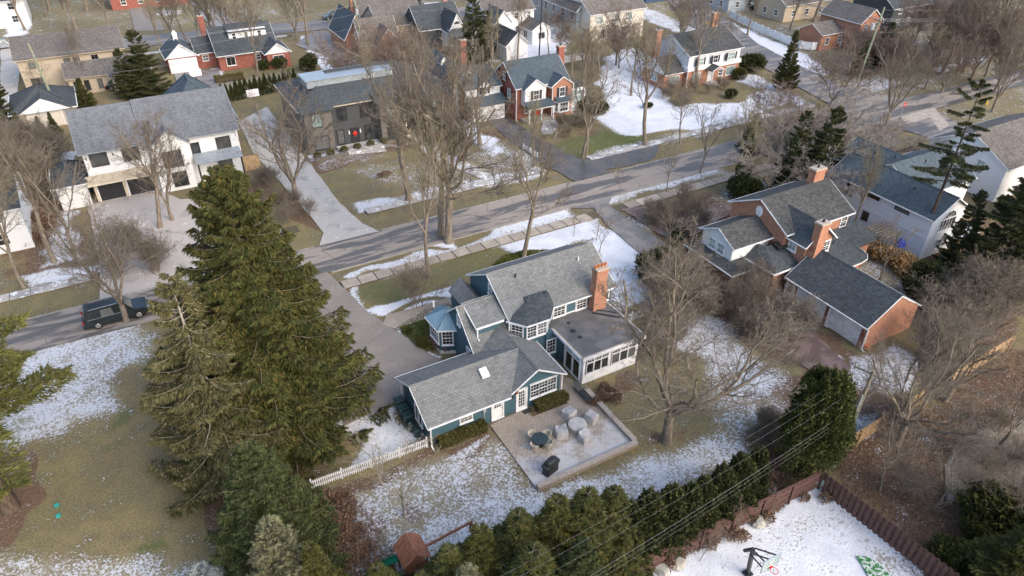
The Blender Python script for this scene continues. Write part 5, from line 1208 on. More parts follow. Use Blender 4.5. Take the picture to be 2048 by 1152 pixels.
conifer('hero', 1, 21.5, 6.9, 440, 1350, .29, 'lf_spruce', power=.70, droop=.24, upt=.32, wide=.33, hang=.7, trunk_r=.42, width=.30, gap=.06, vary=.42)
conifer('olive', 2, 17.0, 4.7, 170, 1000, .27, 'lf_olive', 'bark_pale', power=.75, droop=.25, upt=.3, wide=.36, gap=.2, hang=.6, trunk_r=.28, width=.30, vary=.5)
conifer('bluegreen', 3, 10.8, 4.2, 240, 900, .24, 'lf_blue', power=.9, droop=.1, upt=.35, wide=.32, hang=.1, trunk_r=.2, width=.30, gap=.03, vary=.3)
conifer('spruce', 4, 8.0, 2.5, 150, 620, .21, 'lf_spruce', power=1.15, droop=.12, upt=.4, wide=.34, hang=.3, trunk_r=.12, width=.30, vary=.35)
conifer('spruce2', 9, 8.0, 2.3, 140, 560, .21, 'lf_yellow', power=1.15, droop=.05, upt=.5, wide=.32, hang=0, trunk_r=.12, width=.30, vary=.35)
conifer('tan', 5, 8.0, 2.4, 140, 560, .21, 'lf_tan', power=.9, droop=.02, upt=.55, wide=.38, hang=-.3, trunk_r=.12, width=.30, vary=.35)
conifer('silver_s', 15, 4.0, 1.6, 100, 230, .18, 'lf_silver', power=.7, droop=.05, upt=.5, wide=.4, hang=-.2, trunk_r=.08, width=.30)
conifer('pine', 6, 19, 3.3, 60, 620, .26, 'lf_dark', 'bark_dark', 'pine_tree', power=.5, droop=.02, upt=.12, wide=.36, gap=.2, hang=.35, trunk_r=.24, z0f=.45, width=.28, vary=.8)
conifer('pine2', 7, 18.5, 6.2, 64, 1500, .28, 'lf_pine', 'bark_dark', 'pine_tree', power=.45, droop=.05, upt=.15, wide=.38, gap=.15, hang=0.0, trunk_r=.42, z0f=.38, width=.26, vary=.5)
conifer('bigdark', 12, 15, 4.6, 150, 900, .30, 'lf_dark', power=.7, droop=.1, upt=.25, wide=.34, hang=.3, trunk_r=.25, gap=.12, width=.30, vary=.45)
def blob(key, seed, H, lobes, n, size, mt, name='shrub', outw=.7, upw=.4, width=.5, bk='bark_dark', core=True):
    rs = np.random.RandomState(seed); PP = []; DD = []
    ar = np.array([l[3]*l[4]+l[3]*l[5] for l in lobes]); ar = ar/ar.sum()
    for l, a in zip(lobes, ar):
        k = int(n*a); d = rs.normal(0, 1, (k, 3)); d /= np.linalg.norm(d, axis=1, keepdims=True); d[:,2] = np.abs(d[:,2])*np.where(rs.rand(k) < .82, 1, -1)
        rr = rs.uniform(.62, 1.05, (k, 1))+.10*np.sin(d[:,0:1]*9+d[:,2:3]*7+seed)+.08*np.sin(d[:,1:2]*13)
        P = np.array(l[:3])+d*rr*np.array(l[3:]); keep = P[:,2] > .03; PP.append(P[keep]); q = d*outw+np.array([0,0,upw])+rs.normal(0, .45, (k, 3)); q /= np.linalg.norm(q, axis=1, keepdims=True); DD.append(q[keep])
    PP = np.concatenate(PP); DD = np.concatenate(DD); sz = size*rs.uniform(.6, 1.3, len(PP)); V, F = spikes(PP, DD*sz[:,None]*1.15, sz*width*1.1, seed)
    root = proto(name, 'x', 'shrub' if name != 'arborvitae' else 'tree'); add_me('foliage', mesh_np('foliage', V, [F], M[mt]), root)
    tr = [(np.array([[l[0]*.5, l[1]*.5, -.1], [l[0]*.8, l[1]*.8, l[2]*.5], [l[0], l[1], l[2]]]), np.array([.09, .06, .03])*max(.3, min(1.5, H/4))) for l in lobes]
    add_me('stems', tubes('stems', tr, M[bk], 5), root); PROTO[key] = (root, H)
blob('arb', 1, 4.0, [(0,0,1.2,.62,.62,1.3),(0,0,2.1,.5,.5,1.3),(0,0,3.0,.28,.28,1.05)], 6500, .16, 'lf_dark', 'arborvitae', upw=.9)
blob('arb2', 2, 5.0, [(0,0,1.5,1.0,1.0,1.6),(.15,0,2.8,.8,.8,1.5),(-.1,.1,3.8,.5,.5,1.25),(.5,.3,2.6,.5,.5,1.6)], 24000, .15, 'lf_dark', 'arborvitae', upw=.8)
blob('yew', 3, 9.5, [(0,0,3.2,3.0,3.0,3.5),(.3,.2,5.6,2.5,2.5,2.9),(-.5,-.3,7.2,1.6,1.6,2.2),(1.3,.5,6.2,1.5,1.5,2.3),(-1.6,-.8,4.6,1.6,1.6,2.6),(.3,-1.4,3.8,2.0,1.6,3.0),(-1.0,1.2,4.5,1.6,1.6,2.6),(1.9,-.6,3.0,1.5,1.5,2.6)], 70000, .20, 'lf_yew', 'evergreen_tree', upw=.5)
blob('round_s', 4, 1.0, [(0,0,.45,.5,.5,.5)], 900, .12, 'lf_hedge', 'boxwood', upw=.3)
blob('bush', 5, 2.6, [(0,0,1.0,1.3,1.3,1.2),(.7,.3,1.3,.9,.9,1.1),(-.7,.2,1.2,.9,.9,1.1),(0,-.6,.9,1.0,.9,1.0),(.2,.5,1.8,.8,.8,.8)], 5200, .24, 'lf_dark', 'evergreen_shrub', upw=.4)
blob('bush_y', 6, 2.6, [(0,0,1.0,1.3,1.3,1.2),(.8,.3,1.3,.9,.9,1.1),(-.7,.2,1.2,.9,.9,1.1),(.2,.5,1.8,.8,.8,.8)], 4200, .26, 'lf_yellow', 'evergreen_shrub', upw=.5)
blob('gold', 7, 1.6, [(0,0,.7,1.0,1.0,.8),(.8,.1,.6,.8,.8,.8),(-.8,.1,.6,.8,.8,.8),(0,.6,.8,.8,.8,.8)], 1700, .17, 'lf_gold', 'dried_hydrangea', upw=.2, width=.8)
blob('brown', 8, 1.0, [(0,0,.3,.8,.8,.5),(.6,.3,.3,.6,.6,.4),(-.5,-.2,.3,.6,.6,.4)], 900, .17, 'lf_brown', 'dry_shrub', upw=.3, width=.6)
blob('tuft', 9, .5, [(0,0,.2,.38,.38,.28)], 260, .14, 'lf_brown', 'dry_perennial', upw=.3, width=.6)
blob('ivy', 10, 8.5, [(0,0,1.0,1.6,1.6,1.6),(0,0,3,.9,.9,1.8),(.1,0,5.2,.65,.65,1.9),(.2,0,7.2,.5,.5,1.6)], 7500, .22, 'lf_ivy', 'ivy', upw=.0)

COUNT = {}
def put(key, x, y, h, label, group=None, w=1.0, rz=None, z=0.0, cat=None, tilt=None, name=None):
    root, H = PROTO[key]; s = h/H; c = COUNT.get(key, 0); COUNT[key] = c+1
    rz = random.uniform(0, 6.28) if rz is None else rz
    o = dup(root, (x, y, z), rz, (s*w, s*w, s), label, group)
    if name: o.name = name
    if cat: o['category'] = cat
    elif group is None and 'group' in o: del o['group']
    if tilt: o.rotation_euler = (tilt[0], tilt[1], rz)
    return o
def plant(key, bx, by, tx, ty, label, group=None, w=1.0, **k):
    b = G(bx, by); h = max(.3, HZ(tx, ty, b)); return put(key, b[0], b[1], h, label, group, w, **k)
# ------------------------------------------------------------------ fences, poles, wires
def picket(label, p, q, h=.95, pitch=.145, name='picket_fence', mt='white', w=.07, rails=(.25, .75), post=2.4, pointed=True, flip=1):
    p, q = Vector((*p, 0)), Vector((*q, 0)); L = (q-p).length; d = (q-p)/L; n = Vector((-d.y, d.x, 0))*flip; root = thing(name, label, 'fence', p.x, p.y)
    k = int(L/pitch); base = None; ang = math.atan2(d.y, d.x)
    for i in range(k+1):
        c = p+d*(i*pitch)
        if base is None:
            m = MB(); m.box(-w/2, w/2, -.012, .012, .05, h-.08)
            if pointed:
                m.poly([(-w/2,-.012,h-.08),(w/2,-.012,h-.08),(0,-.012,h)]).poly([(w/2,.012,h-.08),(-w/2,.012,h-.08),(0,.012,h)]).poly([(-w/2,-.012,h-.08),(0,-.012,h),(0,.012,h),(-w/2,.012,h-.08)]).poly([(0,-.012,h),(w/2,-.012,h-.08),(w/2,.012,h-.08),(0,.012,h)])
            m.v = [(v[0]+p.x, v[1]+p.y, v[2]) for v in m.v]
            base = m.build('picket', M[mt], root); o = base
        else: o = base.copy(); COL.objects.link(o)
        o.location = (c.x-p.x, c.y-p.y, random.uniform(-.01, .01)); o.rotation_euler = (0, 0, ang)
    for r in rails: MB().beam(p+n*.03+Vector((0,0,h*r)), q+n*.03+Vector((0,0,h*r)), .035, .08).build('rail', M[mt], root)
    m = int(L/post)+1
    for i in range(m+1):
        c = p+(q-p)*i/m+n*.07; MB().obox(c.x, c.y, -.1, h+.02, .1, .1, ang).obox(c.x, c.y, h+.02, h+.08, .12, .12, ang, .2, .2).build('post', M[mt], root)
    return root
picket('white picket fence running from the blue house corner to the dark conifers', (4.3, 35.45), (12.95, 35.2))
picket('short white picket fence behind the backyard maple, beside the east lawn', (34.2, 40.5), (39.5, 40.2), .95, .16)
picket('small white picket fence by the front walk of the red brick colonial', (46.9, 79.5), (47.1, 76.0), .7, .16)
picket('white picket fence around the snowy yard behind the red brick colonial', (60.3, 109.5), (77.5, 109.5), 1.4, .3, w=.26, pointed=False)
def board_fence(label, p, q, h=1.75, kind='rails', mt='fence_brown', pitch=.4, post=2.35, name='board_fence', side=1):
    p, q = Vector((*p, 0)), Vector((*q, 0)); L = (q-p).length; d = (q-p)/L; n = Vector((-d.y, d.x, 0))*side; root = thing(name, label, 'fence', p.x, p.y); ang = math.atan2(d.y, d.x)
    if kind == 'rails':
        m = int(L/post)
        for i in range(m):
            a = p+(q-p)*i/m; b = p+(q-p)*(i+1)/m
            for k in range(int(post/.15)):
                c0 = a+d*(k*.15*(L/m)/(int(post/.15)*.15)); c = c0+d*.07
                if k % 1 == 0 and i*16+k < 290: MB().obox(c.x, c.y, .02, h+random.uniform(-.012, .012), .142, .022, ang).build('board', M[mt], root)
            for z in (.35, .95, 1.55): MB().beam(a-n*.04+Vector((0,0,z)), b-n*.04+Vector((0,0,z)), .05, .1).build('rail', M[mt], root)
            MB().obox(a.x-n.x*.09, a.y-n.y*.09, -.1, h+.04, .1, .1, ang).build('post', M[mt], root)
        MB().beam(p+Vector((0,0,h+.03)), q+Vector((0,0,h+.03)), .14, .03).build('top_rail', M[mt], root)
    else:
        k = int(L/(pitch/2))
        for i in range(k):
            s = 1 if i % 2 else -1; c = p+d*((i+.5)*pitch/2)+n*(.05*s); MB().obox(c.x, c.y, .02, h+random.uniform(-.015, .015), pitch*.56, .022, ang).build('board', M[mt], root)
        for z in (.4, 1.4): MB().beam(p+Vector((0,0,z)), q+Vector((0,0,z)), .06, .09).build('rail', M[mt], root)
    return root
FC = (35.3, 18.35)
board_fence('long brown board fence with posts, running behind the evergreen row beside the snowy court', (17.2, 19.0), FC, 1.75, side=1)
board_fence('brown fence of alternating upright boards running down the right side of the snowy court', (35.5, 18.35), (36.4, 6.5), 1.75, 'alt')
def rail_fence(label, p, q, h=1.6):
    p, q = Vector((*p, 0)), Vector((*q, 0)); L = (q-p).length; d = (q-p)/L; n = Vector((-d.y, d.x, 0)); root = thing('board_fence', label, 'fence', p.x, p.y); ang = math.atan2(d.y, d.x); k = int(L/.28)
    for i in range(k): c = p+d*((i+.5)*L/k)+n*.03; MB().obox(c.x, c.y, .02, h+random.uniform(-.02, .02), L/k-.02, .022, ang).build('board', M['fence_tan'], root)
    for z in (.3, .85, 1.4): MB().beam(p-n*.03+Vector((0,0,z)), q-n*.03+Vector((0,0,z)), .05, .11).build('rail', M['fence_tan'], root)
    for i in range(int(L/2.4)+1): c = p+(q-p)*i/int(L/2.4)-n*.07; MB().obox(c.x, c.y, -.1, h+.05, .11, .11, ang).build('post', M['fence_tan'], root)
rail_fence('new cedar-coloured fence with three rails leading right from the utility pole', (38.6, 19.6), (49.5, 20.2))
rail_fence('farther stretch of cedar-coloured fence half hidden by bare trees at right', (53.5, 20.4), (62.5, 20.8))
def panel_fence(label, path, h=1.5):
    root = thing('panel_fence', label, 'fence', path[0][0], path[0][1])
    for a, b in zip(path[:-1], path[1:]):
        a, b = Vector((*a, 0)), Vector((*b, 0)); L = (b-a).length; k = max(1, round(L/2.2)); ang = math.atan2(b.y-a.y, b.x-a.x)
        for i in range(k):
            c = a+(b-a)*(i+.5)/k; MB().obox(c.x, c.y, .05, h, L/k-.12, .04, ang).build('panel', M['white'], root)
            p = a+(b-a)*i/k; MB().obox(p.x, p.y, -.1, h+.1, .14, .14, ang).obox(p.x, p.y, h+.1, h+.2, .18, .18, ang, .1, .1).build('post', M['white'], root)
panel_fence('white panel fence curving round the corner garden of the bright brick house', [(124.5,121),(121.5,110),(119.5,99),(119.2,95.5),(120.4,93.8),(122.6,93.4),(126.5,95.2),(129.5,88)])
def pole(label, b, t, r=.15, mt='polewood', arm=None, trans=False, cat='utility pole', az=0.0):
    root = thing('utility_pole', label, cat, b[0], b[1]); h = t[2]
    MB().cyl((b[0], b[1], -.2), t, r, r*.7, 8).build('pole', M[mt], root)
    if arm:
        for k, zz in enumerate(arm):
            c = Vector(b+(0,)).lerp(Vector(t), zz/h) if len(b) == 2 else Vector(t); dx, dy = math.cos(az)*1.2, math.sin(az)*1.2
            a = MB().beam((c.x-dx, c.y-dy, zz), (c.x+dx, c.y+dy, zz), .1, .12).build('crossarm', M['polewood' if mt != 'galv' else 'galv'], root)
            for s in (-.9, -.4, .4, .9): MB().cyl((c.x+dx*s, c.y+dy*s, zz+.06), (c.x+dx*s, c.y+dy*s, zz+.24), .05, .04, 6).build('insulator', M['galv'], a)
    if trans: MB().cyl((b[0]-.35, b[1]-.1, h-3.2), (b[0]-.35, b[1]-.1, h-2.2), .28, .28, 10).build('transformer', M['galv'], root)
    return root
PN = (38.6, 19.2); pole('weathered wooden utility pole with crossarm beside the big dark evergreen', PN, (38.75, 19.25, 8.9), .16, arm=(8.6,), az=1.9)
pole('slim white metal pole leaning next to the wooden utility pole', (37.9, 18.95), (38.3, 19.1, 7.0), .1, 'galv', cat='metal pole')
PL = (-8.5, 122.3); pole('leaning wooden utility pole behind the grey-roofed white house, top left', PL, (-9.2, 122.3, 11.0), .2, 'greenpole', arm=(9.3,), az=1.6)
PT = (41.7, 130.0); pole('utility pole with transformer beside the brick gabled house, top centre', PT, (41.2, 130.0, 11.0), .18, 'greenpole', arm=(9.0,), trans=True, az=1.6)
PA = (63.5, 117.6); pole('thin utility pole in front of the tall spruce, top centre', PA, (63.5, 117.6, 11.0), .12, 'polewood')
PB = (71.3, 115.5); pole('dark slim pole rising from the snowy yard, top centre', PB, (71.6, 115.5, 11.0), .14, 'iron', cat='pole')
PR = (112.2, 76.5); pole('tall greenish utility pole with white crossarm and transformer, top right', PR, (114.3, 76.9, 12.2), .2, 'greenpole', arm=(10.0,), trans=True, az=1.2)
def wire(a, b, sag, r=.012, n=18):
    P = []; a, b = Vector(a), Vector(b)
    for i in range(n+1): t = i/n; p = a.lerp(b, t); p.z -= sag*4*t*(1-t); P.append(tuple(p))
    return (np.array(P), np.full(n+1, r))
def wires(label, a, b, sag, r=.014): 
    me = tubes('power_line', [wire(a, b, sag, r)], M['wiremat'], 4); o = bpy.data.objects.new('power_line', me); COL.objects.link(o); o['label'] = label; o['category'] = 'cable'; return o
M['wiremat'] = mat('cable_grey', (.20, .20, .21), None, .5, 3)
WN = ['top', 'second', 'third', 'fourth', 'fifth', 'sixth', 'lowest']
ends = [(-.9, 8.75, .3), (-.35, 8.75, .3), (.35, 8.7, .3), (0.0, 7.0, .45), (.1, 6.8, .5), (.15, 6.4, .5)]
for i, (dy, z, sg) in enumerate(ends):
    o = wires(f'{WN[i]} of the overhead cables crossing the evergreen row from the wooden pole', (38.7-dy*.3, 19.2-dy*.9+(.0 if i < 3 else -.4), z), (-12, 17.0-dy*.9-(.0 if i < 3 else .8), z+.2), 1.1+sg, .0045 if i != 3 else .009); o['group'] = 'overhead cables over the evergreen row'
for i, (dy, z) in enumerate(((0.2, 7.0), (-.1, 6.6))):
    wires(f'{("upper","lower")[i]} cable running right from the wooden pole over the cedar fence', (38.7, 19.2+dy, z), (95, 22+dy, 8.0), 1.3, .012)
for i, (dy, z) in enumerate(((-.9, 9.5), (-.3, 9.4), (.5, 9.4), (0, 7.9), (0, 5.6))):
    o = wires(f'{WN[i]} cable strung left of the leaning pole across the tan house, top left', (-9.1, 122.3+dy, z), (-60, 124+dy, z), .7, .02); o['group'] = 'cables behind the houses'
    o = wires(f'{WN[i]} cable strung from the leaning pole over the ranch house, top left', (-9.1, 122.3+dy, z), (41.3, 130+dy*.6, z), .9, .02); o['group'] = 'cables behind the houses'
    if i < 4: o = wires(f'{WN[i]} cable from the transformer pole toward the top right', (41.3, 130+dy*.6, z), (120, 118+dy, z+2), 1.4, .02); o['group'] = 'cables behind the houses'
for i, (dy, z) in enumerate(((-.9, 10.2), (-.4, 10.2), (.4, 10.2), (.9, 10.2), (0, 8.2), (0, 11.8))):
    o = wires(f'{WN[i]} cable strung up-left from the tall greenish pole', (113.9+dy*.4, 76.8+dy, z), (118, 150+dy, z), 1.2, .02); o['group'] = 'cables at the top right'
    o = wires(f'{WN[i]} cable strung right from the tall greenish pole', (113.9+dy*.4, 76.8+dy, z), (190, 62+dy, z), 1.6, .02); o['group'] = 'cables at the top right'

# ------------------------------------------------------------------ backyard things
def lumpy(mb, amp, seed):
    r = np.random.RandomState(seed); a = r.uniform(-1, 1, (4, 3))*4; mb.v = [tuple(np.array(v)+amp*np.array([math.sin(a[0]@np.array(v)), math.sin(a[1]@np.array(v)), .6*math.sin(a[2]@np.array(v))])*(1 if v[2] > .12 else .3)) for v in mb.v]; return mb
def grid_box(l, w, prof, n=7):
    """draped cover: prof = list of (z, scale_l, scale_w)"""
    m = MB(); rings = []
    for z, a, b in prof:
        ring = []
        for e in range(4*n):
            s, k = divmod(e, n); t = k/n*2-1
            u, v = ((t,-1),(1,t),(-t,1),(-1,-t))[s]; q = (abs(u)**8+abs(v)**8)**(1/8); ring.append((u/q*l/2*a, v/q*w/2*b, z))
        rings.append(ring)
    for i in range(len(rings)-1):
        N_ = 4*n
        for e in range(N_): f = (e+1) % N_; m.poly([rings[i][e], rings[i][f], rings[i+1][f], rings[i+1][e]])
    m.poly(rings[-1]); return m
def covered_chair(x, y, rz, label, s):
    t = thing('covered_armchair', label, 'armchair', x, y, .035, 'covered armchairs round the low table', rz)
    m = grid_box(.98, .95, [(0,1.02,1.02),(.12,1.0,1.0),(.45,.97,.97),(.60,.92,.92),(.63,.8,.8)])
    top = []
    for v in m.v:
        z = v[2]
        if z > .4: z = z*(1+.35*max(0, v[1]/.45)) - .04*max(0, 1-abs(v[0])*3)
        top.append((v[0], v[1], z))
    m.v = top; lumpy(m, .035, s); m.v = [(v[0]+x, v[1]+y, v[2]+.035) for v in m.v]; m.build('cover', M['cover'], t)
    q = MB()
    for a in (-.4, .4):
        for b in (-.4, .4): q.box(x+a-.03, x+a+.03, y+b-.03, y+b+.03, .0, .16)
    q.build('feet', M['iron'], t)
covered_chair(23.95, 32.75, 3.3, 'grey-covered patio armchair nearest the house, behind the round covered table', 1)
covered_chair(25.25, 31.55, 1.9, 'grey-covered patio armchair on the right, next to the stone wall', 2)
covered_chair(22.35, 31.35, -1.9, 'grey-covered patio armchair on the left, nearest the dining table', 3)
covered_chair(23.65, 30.05, .1, 'grey-covered patio armchair at the front of the group', 4)
t = thing('covered_table', 'round low patio table under a grey cover between four covered armchairs', 'table', 23.85, 31.4, .035)
m = MB(); R_ = [(.72,.035),(.74,.2),(.75,.42),(.73,.5),(.62,.535),(0.02,.55)]
for (ra, za), (rb, zb) in zip(R_[:-1], R_[1:]):
    for k in range(20):
        a, b = 2*PI*k/20, 2*PI*(k+1)/20; f = lambda r, an, z: (23.85+r*math.cos(an)*(1+.03*math.sin(an*7)), 31.4+r*math.sin(an)*(1+.03*math.sin(an*5)), z)
        m.poly([f(ra,a,za), f(ra,b,za), f(rb,b,zb), f(rb,a,zb)])
m.build('cover', M['cover'], t); MB().cyl((23.85,31.4,.03),(23.85,31.4,.4),.1,.1,8).build('pedestal', M['iron'], t)
t = thing('dining_table', 'round dark patio dining table with pedestal, on the pavers', 'table', 20.4, 31.3, .035)
MB().cyl((20.4,31.3,.70),(20.4,31.3,.74),.62,.62,28).build('table_top', M['tabletop'], t); MB().cyl((20.4,31.3,.66),(20.4,31.3,.7),.63,.64,28).build('rim', M['black_metal'], t)
MB().cyl((20.4,31.3,.03),(20.4,31.3,.66),.05,.05,8).cyl((20.4,31.3,.03),(20.4,31.3,.07),.3,.28,14).build('pedestal', M['black_metal'], t)
def wchair(ang, label):
    cx, cy = 20.4+.72*math.cos(ang), 31.3+.72*math.sin(ang); t = thing('wicker_chair', label, 'chair', cx, cy, .035, 'wicker chairs at the dark table')
    m = MB(); m.cyl((cx,cy,.40),(cx,cy,.46),.27,.29,14); m.build('seat', M['wicker'], t)
    m = MB(); n = 14
    def P(a, z, r): return (cx+r*math.cos(ang+a), cy+r*math.sin(ang+a), z)
    for k in range(n):
        a, b = -1.9+3.8*k/n, -1.9+3.8*(k+1)/n; za, zb = .84-.16*(abs(a)/1.9)**2, .84-.16*(abs(b)/1.9)**2
        m.poly([P(a,.42,.29),P(b,.42,.29),P(b,zb,.37),P(a,za,.37)]); m.poly([P(a,.42,.25),P(a,za,.31),P(b,zb,.31),P(b,.42,.25)]); m.poly([P(a,za,.37),P(b,zb,.37),P(b,zb,.31),P(a,za,.31)])
    m.build('backrest', M['wicker'], t)
    for a in (-.8, .8, 2.35, -2.35): MB().cyl(P(a,.035,.28), P(a,.42,.22), .022, .022, 6).build('leg', M['wicker'], t)
for a, l in ((.25, 'cream wicker chair on the right of the dark round table'), (1.9, 'cream wicker chair behind the dark round table, nearest the house door'), (3.6, 'cream wicker chair on the left of the dark round table'), (5.2, 'cream wicker chair in front of the dark round table')): wchair(a, l)
t = thing('grill', 'black covered barbecue grill standing alone at the patio edge', 'grill', 19.75, 28.75, .035, rz=.25)
m = grid_box(1.25, .62, [(0,.98,.98),(.3,.96,.96),(.7,.96,.98),(.82,1.18,1.08),(.9,1.16,1.05),(.95,.9,.96),(1.15,.74,.8),(1.22,.6,.5)])
lumpy(m, .025, 9); m.v = [(v[0]+19.75, v[1]+28.75, v[2]+.035) for v in m.v]; m.build('cover', M['grill'], t)
q = MB(); [q.cyl((19.75+a, 28.75+b-.04, .08), (19.75+a, 28.75+b+.04, .08), .07, .07, 8) for a in (-.5, .5) for b in (-.25, .25)]; q.build('wheels', M['black'], t)
t = thing('lounge_chair', 'black reclining lounge chair beside the sunroom steps', 'lounger', 26.2, 34.2, .035)
q = MB().beam((25.95,35.2,.33),(26.0,33.2,.33),.05,.06).beam((26.5,35.2,.33),(26.5,33.2,.33),.05,.06); q.build('frame', M['black_metal'], t)
MB().slab([(25.95,34.5,.37),(26.5,34.5,.37),(26.5,33.1,.37),(25.95,33.1,.37)], .04).build('seat', M['black'], t); MB().slab([(25.95,34.5,.37),(26.5,34.5,.37),(26.5,35.25,.82),(25.95,35.25,.82)], .04).build('backrest', M['black'], t)
for x, y in ((25.97,33.3),(26.48,33.3),(25.97,34.9),(26.48,34.9)): MB().cyl((x,y,.0),(x,y,.34),.025,.025,6).build('leg', M['black_metal'], t)
o = MB().box(21.0, 21.75, 34.62, 35.05, .04, .06).build('doormat', M['black'], org=(21.4,34.8,.04)); tag(o, 'black rectangular doormat outside the french door of the blue house', 'doormat')
def bin_(x, y, label, round_=False):
    t = thing('trash_bin', label, 'bin', x, y, 0, 'dark green bins along the west wall of the blue house')
    if round_:
        MB().cyl((x,y,0),(x,y,.72),.24,.29,14).build('body', M['green_plastic'], t); MB().cyl((x,y,.72),(x,y,.79),.31,.27,14).ball((x,y,.78),.26,.26,.06,12,3,0,True).build('lid', M['green_plastic'], t)
    else:
        MB().obox(x, y, .05, .98, .62, .6, 0, 1.12, 1.12).build('body', M['green_plastic'], t)
        MB().obox(x-.02, y, .98, 1.08, .8, .74, 0, .9, .85).build('lid', M['green_plastic'], t)
        q = MB(); [q.cyl((x+.3, y+s*.28-.03, .12), (x+.3, y+s*.28+.03, .12), .12, .12, 10) for s in (-1, 1)]; q.build('wheels', M['black'], t)
        MB().cyl((x+.42, y-.25, 1.0), (x+.42, y+.25, 1.0), .02, .02, 6).build('handle', M['black'], t)
bin_(12.7, 40.0, 'dark green wheeled bin farthest from the picket fence'); bin_(12.65, 39.05, 'second dark green wheeled bin counted from the driveway'); bin_(12.65, 38.15, 'third dark green wheeled bin, next to the round cans')
bin_(12.6, 37.3, 'round green can touching the wheeled bins', True); bin_(12.75, 36.6, 'round green can nearest the picket fence', True)
def hedge(label, x0, x1, y0, y1, h, seed, n=5200, mt='lf_hedge'):
    rs = np.random.RandomState(seed); k = n; P = rs.uniform(0, 1, (k, 3)); f = rs.rand(k); ax = rs.randint(0, 3, k)
    for i in range(3): P[:,i] = np.where((ax == i), np.where(rs.rand(k) < .5, rs.uniform(0,.12,k), rs.uniform(.88,1,k)), P[:,i])
    P[:,2] = np.where(ax == 2, rs.uniform(.88, 1.03, k), P[:,2]); P = P*np.array([x1-x0, y1-y0, h])+np.array([x0, y0, .02]); P[:,2] += .05*np.sin(P[:,0]*3.1+seed)
    D = rs.normal(0, .6, (k, 3))+np.array([0,0,.7]); D /= np.linalg.norm(D, axis=1, keepdims=True); V, F = kites(P, D*.15, np.full(k, .08), seed)
    root = thing('hedge', label, 'hedge', (x0+x1)/2, (y0+y1)/2); V = V-np.array([(x0+x1)/2, (y0+y1)/2, 0]); add_me('foliage', mesh_np('foliage', V, [F], M[mt]), root)
    MB().box(x0+.12, x1-.12, y0+.12, y1-.12, 0, h*.86).build('stems', M['bark_dark'], root)
hedge('clipped olive-green hedge under the small window of the blue house', 13.7, 17.6, 34.35, 35.1, .75, 3); hedge('clipped olive hedge below the triple window beside the patio', 22.1, 24.9, 34.2, 35.0, .65, 4, 3600)
hedge('low clipped hedge on the lawn of the brick ranch house', 14.8, 19.5, 127.5, 128.8, .9, 5, 3000)
# swing set
t = thing('swing_set', 'redwood play tower with gabled roof, swing beam and green slide, bottom centre', 'swing set', 8.4, 26.8)
for i, (a, b) in enumerate((((7.4,25.9),1),((7.4,27.5),1),((9.0,25.9),1),((9.0,27.5),1))): MB().box(a[0]-.05,a[0]+.05,a[1]-.05,a[1]+.05,-.1,2.5).build('post', M['redwood'], t)
for k in range(9):
    s = k/9; 
    MB().slab([(7.15+.116*k*1,25.6,2.35+.095*k),(7.15+.116*k+.11,25.6,2.35+.095*(k+1)-.012),(7.15+.116*k+.11,27.8,2.35+.095*(k+1)-.012),(7.15+.116*k,27.8,2.35+.095*k)], .025).build('roof_board', M['redwood'], t)
    MB().slab([(9.25-.116*k*1,25.6,2.35+.095*k),(9.25-.116*k-.11,25.6,2.35+.095*(k+1)-.012),(9.25-.116*k-.11,27.8,2.35+.095*(k+1)-.012),(9.25-.116*k,27.8,2.35+.095*k)], .025).build('roof_board', M['redwood'], t)
MB().slab([(7.35,25.85,1.3),(9.05,25.85,1.3),(9.05,27.55,1.3),(7.35,27.55,1.3)], .08).build('deck', M['redwood'], t)
for y in (25.88, 27.52):
    for k in range(7): MB().box(7.5+k*.22, 7.62+k*.22, y-.02, y+.02, 1.3, 1.95).build('slat', M['redwood'], t)
MB().beam((8.9,26.6,2.35),(13.1,26.9,2.35),.14,.16).build('beam', M['redwood'], t)
MB().beam((13.0,26.9,2.35),(13.4,25.9,0),.1,.1).beam((13.0,26.9,2.35),(13.3,27.9,0),.1,.1).beam((13.15,26.4,.9),(13.15,27.4,.9),.07,.09).build('a_frame', M['redwood'], t)
for x in (10.2, 11.6):
    sg = MB().box(x-.25, x+.25, 26.72, 26.92, .5, .54).build('swing_seat', M['slide_green'], t); q = MB(); q.cyl((x-.22,26.8,.54),(x-.22,26.75,2.3),.012,.012,5).cyl((x+.22,26.8,.54),(x+.22,26.75,2.3),.012,.012,5); q.build('chain', M['iron'], sg)
q = MB(); P_ = [(7.35-.25*k, 27.3+.12*k, 1.3-.03*k*k-.04*k) for k in range(6)]
for a, b in zip(P_[:-1], P_[1:]): q.beam(a, b, .5, .05); q.beam((a[0],a[1]+.27,a[2]+.1),(b[0],b[1]+.27,b[2]+.1),.04,.18)
q.build('slide', M['slide_green'], t)
t.location = (8.2, 26.15, 0); t.scale = (.86, .86, .86)
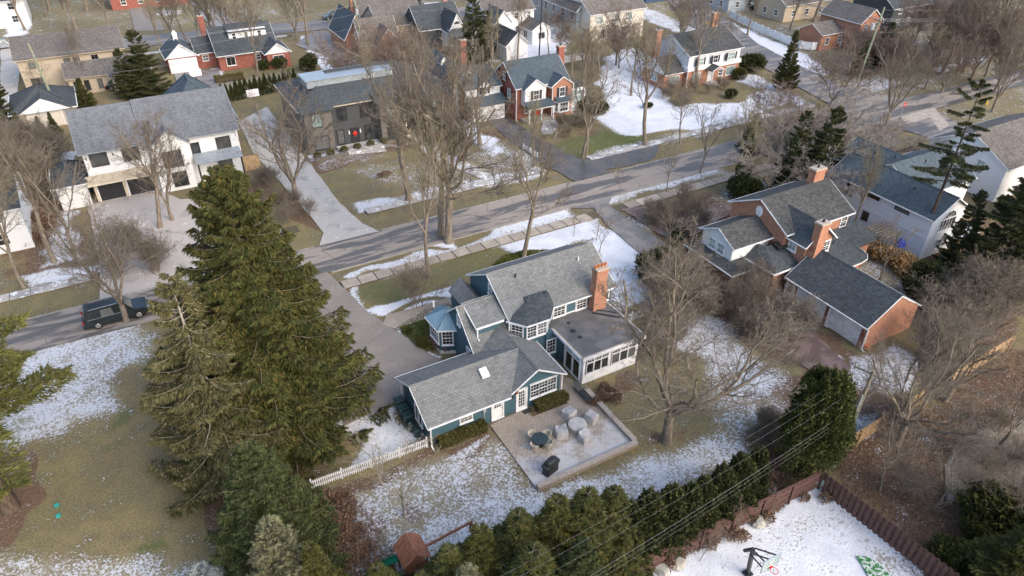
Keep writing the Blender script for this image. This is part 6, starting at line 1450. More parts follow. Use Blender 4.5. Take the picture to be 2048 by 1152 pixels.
# basketball hoop
t = thing('basketball_hoop', 'black basketball hoop with clear backboard standing on the snowy court', 'basketball hoop', 25.4, 15.6)
MB().beam((26.3,15.75,-.1),(26.0,15.75,2.7),.2,.2,(0,1,0)).build('post', M['black_metal'], t)
MB().obox(26.28,15.75,-.05,.06,.5,.5).build('base_plate', M['black_metal'], t)
for s_ in (-.32, .32):
    for z0, z1 in ((2.75, 3.05), (2.2, 2.45)): MB().beam((26.0+s_*.3,15.72,z0),(26.2+s_*1.5,14.58,z1),.07,.07).build('support_arm', M['black_metal'], t)
MB().beam((26.0,15.7,2.75),(25.8,16.15,2.15),.16,.16).build('counterweight', M['black_metal'], t)
MB().box(25.5,26.9,14.48,14.51,2.3,3.25).build('backboard', M['glass_lt'], t)
q = MB().box(25.46,26.94,14.46,14.53,2.25,2.3).box(25.46,26.94,14.46,14.53,3.25,3.3).box(25.46,25.5,14.46,14.53,2.3,3.25).box(26.9,26.94,14.46,14.53,2.3,3.25); q.build('backboard_frame', M['galv'], t)
q = MB().box(25.95,26.45,14.455,14.475,2.5,2.53).box(25.95,26.45,14.455,14.475,2.85,2.88).box(25.95,25.98,14.455,14.475,2.5,2.88).box(26.42,26.45,14.455,14.475,2.5,2.88); q.build('target_square', M['white'], t)
q = MB(); rc = Vector((26.2, 14.15, 2.42))
for k in range(16): a, b = 2*PI*k/16, 2*PI*(k+1)/16; q.beam(rc+Vector((.23*math.cos(a), .23*math.sin(a), 0)), rc+Vector((.23*math.cos(b), .23*math.sin(b), 0)), .03, .03)
q.build('rim', M['red'], t); MB().box(26.1,26.3,14.36,14.47,2.36,2.5).build('bracket', M['red'], t)
q = MB()
for k in range(12):
    a = 2*PI*k/12; b = 2*PI*(k+.5)/12; q.beam(rc+Vector((.23*math.cos(a), .23*math.sin(a), 0)), rc+Vector((.13*math.cos(b), .13*math.sin(b), -.4)), .012, .012)
q.build('net', M['white'], t)
def boulder(x, y, l, w, h, rz, label, s):
    m = MB(); random.seed(s); m.ball((0,0,0), l/2, w/2, h, 9, 5, .16, True); m.v = [(v[0]*math.cos(rz)-v[1]*math.sin(rz)+x, v[0]*math.sin(rz)+v[1]*math.cos(rz)+y, max(-.05, min(v[2], h*.72))) for v in m.v]; o = m.build('boulder', M['boulder'], org=(x,y,0)); tag(o, label, 'boulder', 'boulders in the snow by the brown fence')
boulder(*G(1518,1045), 1.25, .9, .5, .3, 'flat grey-tan boulder farthest right along the brown fence', 1); boulder(*G(1357,1128), 1.2, .8, .5, .4, 'tan boulder in the snow at the bottom, right one of the close pair', 2); boulder(*G(1322,1140), .8, 1.2, .55, .1, 'upright-looking boulder at the bottom edge, left one of the close pair', 3)
random.seed(11)
o = MB().obox(*G(1645,980), 0, 1.0, .36, .3, 0, .95, .95).build('utility_box', M['utilgreen'], org=(*G(1645,980),0)); tag(o, 'pale green utility pedestal standing in the snow by the brown fence corner', 'utility box')
for (x, y), l, c in (((113,1010), 'dark teal round valve lid set in the lawn, upper of two', 'a'), ((116,1023), 'light teal round valve lid set in the lawn, lower of two', 'b')):
    gx, gy = G(x, y); gy -= 0 if c == 'a' else .35; o = MB().cyl((gx,gy,-.08),(gx,gy,.02),.17,.17,16).cyl((gx,gy,.02),(gx,gy,.03),.13,.13,12).build('valve_lid', M['valve_green'], org=(gx,gy,0)); tag(o, l, 'valve cover')
gx, gy = G(1732, 698); o = MB().cyl((gx,gy,0),(gx,gy,.42),.2,.3,12).build('pot', M['terracotta'], org=(gx,gy,0)); tag(o, 'orange plant pot at the corner of the long brick garage', 'plant pot')
t = thing('fire_hydrant', 'yellow fire hydrant on the grass beside the far right street', 'fire hydrant', *G(1972,210)); gx, gy = G(1972,210)
MB().cyl((gx,gy,0),(gx,gy,.6),.14,.12,10).ball((gx,gy,.6),.14,.14,.14,10,4,0,True).build('body', M['yellow'], t); MB().cyl((gx-.22,gy,.42),(gx+.22,gy,.42),.06,.06,8).build('nozzle', M['yellow'], t)
t = thing('stop_sign', 'red stop sign seen from the side at the street junction', 'road sign', *G(1800,238)); gx, gy = G(1800,238)
MB().cyl((gx,gy,0),(gx,gy,2.6),.03,.03,6).build('post', M['galv'], t); q = MB(); c = [(gx+.38*math.cos(PI/8+k*PI/4), gy-.05, 2.3+.38*math.sin(PI/8+k*PI/4)) for k in range(8)]; q.poly(c).poly([(a[0],a[1]+.02,a[2]) for a in c][::-1]); q.build('sign_plate', M['red'], t)
def text(s, loc, size, m, par, rz=0.0):
    cu = bpy.data.curves.new('lettering', 'FONT'); cu.body = s; cu.size = size; cu.align_x = 'CENTER'; cu.align_y = 'CENTER'; cu.extrude = .004
    c0 = bpy.data.objects.new('lettering', cu); COL.objects.link(c0); dg = bpy.context.evaluated_depsgraph_get(); dg.update(); me = bpy.data.meshes.new_from_object(c0.evaluated_get(dg)); bpy.data.objects.remove(c0); me.materials.clear(); me.materials.append(M[m]); o = bpy.data.objects.new('lettering', me); COL.objects.link(o); o.parent = par; po = ORG[par.name]; o.location = Vector(loc)-po; o.rotation_euler = (PI/2, 0, rz); return o
text('STOP', (gx, gy-.062, 2.3), .26, 'white', t)
t = thing('street_sign', 'yellow diamond warning sign beyond the corner house roof', 'road sign', 109.5, 112); MB().cyl((109.5,112,0),(109.5,112,2.6),.04,.04,6).build('post', M['galv'], t); MB().poly([(109.5,111.9,1.9),(110.0,111.9,2.4),(109.5,111.9,2.9),(109.0,111.9,2.4)]).build('sign_plate', M['yellow'], t)
t = thing('street_lamp', 'grey street lamp with curved twin arms beyond the corner house', 'street lamp', 112.5, 118); MB().cyl((112.5,118,0),(112.5,118,7),.1,.06,8).build('post', M['galv'], t)
for s in (-1, 1): MB().beam((112.5,118,6.9),(112.5+s*2.0,118+s*.8,7.5),.07,.07).build('arm', M['galv'], t); MB().ball((112.5+s*2.1,118+s*.84,7.45),.3,.16,.1,8,4).build('lamp_head', M['galv'], t)
def hoop2(x, y, label, f=1):
    t = thing('basketball_hoop', label, 'basketball hoop', x, y); MB().cyl((x,y,0),(x,y,3.0),.07,.06,8).build('post', M['black_metal'], t)
    MB().box(x-.9,x+.9,y-.4,y-.36,2.7,3.8).build('backboard', M['white'], t); q = MB().box(x-.3,x+.3,y-.42,y-.405,3.36,3.4).box(x-.3,x+.3,y-.42,y-.405,3.0,3.04).box(x-.3,x-.26,y-.42,y-.405,3.04,3.36).box(x+.26,x+.3,y-.42,y-.405,3.04,3.36); q.build('target_square', M['red'], t); MB().beam((x,y,3.0),(x,y-.36,3.1),.08,.08).build('bracket', M['black_metal'], t)
hoop2(17.6, 110.5, 'white-backed basketball hoop at the end of the pale concrete driveway'); hoop2(11.7, 124.5, 'white-backed basketball hoop on the ranch house driveway')
gx, gy = G(1795, 505); t = thing('patio_umbrella', 'closed bright blue parasol under the wooden pergola by the big white house', 'parasol', gx, gy); MB().cyl((gx,gy,0),(gx,gy,2.2),.03,.03,6).build('pole', M['galv'], t); MB().cyl((gx,gy,.9),(gx,gy,1.5),.5,.35,12).cyl((gx,gy,1.5),(gx,gy,1.8),.35,.05,12).build('canopy', M['bluetarp'], t)
gx, gy = 67.3, 37.8; t = thing('pergola', 'small weathered wooden pergola against the big white house', 'pergola', gx, gy)
for a in (-1.1, 1.1):
    for b in (-1.0, 1.0): MB().box(gx+a-.06, gx+a+.06, gy+b-.06, gy+b+.06, -.1, 2.3).build('post', M['polewood'], t)
for k in range(7): MB().box(gx-1.4, gx+1.4, gy-1.2+k*.4, gy-1.14+k*.4, 2.35, 2.5).build('rafter', M['polewood'], t)
for b in (-1.0, 1.0): MB().box(gx-1.3, gx+1.3, gy+b-.04, gy+b+.04, 2.15, 2.34).build('beam', M['polewood'], t)
def gchair(x, y, label): 
    t = thing('garden_chair', label, 'chair', x, y); MB().box(x-.3,x+.3,y-.3,y+.3,.36,.42).build('seat', M['green_plastic'], t); MB().slab([(x-.3,y+.28,.4),(x+.3,y+.28,.4),(x+.3,y+.5,1.0),(x-.3,y+.5,1.0)], .04).build('backrest', M['valve_green'], t)
    for a in (-.26, .26):
        for b in (-.26, .26): MB().box(x+a-.03,x+a+.03,y+b-.03,y+b+.03,0,.36).build('leg', M['green_plastic'], t)
gchair(68.2, 40.3, 'teal garden chair against the white side wall of the big white house'); gchair(71.6, 32.9, 'green garden chair on the terrace below the arched window house')
# ------------------------------------------------------------------ cars
def car(x, y, rz, L, Wd, Hh, paint, label, kind='suv', cat='car', rails=True):
    t = thing('parked_car', label, cat, x, y, 0, None); hl = L/2; w = Wd/2; cr, sr = math.cos(rz), math.sin(rz)
    def T(mb): mb.v = [(x+v[0]*cr-v[1]*sr, y+v[0]*sr+v[1]*cr, v[2]+.02) for v in mb.v]; return mb
    zb, zs = .32, Hh*.56
    if kind == 'suv': low = [(-hl,zb+.1),(-hl+.06,zs*.75),(-hl+.1,zs),(hl*.42,zs+.02),(hl*.9,zs-.1),(hl*.985,zs-.28),(hl,zb+.15),(hl-.1,zb),(-hl+.1,zb)]; top = [(-hl+.14,zs),(-hl+.42,Hh-.06),(-hl+.7,Hh),(hl*.12,Hh),(hl*.28,Hh-.05),(hl*.52,zs+.02)]
    else: low = [(-hl,zb+.1),(-hl+.05,zs-.1),(-hl+.25,zs),(hl*.4,zs),(hl*.88,zs-.12),(hl,zb+.2),(hl-.1,zb),(-hl+.1,zb)]; top = [(-hl+.3,zs),(-hl+.75,Hh-.1),(-hl+1.2,Hh),(hl*.05,Hh),(hl*.45,zs)]
    def loft(prof, ws):
        m = MB(); n = len(prof); secs = []
        for s, k in ((-1,ws[1]),(-1,ws[0]),(1,ws[0]),(1,ws[1])): secs.append(k)
        A = [(p[0]*.985, -ws[1], p[1]) for p in prof]; B = [(p[0], -ws[0], p[1]-.03) for p in prof]; C = [(p[0], ws[0], p[1]-.03) for p in prof]; Dd = [(p[0]*.985, ws[1], p[1]) for p in prof]
        return A, B, C, Dd
    m = MB(); n = len(low); rings = [[(p[0]*.97, -w, zb+(p[1]-zb)*.93) for p in low], [(p[0], -w*.9, p[1]) for p in low], [(p[0], w*.9, p[1]) for p in low], [(p[0]*.97, w, zb+(p[1]-zb)*.93) for p in low]]
    m.poly(rings[0]); m.poly(rings[-1][::-1])
    for a, b in zip(rings[:-1], rings[1:]):
        for i in range(n): j = (i+1) % n; m.poly([a[i], b[i], b[j], a[j]])
    T(m).build('body', M[paint], t)
    m = MB(); n = len(top); rings = [[(p[0], -w*(.93 if k in (0, n-1) else .76), p[1]) for k, p in enumerate(top)], [(p[0], w*(.93 if k in (0, n-1) else .76), p[1]) for k, p in enumerate(top)]]
    m.poly(rings[0]); m.poly(rings[1][::-1])
    for i in range(n-1): m.poly([rings[0][i], rings[1][i], rings[1][i+1], rings[0][i+1]])
    cab = T(m).build('cabin', M[paint], t)
    def side(u0, u1, s):                       # side glass patch between profile params
        z0, z1 = zs+.06, Hh-.13; k0, k1 = .93-(.17*.12), .93-.17*.85; q = MB(); a0 = (z1-zs)*.35
        q.poly([(u0-.03, s*(w*k0+.012), z0), (u1+.06, s*(w*k0+.012), z0), (u1-.06, s*(w*k1+.012), z1), (u0+.03, s*(w*k1+.012), z1)] if s > 0 else [(u0-.03, s*(w*k0+.012), z0), (u0+.03, s*(w*k1+.012), z1), (u1-.06, s*(w*k1+.012), z1), (u1+.06, s*(w*k0+.012), z0)]); T(q).build('window', M['glass_car'], cab)
    e0 = -hl+.5; e1 = hl*.33
    for s in (-1, 1):
        for k in range(3): side(e0+(e1-e0)*k/3+.05, e0+(e1-e0)*(k+1)/3-.05, s)
    def endglass(a, b, nm, f):
        A, B = Vector((a[0],0,a[1])), Vector((b[0],0,b[1])); nn = Vector((B.z-A.z, 0, -(B.x-A.x))).normalized(); nn = nn if nn.x*f > 0 else -nn; q = MB(); p0 = A.lerp(B, .1)+nn*.015; p1 = A.lerp(B, .88)+nn*.015
        q.poly([(p0.x,-w*.84,p0.z),(p0.x,w*.84,p0.z),(p1.x,w*.72,p1.z),(p1.x,-w*.72,p1.z)]); T(q).build(nm, M['glass_car'], cab)
    for s in (-1, 1): T(MB().beam((e0-.05, s*(w*.945), zs+.03), (e1+.1, s*(w*.945), zs+.03), .03, .045)).build('window_trim', M['chrome'], cab)
    endglass(top[-1], top[-2], 'windscreen', 1); endglass(top[0], top[1], 'rear_window', -1)
    for sx in (-hl+L*.2, hl-L*.19):
        for s in (-1, 1):
            m = MB().cyl((sx, s*(w-.2), .36), (sx, s*(w+.015), .36), .36, .36, 18); T(m); wh = m.build('wheel', M['tyre'], t)
            m = MB().cyl((sx, s*(w+.017), .36), (sx, s*(w+.03), .36), .24, .22, 14); T(m).build('rim', M['chrome'], wh)
    for s in (-1, 1):
        T(MB().obox(hl*.93, s*w*.74, zs-.34, zs-.2, .22, .34)).build('headlight', M['lampclear'], t); T(MB().obox(-hl+.06, s*w*.86, zs-.35, zs-.02, .1, .16)).build('tail_light', M['lampred'], t)
        T(MB().obox(hl*.36, s*(w+.1), zs+.02, zs+.2, .12, .2)).build('mirror', M[paint], t)
        if rails: T(MB().beam((-hl+.75, s*w*.68, Hh+.05), (hl*.1, s*w*.68, Hh+.05), .07, .05)).build('roof_rail', M['chrome'], t)
    T(MB().box(-hl-.04, -hl+.1, -w*.92, w*.92, zb, zb+.2)).build('rear_bumper', M['black'], t); T(MB().box(hl-.12, hl+.03, -w*.9, w*.9, zb-.02, zb+.18)).build('front_bumper', M['black'], t)
    return t
cx, cy = G(232, 606); car(cx, 63.7, .02, 5.6, 2.0, 1.93, 'carblack', 'dark long-bodied SUV with silver roof rails parked on the street at left')
car(G(668,38)[0], G(668,38)[1], PI-.05, 4.6, 1.85, 1.62, 'cargrey', 'dark grey crossover car driving on the back street, top centre', rails=False)
car(G(238,177)[0]+.3, G(238,177)[1], -.1, 4.4, 1.8, 1.5, 'carblack', 'dark car parked beside the tan house wing, top left', 'sedan', rails=False)
car(G(8,94)[0], G(8,94)[1]-1, .05, 4.6, 1.85, 1.6, 'metal_grey', 'silver-blue car cut by the left edge on the back street', rails=False)
OR = ['first','second','third','fourth','fifth','sixth','seventh','eighth','ninth','tenth','eleventh','twelfth','thirteenth','fourteenth','fifteenth','sixteenth']
# ------------------------------------------------------------------ planting
plant('hero', 568, 855, 430, 338, 'huge dark green spruce towering left of the blue house', w=1.1, rz=.6)
plant('olive', 466, 955, 325, 552, 'thin olive-tan spruce with bare lower limbs in front of the huge dark spruce', w=1.15, rz=1.2)
plant('bluegreen', 560, 1120, 520, 884, 'broad blue-green spruce at the bottom left of centre', w=1.05, rz=.2)
plant('tan', 590, 1230, 578, 1035, 'tan-green young conifer in front of the blue-green spruce', w=1.1)
plant('spruce2', 655, 1240, 645, 1085, 'yellow-green young conifer at the bottom edge beside the swing set', w=1.1)
plant('silver_s', 425, 1215, 432, 1128, 'pale silver-blue spruce just showing at the bottom edge', w=1.2)
plant('pine2', 20, 1015, -70, 500, 'tall pine with yellow-green boughs leaning in at the left edge', w=1.4, rz=2.0)
plant('pine2', -150, 980, -190, 560, 'second pine whose boughs reach in from beyond the left edge', w=1.2, rz=.4)
plant('yew', 1602, 940, 1622, 722, 'massive dark green evergreen between the backyard lawn and the utility pole', w=.74, rz=.9)
for i, (x, y, tx, ty, k, w, lab) in enumerate([
 (905,1215,905,1098,'spruce',1.65,'young spruce right behind the swing tower, at the left end of the evergreen row'),
 (965,1190,970,1060,'spruce2',1.6,'olive young spruce in front of the swing beam in the evergreen row'),
 (1035,1175,1040,1030,'spruce',1.6,'dark young spruce below the swing beam end'),
 (1105,1160,1102,1000,'spruce2',1.45,'golden-green young spruce with upright tip, left of the grill bed'),
 (1160,1145,1158,985,'spruce',1.6,'dark slender spruce in the evergreen row below the grill'),
 (1210,1130,1205,978,'spruce',1.5,'bright olive spruce in the evergreen row, right of the grill'),
 (770,1235,780,1130,'spruce',1.65,'low dark spruce at the bottom edge left of the swing tower'),
 (850,1235,850,1150,'spruce2',1.6,'yellowish spruce tip at the bottom edge below the swing tower'),
 (1060,1250,1060,1100,'spruce',1.65,'spruce at the bottom edge in front of the row, centre'),
 (1150,1235,1150,1080,'bluegreen',.9,'bluish spruce at the bottom edge in front of the row, right of centre'),
 (940,1260,940,1140,'tan',1.2,'tan young conifer at the bottom edge below the swing beam')]):
    plant(k, x, y, tx, ty, lab, 'young spruces along the back of the lawn', w=w)
row = [(1250,1122,1246,1005),(1285,1108,1282,985),(1322,1095,1318,975),(1358,1078,1355,968),(1392,1062,1388,950),(1426,1045,1424,928),(1462,1022,1460,905),(1492,1002,1490,893)]
nm = ['first', 'second', 'third', 'fourth', 'fifth', 'sixth', 'seventh', 'last']
for i, (a, b, c, d) in enumerate(row): plant('arb2', a, b, c, d, f'{nm[i]} dark arborvitae, counted from the left, of the clipped row along the brown fence', 'dark arborvitaes along the brown fence', w=random.uniform(1.05, 1.25))
for i in range(16):
    x, y = G(448+i*9.6, 206-i*2.0)[0], G(448+i*9.6, 206-i*2.0)[1]
    put('arb', x, y, random.uniform(2.6, 3.4), f'small conical arborvitae in the row behind the concrete driveway, {OR[i]} from left', 'conical arborvitaes behind the concrete driveway', w=.9)
# bare trees: big ones first
TR = [
 ('elm', 897,483,850,70, 'giant bare elm with two stout trunks on the verge in front of the blue house', dict(w=1.05, rz=2.2)),
 ('elm2', 882,470,905,110, 'second trunk of bare elm growing close beside the giant one on the verge', dict(w=.8, rz=.4)),
 ('tall2', 857,553,835,265, 'slim bare tree with pale trunk on the green front lawn of the blue house', dict(w=.75, rz=1.0)),
 ('tall', 1047,515,1058,245, 'bare tree rising from the bright green groundcover behind the blue house roof', dict(w=.85, rz=.3)),
 ('elm2', 818,400,765,60, 'large bare tree on the lawn of the grey-brown house, behind the elm', dict(w=.8, rz=2.9)),
 ('vase', 592,402,560,165, 'grey bare tree with three stems beside the pale concrete driveway', dict(w=1.15, rz=1.7)),
 ('tall', 1290,290,1300,45, 'bare tree with tall straight trunk on the snowy corner lawn', dict(w=1.0, rz=2.0)),
 ('slim', 1165,316,1150,80, 'slender bare tree left of the snowy corner lawn', dict(w=1.25, rz=.7)),
 ('slim', 1172,312,1185,110, 'slender twin-stemmed bare tree close behind another, left of the snowy lawn', dict(w=1.1, rz=2.7)),
 ('maple', 1335,882,1390,505, 'huge bare maple with low fork on the back lawn of the blue house', dict(w=1.15, rz=2.5)),
 ('vase', 1770,252,1815,60, 'fan-shaped bare street tree at the junction, upper right', dict(w=.95, rz=.5)),
 ('vase', 1985,223,2035,60, 'vase-shaped bare street tree near the yellow hydrant', dict(w=.9, rz=2.5)),
 ('tall', 1928,142,1985,-40, 'bare tree leaning over the far street, upper right', dict(w=1.0, rz=1.5)),
 ('vase', 252,642,190,402, 'bare street tree with forked trunk beside the dark SUV', dict(w=1.1, rz=.2)),
 ('tall2', 48,577,10,330, 'bare tree with several upright limbs at the left edge across the street', dict(w=.9, rz=1.1)),
 ('tall', 108,522,60,240, 'tall bare tree left of the white house garage', dict(w=1.0, rz=2.1)),
 ('slim', 150,520,120,250, 'thin bare tree behind the left front yard of the white house', dict(w=1.2)),
 ('slim', 35,480,0,230, 'thin bare tree in the snowy yard at the left edge', dict(w=1.2)),
 ('tall', 320,455,290,225, 'bare tree spreading over the forecourt of the white house', dict(w=1.0, rz=.9)),
 ('vase', 345,440,360,250, 'smaller bare tree in front of the white gable, beside the huge spruce', dict(w=.9, rz=2.9)),
 ('tall', 1393,175,1400,-20, 'brown-trunked bare tree in front of the white and brick corner house', dict(w=.9, rz=1.9)),
 ('tall2', 1262,190,1255,50, 'bare tree beside the chimney of the corner house', dict(w=1.0)),
 ('vase', 1232,130,1220,0, 'bare tree in front of the large grey-blue house', dict(w=.8)),
 ('round', 1660,212,1665,72, 'dome-shaped reddish bare tree beside the side street', dict(w=1.35)),
 ('young', 1148,472,1148,420, 'tiny bare sapling on the snowy front lawn, left of two', dict(w=1.0)),
 ('young', 1193,480,1192,420, 'tiny bare sapling on the snowy front lawn, middle one', dict(w=1.0)),
 ('young', 1198,505,1200,435, 'tiny bare sapling nearest the roof corner of the blue house', dict(w=1.1)),
 ('young', 1240,405,1240,320, 'young bare tree at the mouth of the neighbour driveway', dict(w=.8)),
 ('slim', 1333,385,1340,255, 'young thin bare tree in the verge island across from the brick house', dict(w=.8)),
 ('small', 808,1028,800,858, 'small bare ornamental tree in a round mulch bed on the back lawn', dict(w=1.0, rz=.8)),
 ('shrub', 835,612,838,530, 'bare vase-shaped shrub beside the front walk of the blue house', dict(w=1.1)),
 ('silver', 1620,400,1600,190, 'silvery twiggy tree tangled behind the brick house, upper right', dict(w=1.25, rz=.5)),
 ('silver', 1530,400,1530,210, 'silvery twiggy tree above the ivy-covered trunk', dict(w=1.15, rz=1.5)),
 ('silver', 1560,330,1570,190, 'silvery twiggy tree nearest the verge, upper right', dict(w=1.3)),
 ('silver', 1740,330,1750,190, 'silvery twiggy tree above the big white house roof', dict(w=1.2)),
 ('silver', 1640,290,1650,180, 'silvery twiggy tree by the street, upper right', dict(w=1.3)),
 ('silver', 1690,340,1700,180, 'silvery twiggy tree between the brick and the big white house', dict(w=1.2, rz=2.5)),
 ('tall2', 1478,392,1425,195, 'bare tree with ivy-clad trunk left of the brick house', dict(w=.9, rz=2.2)),
 ('slim', 1400,345,1420,190, 'slender bare tree on the verge above the brick house', dict(w=1.2)),
 ('slim', 1360,285,1385,150, 'slender bare tree between the snowy lawn and the sidewalk', dict(w=1.2)),
 ('round', 1530,260,1520,140, 'twiggy bare tree on the snow right of the corner house', dict(w=1.2)),
 ('round', 1600,300,1590,190, 'purple-grey twiggy tree beside the street, upper right', dict(w=1.4)),
 ('tall', 1655,345,1640,250, 'bare tree with ivy between the conifers and the white house', dict(w=.9)),
 ('tall2', 1700,470,1712,280, 'bare tree with crooked trunk against the pale side wall', dict(w=.7)),
 ('slim', 1760,560,1735,410, 'small dark-limbed bare tree in the gap beside the brick house', dict(w=1.2)),
 ('maple', 1795,885,1840,600, 'many-limbed bare tree over the cedar fence at right', dict(w=1.15, rz=1.0)),
 ('vase', 1890,800,1900,590, 'wide bare tree in the thicket at the right edge', dict(w=1.1, rz=.2)),
 ('slim', 1990,900,2020,690, 'bare tree rising from the brown thicket, lower right', dict(w=1.2, rz=.2)),
 ('tall2', 2060,800,2100,560, 'bare tree at the very right edge', dict(w=1.2)),
 ('slim', 1870,1020,1880,860, 'greyish bare tree in the brown thicket beside the alternating board fence', dict(w=1.2)),
 ('slim', 1760,980,1765,800, 'thin bare tree just behind the corner of the brown fences', dict(w=1.2)),
 ('tall', 1035,122,1045,-30, 'reddish-trunked bare tree behind the white fence of the snowy yard', dict(w=.8)),
 ('tall', 1098,108,1120,10, 'pinkish-trunked tree leaning in the snowy yard, top centre', dict(w=.7)),
 ('elm2', 615,88,605,-90, 'ivy-clad bare tree standing beside the long far driveway, top', dict(w=.7)),
 ('elm2', 716,40,715,-150, 'thick-trunked bare tree by the back street, top', dict(w=.8)),
 ('tall', 515,152,490,-20, 'bare tree in front of the brick ranch house', dict(w=.8)),
 ('vase', 345,78,330,-40, 'bare tree beside the back street above the ranch garage', dict(w=1.0)),
 ('tall', 372,80,390,-50, 'bare twin tree beside the back street, close to another', dict(w=.9)),
 ('elm2', 155,63,120,-80, 'bare tree on the strip by the back street, top left', dict(w=.8)),
 ('elm2', 218,62,190,-60, 'leaning bare tree on the strip by the back street, second of three', dict(w=.8)),
 ('elm2', 50,60,20,-80, 'leaning bare tree near the snow patch, top left corner', dict(w=.8)),
 ('tall', 175,175,150,40, 'bare tree growing behind the leaning utility pole', dict(w=.8)),
 ('slim', 105,225,90,110, 'thin bare tree over the small hip-roofed garage', dict(w=1.1)),
 ('tall', 860,215,860,80, 'bare tree behind the roof of the grey-brown house', dict(w=1.0)),
 ('round', 700,185,690,60, 'brown twiggy tree between the grey-brown house and the brick gables', dict(w=1.5)),
 ('round', 790,175,780,55, 'brown twiggy tree behind the grey-brown house roof', dict(w=1.5)),
 ('round', 850,165,850,60, 'brown twiggy tree left of the dark timber house', dict(w=1.4)),
 ('elm2', 960,290,985,60, 'lofty bare tree at the edge of the dark driveway of the brick houses', dict(w=.8)),
 ('tall2', 1068,330,1075,200, 'twiggy bare tree in front of the arched porch', dict(w=1.0)),
 ('tall2', 985,140,990,20, 'twiggy tree between the dark spruce and the garage, top centre', dict(w=.9)),
 ('round', 1170,140,1165,40, 'brown twiggy tree behind the brick colonial chimney', dict(w=1.5)),
 ('round', 1140,75,1130,0, 'orange-brown twiggy tree beside the grey-blue house', dict(w=1.3)),
 ('vase', 1120,110,1130,40, 'bare forked tree by the edge of the snowy backyard', dict(w=.9)),
 ('tall2', 745,220,760,90, 'bare tree overhanging the grey-brown house roof', dict(w=1.0)),
 ('tall2', 1580,60,1560,-40, 'bare tree beside the white curved fence', dict(w=1.1)),
 ('tall2', 1495,70,1490,-40, 'bare tree behind the white panel fence', dict(w=1.1)),
]
for k, x, y, tx, ty, lab, kw in TR: plant(k, x, y, tx, ty, lab, **kw)
# ivy on the trunks
bx = G(1478,392); put('ivy', bx[0], bx[1], 8.5, 'dark ivy smothering a bare trunk left of the brick house', None, 1.0, name='ivy', cat='climbing plant')
bx = G(1560,400); put('ivy', bx[0], bx[1], 8.0, 'ivy-covered stem beside the dark conifers above the brick house', None, .9, name='ivy', cat='climbing plant')
bx = G(1848,512)
for k, x, y, tx, ty, lab, w in [
 ('pine', 1832,512,1912,150, 'tall thin-topped pine leaning beside the big white house', .95),
 ('bigdark', 1985,560,2035,290, 'dark shaggy conifer at the right edge behind the white house', 1.0),
 ('bigdark', 1905,530,1925,370, 'dark conifer right behind the south side of the big white house', .8),
 ('bigdark', 2080,440,2110,230, 'dark conifer cut by the right edge', 1.1),
 ('bigdark', 1628,395,1622,205, 'dark conifer standing above the brick house, right one', .9),
 ('bigdark', 1575,390,1580,215, 'blue-green conifer standing above the brick house, left one', .8),
 ('bluegreen', 1500,300,1500,225, 'small blue-green conifer on the verge', .9) ,
 ('spruce2', 1567,180,1568,60, 'yellowish thin conifer beside the side street', .8),
 ('bigdark', 950,130,940,-20, 'tall dark spruce in front of the white colonial, top centre', .85),
 ('bigdark', 975,112,975,20, 'second dark spruce close to the tall one, top centre', .7),
 ('bigdark', 300,190,275,58, 'dark green juniper clump behind the white house, top left', 1.15),
 ('bigdark', 262,195,250,95, 'dark juniper left of the bigger clump, top left', 1.0),
 ('spruce2', 175,215,165,155, 'yellow-green conifer beside the small garage', 1.3),
 ('spruce2', 285,190,285,150, 'yellow-green shrubby conifer under the junipers', 1.6),
 ('spruce', 45,270,42,222, 'small conifer at the corner of the small garage', 1.2),
 ('spruce', 85,268,85,230, 'small conifer in front of the small garage, middle', 1.0),
 ('spruce', 112,268,112,222, 'small conifer in front of the small garage, right', 1.0),
 ('bigdark', 8,260,2,110, 'dark conifer at the left edge near the small garage', 1.0),
 ('bigdark', 1760,130,1755,40, 'dark evergreen mass behind the tall greenish pole', 1.2),
 ('bigdark', 1715,150,1720,80, 'dark evergreen beside the bright brick house', 1.0),
 ('bigdark', 1880,95,1885,5, 'dark evergreen in the trees, upper right', 1.2),
 ('bigdark', 1500,15,1500,-60, 'dark evergreen at the top edge, right of centre', 1.2),
 ('bigdark', 835,60,840,-30, 'evergreen in front of the dark timber house', .8),
 ('bigdark', 1200,20,1195,-60, 'evergreen at the top edge beside the white colonial', .9),
 ('bluegreen', 1340,535,1322,465, 'dark bushy evergreen at the edge of the neighbour driveway', 1.0),
 ]: plant(k, x, y, tx, ty, lab, w=w)
bx = G(1950,1100)
plant('pine2', 2075,1190,2050,840, 'soft yellow-green pine in the lower right corner', w=.9)
for i_, (x_, y_) in enumerate(((1890,1120),(1930,1150),(1960,1090))): plant('bush_y', x_, y_, x_, y_-45, ['green undergrowth bush beside the alternating board fence','green undergrowth bush at the bottom edge right of the court','green undergrowth bush below the pale dormant lawn'][i_], w=1.3)
plant('bush_y', 2010,1060,2010,985, 'yellow-green bush at the edge of the pale dormant lawn', w=1.6)
plant('spruce2', 1990,1190,1990,1000, 'yellow-green conifer in the lower right corner', w=1.5)
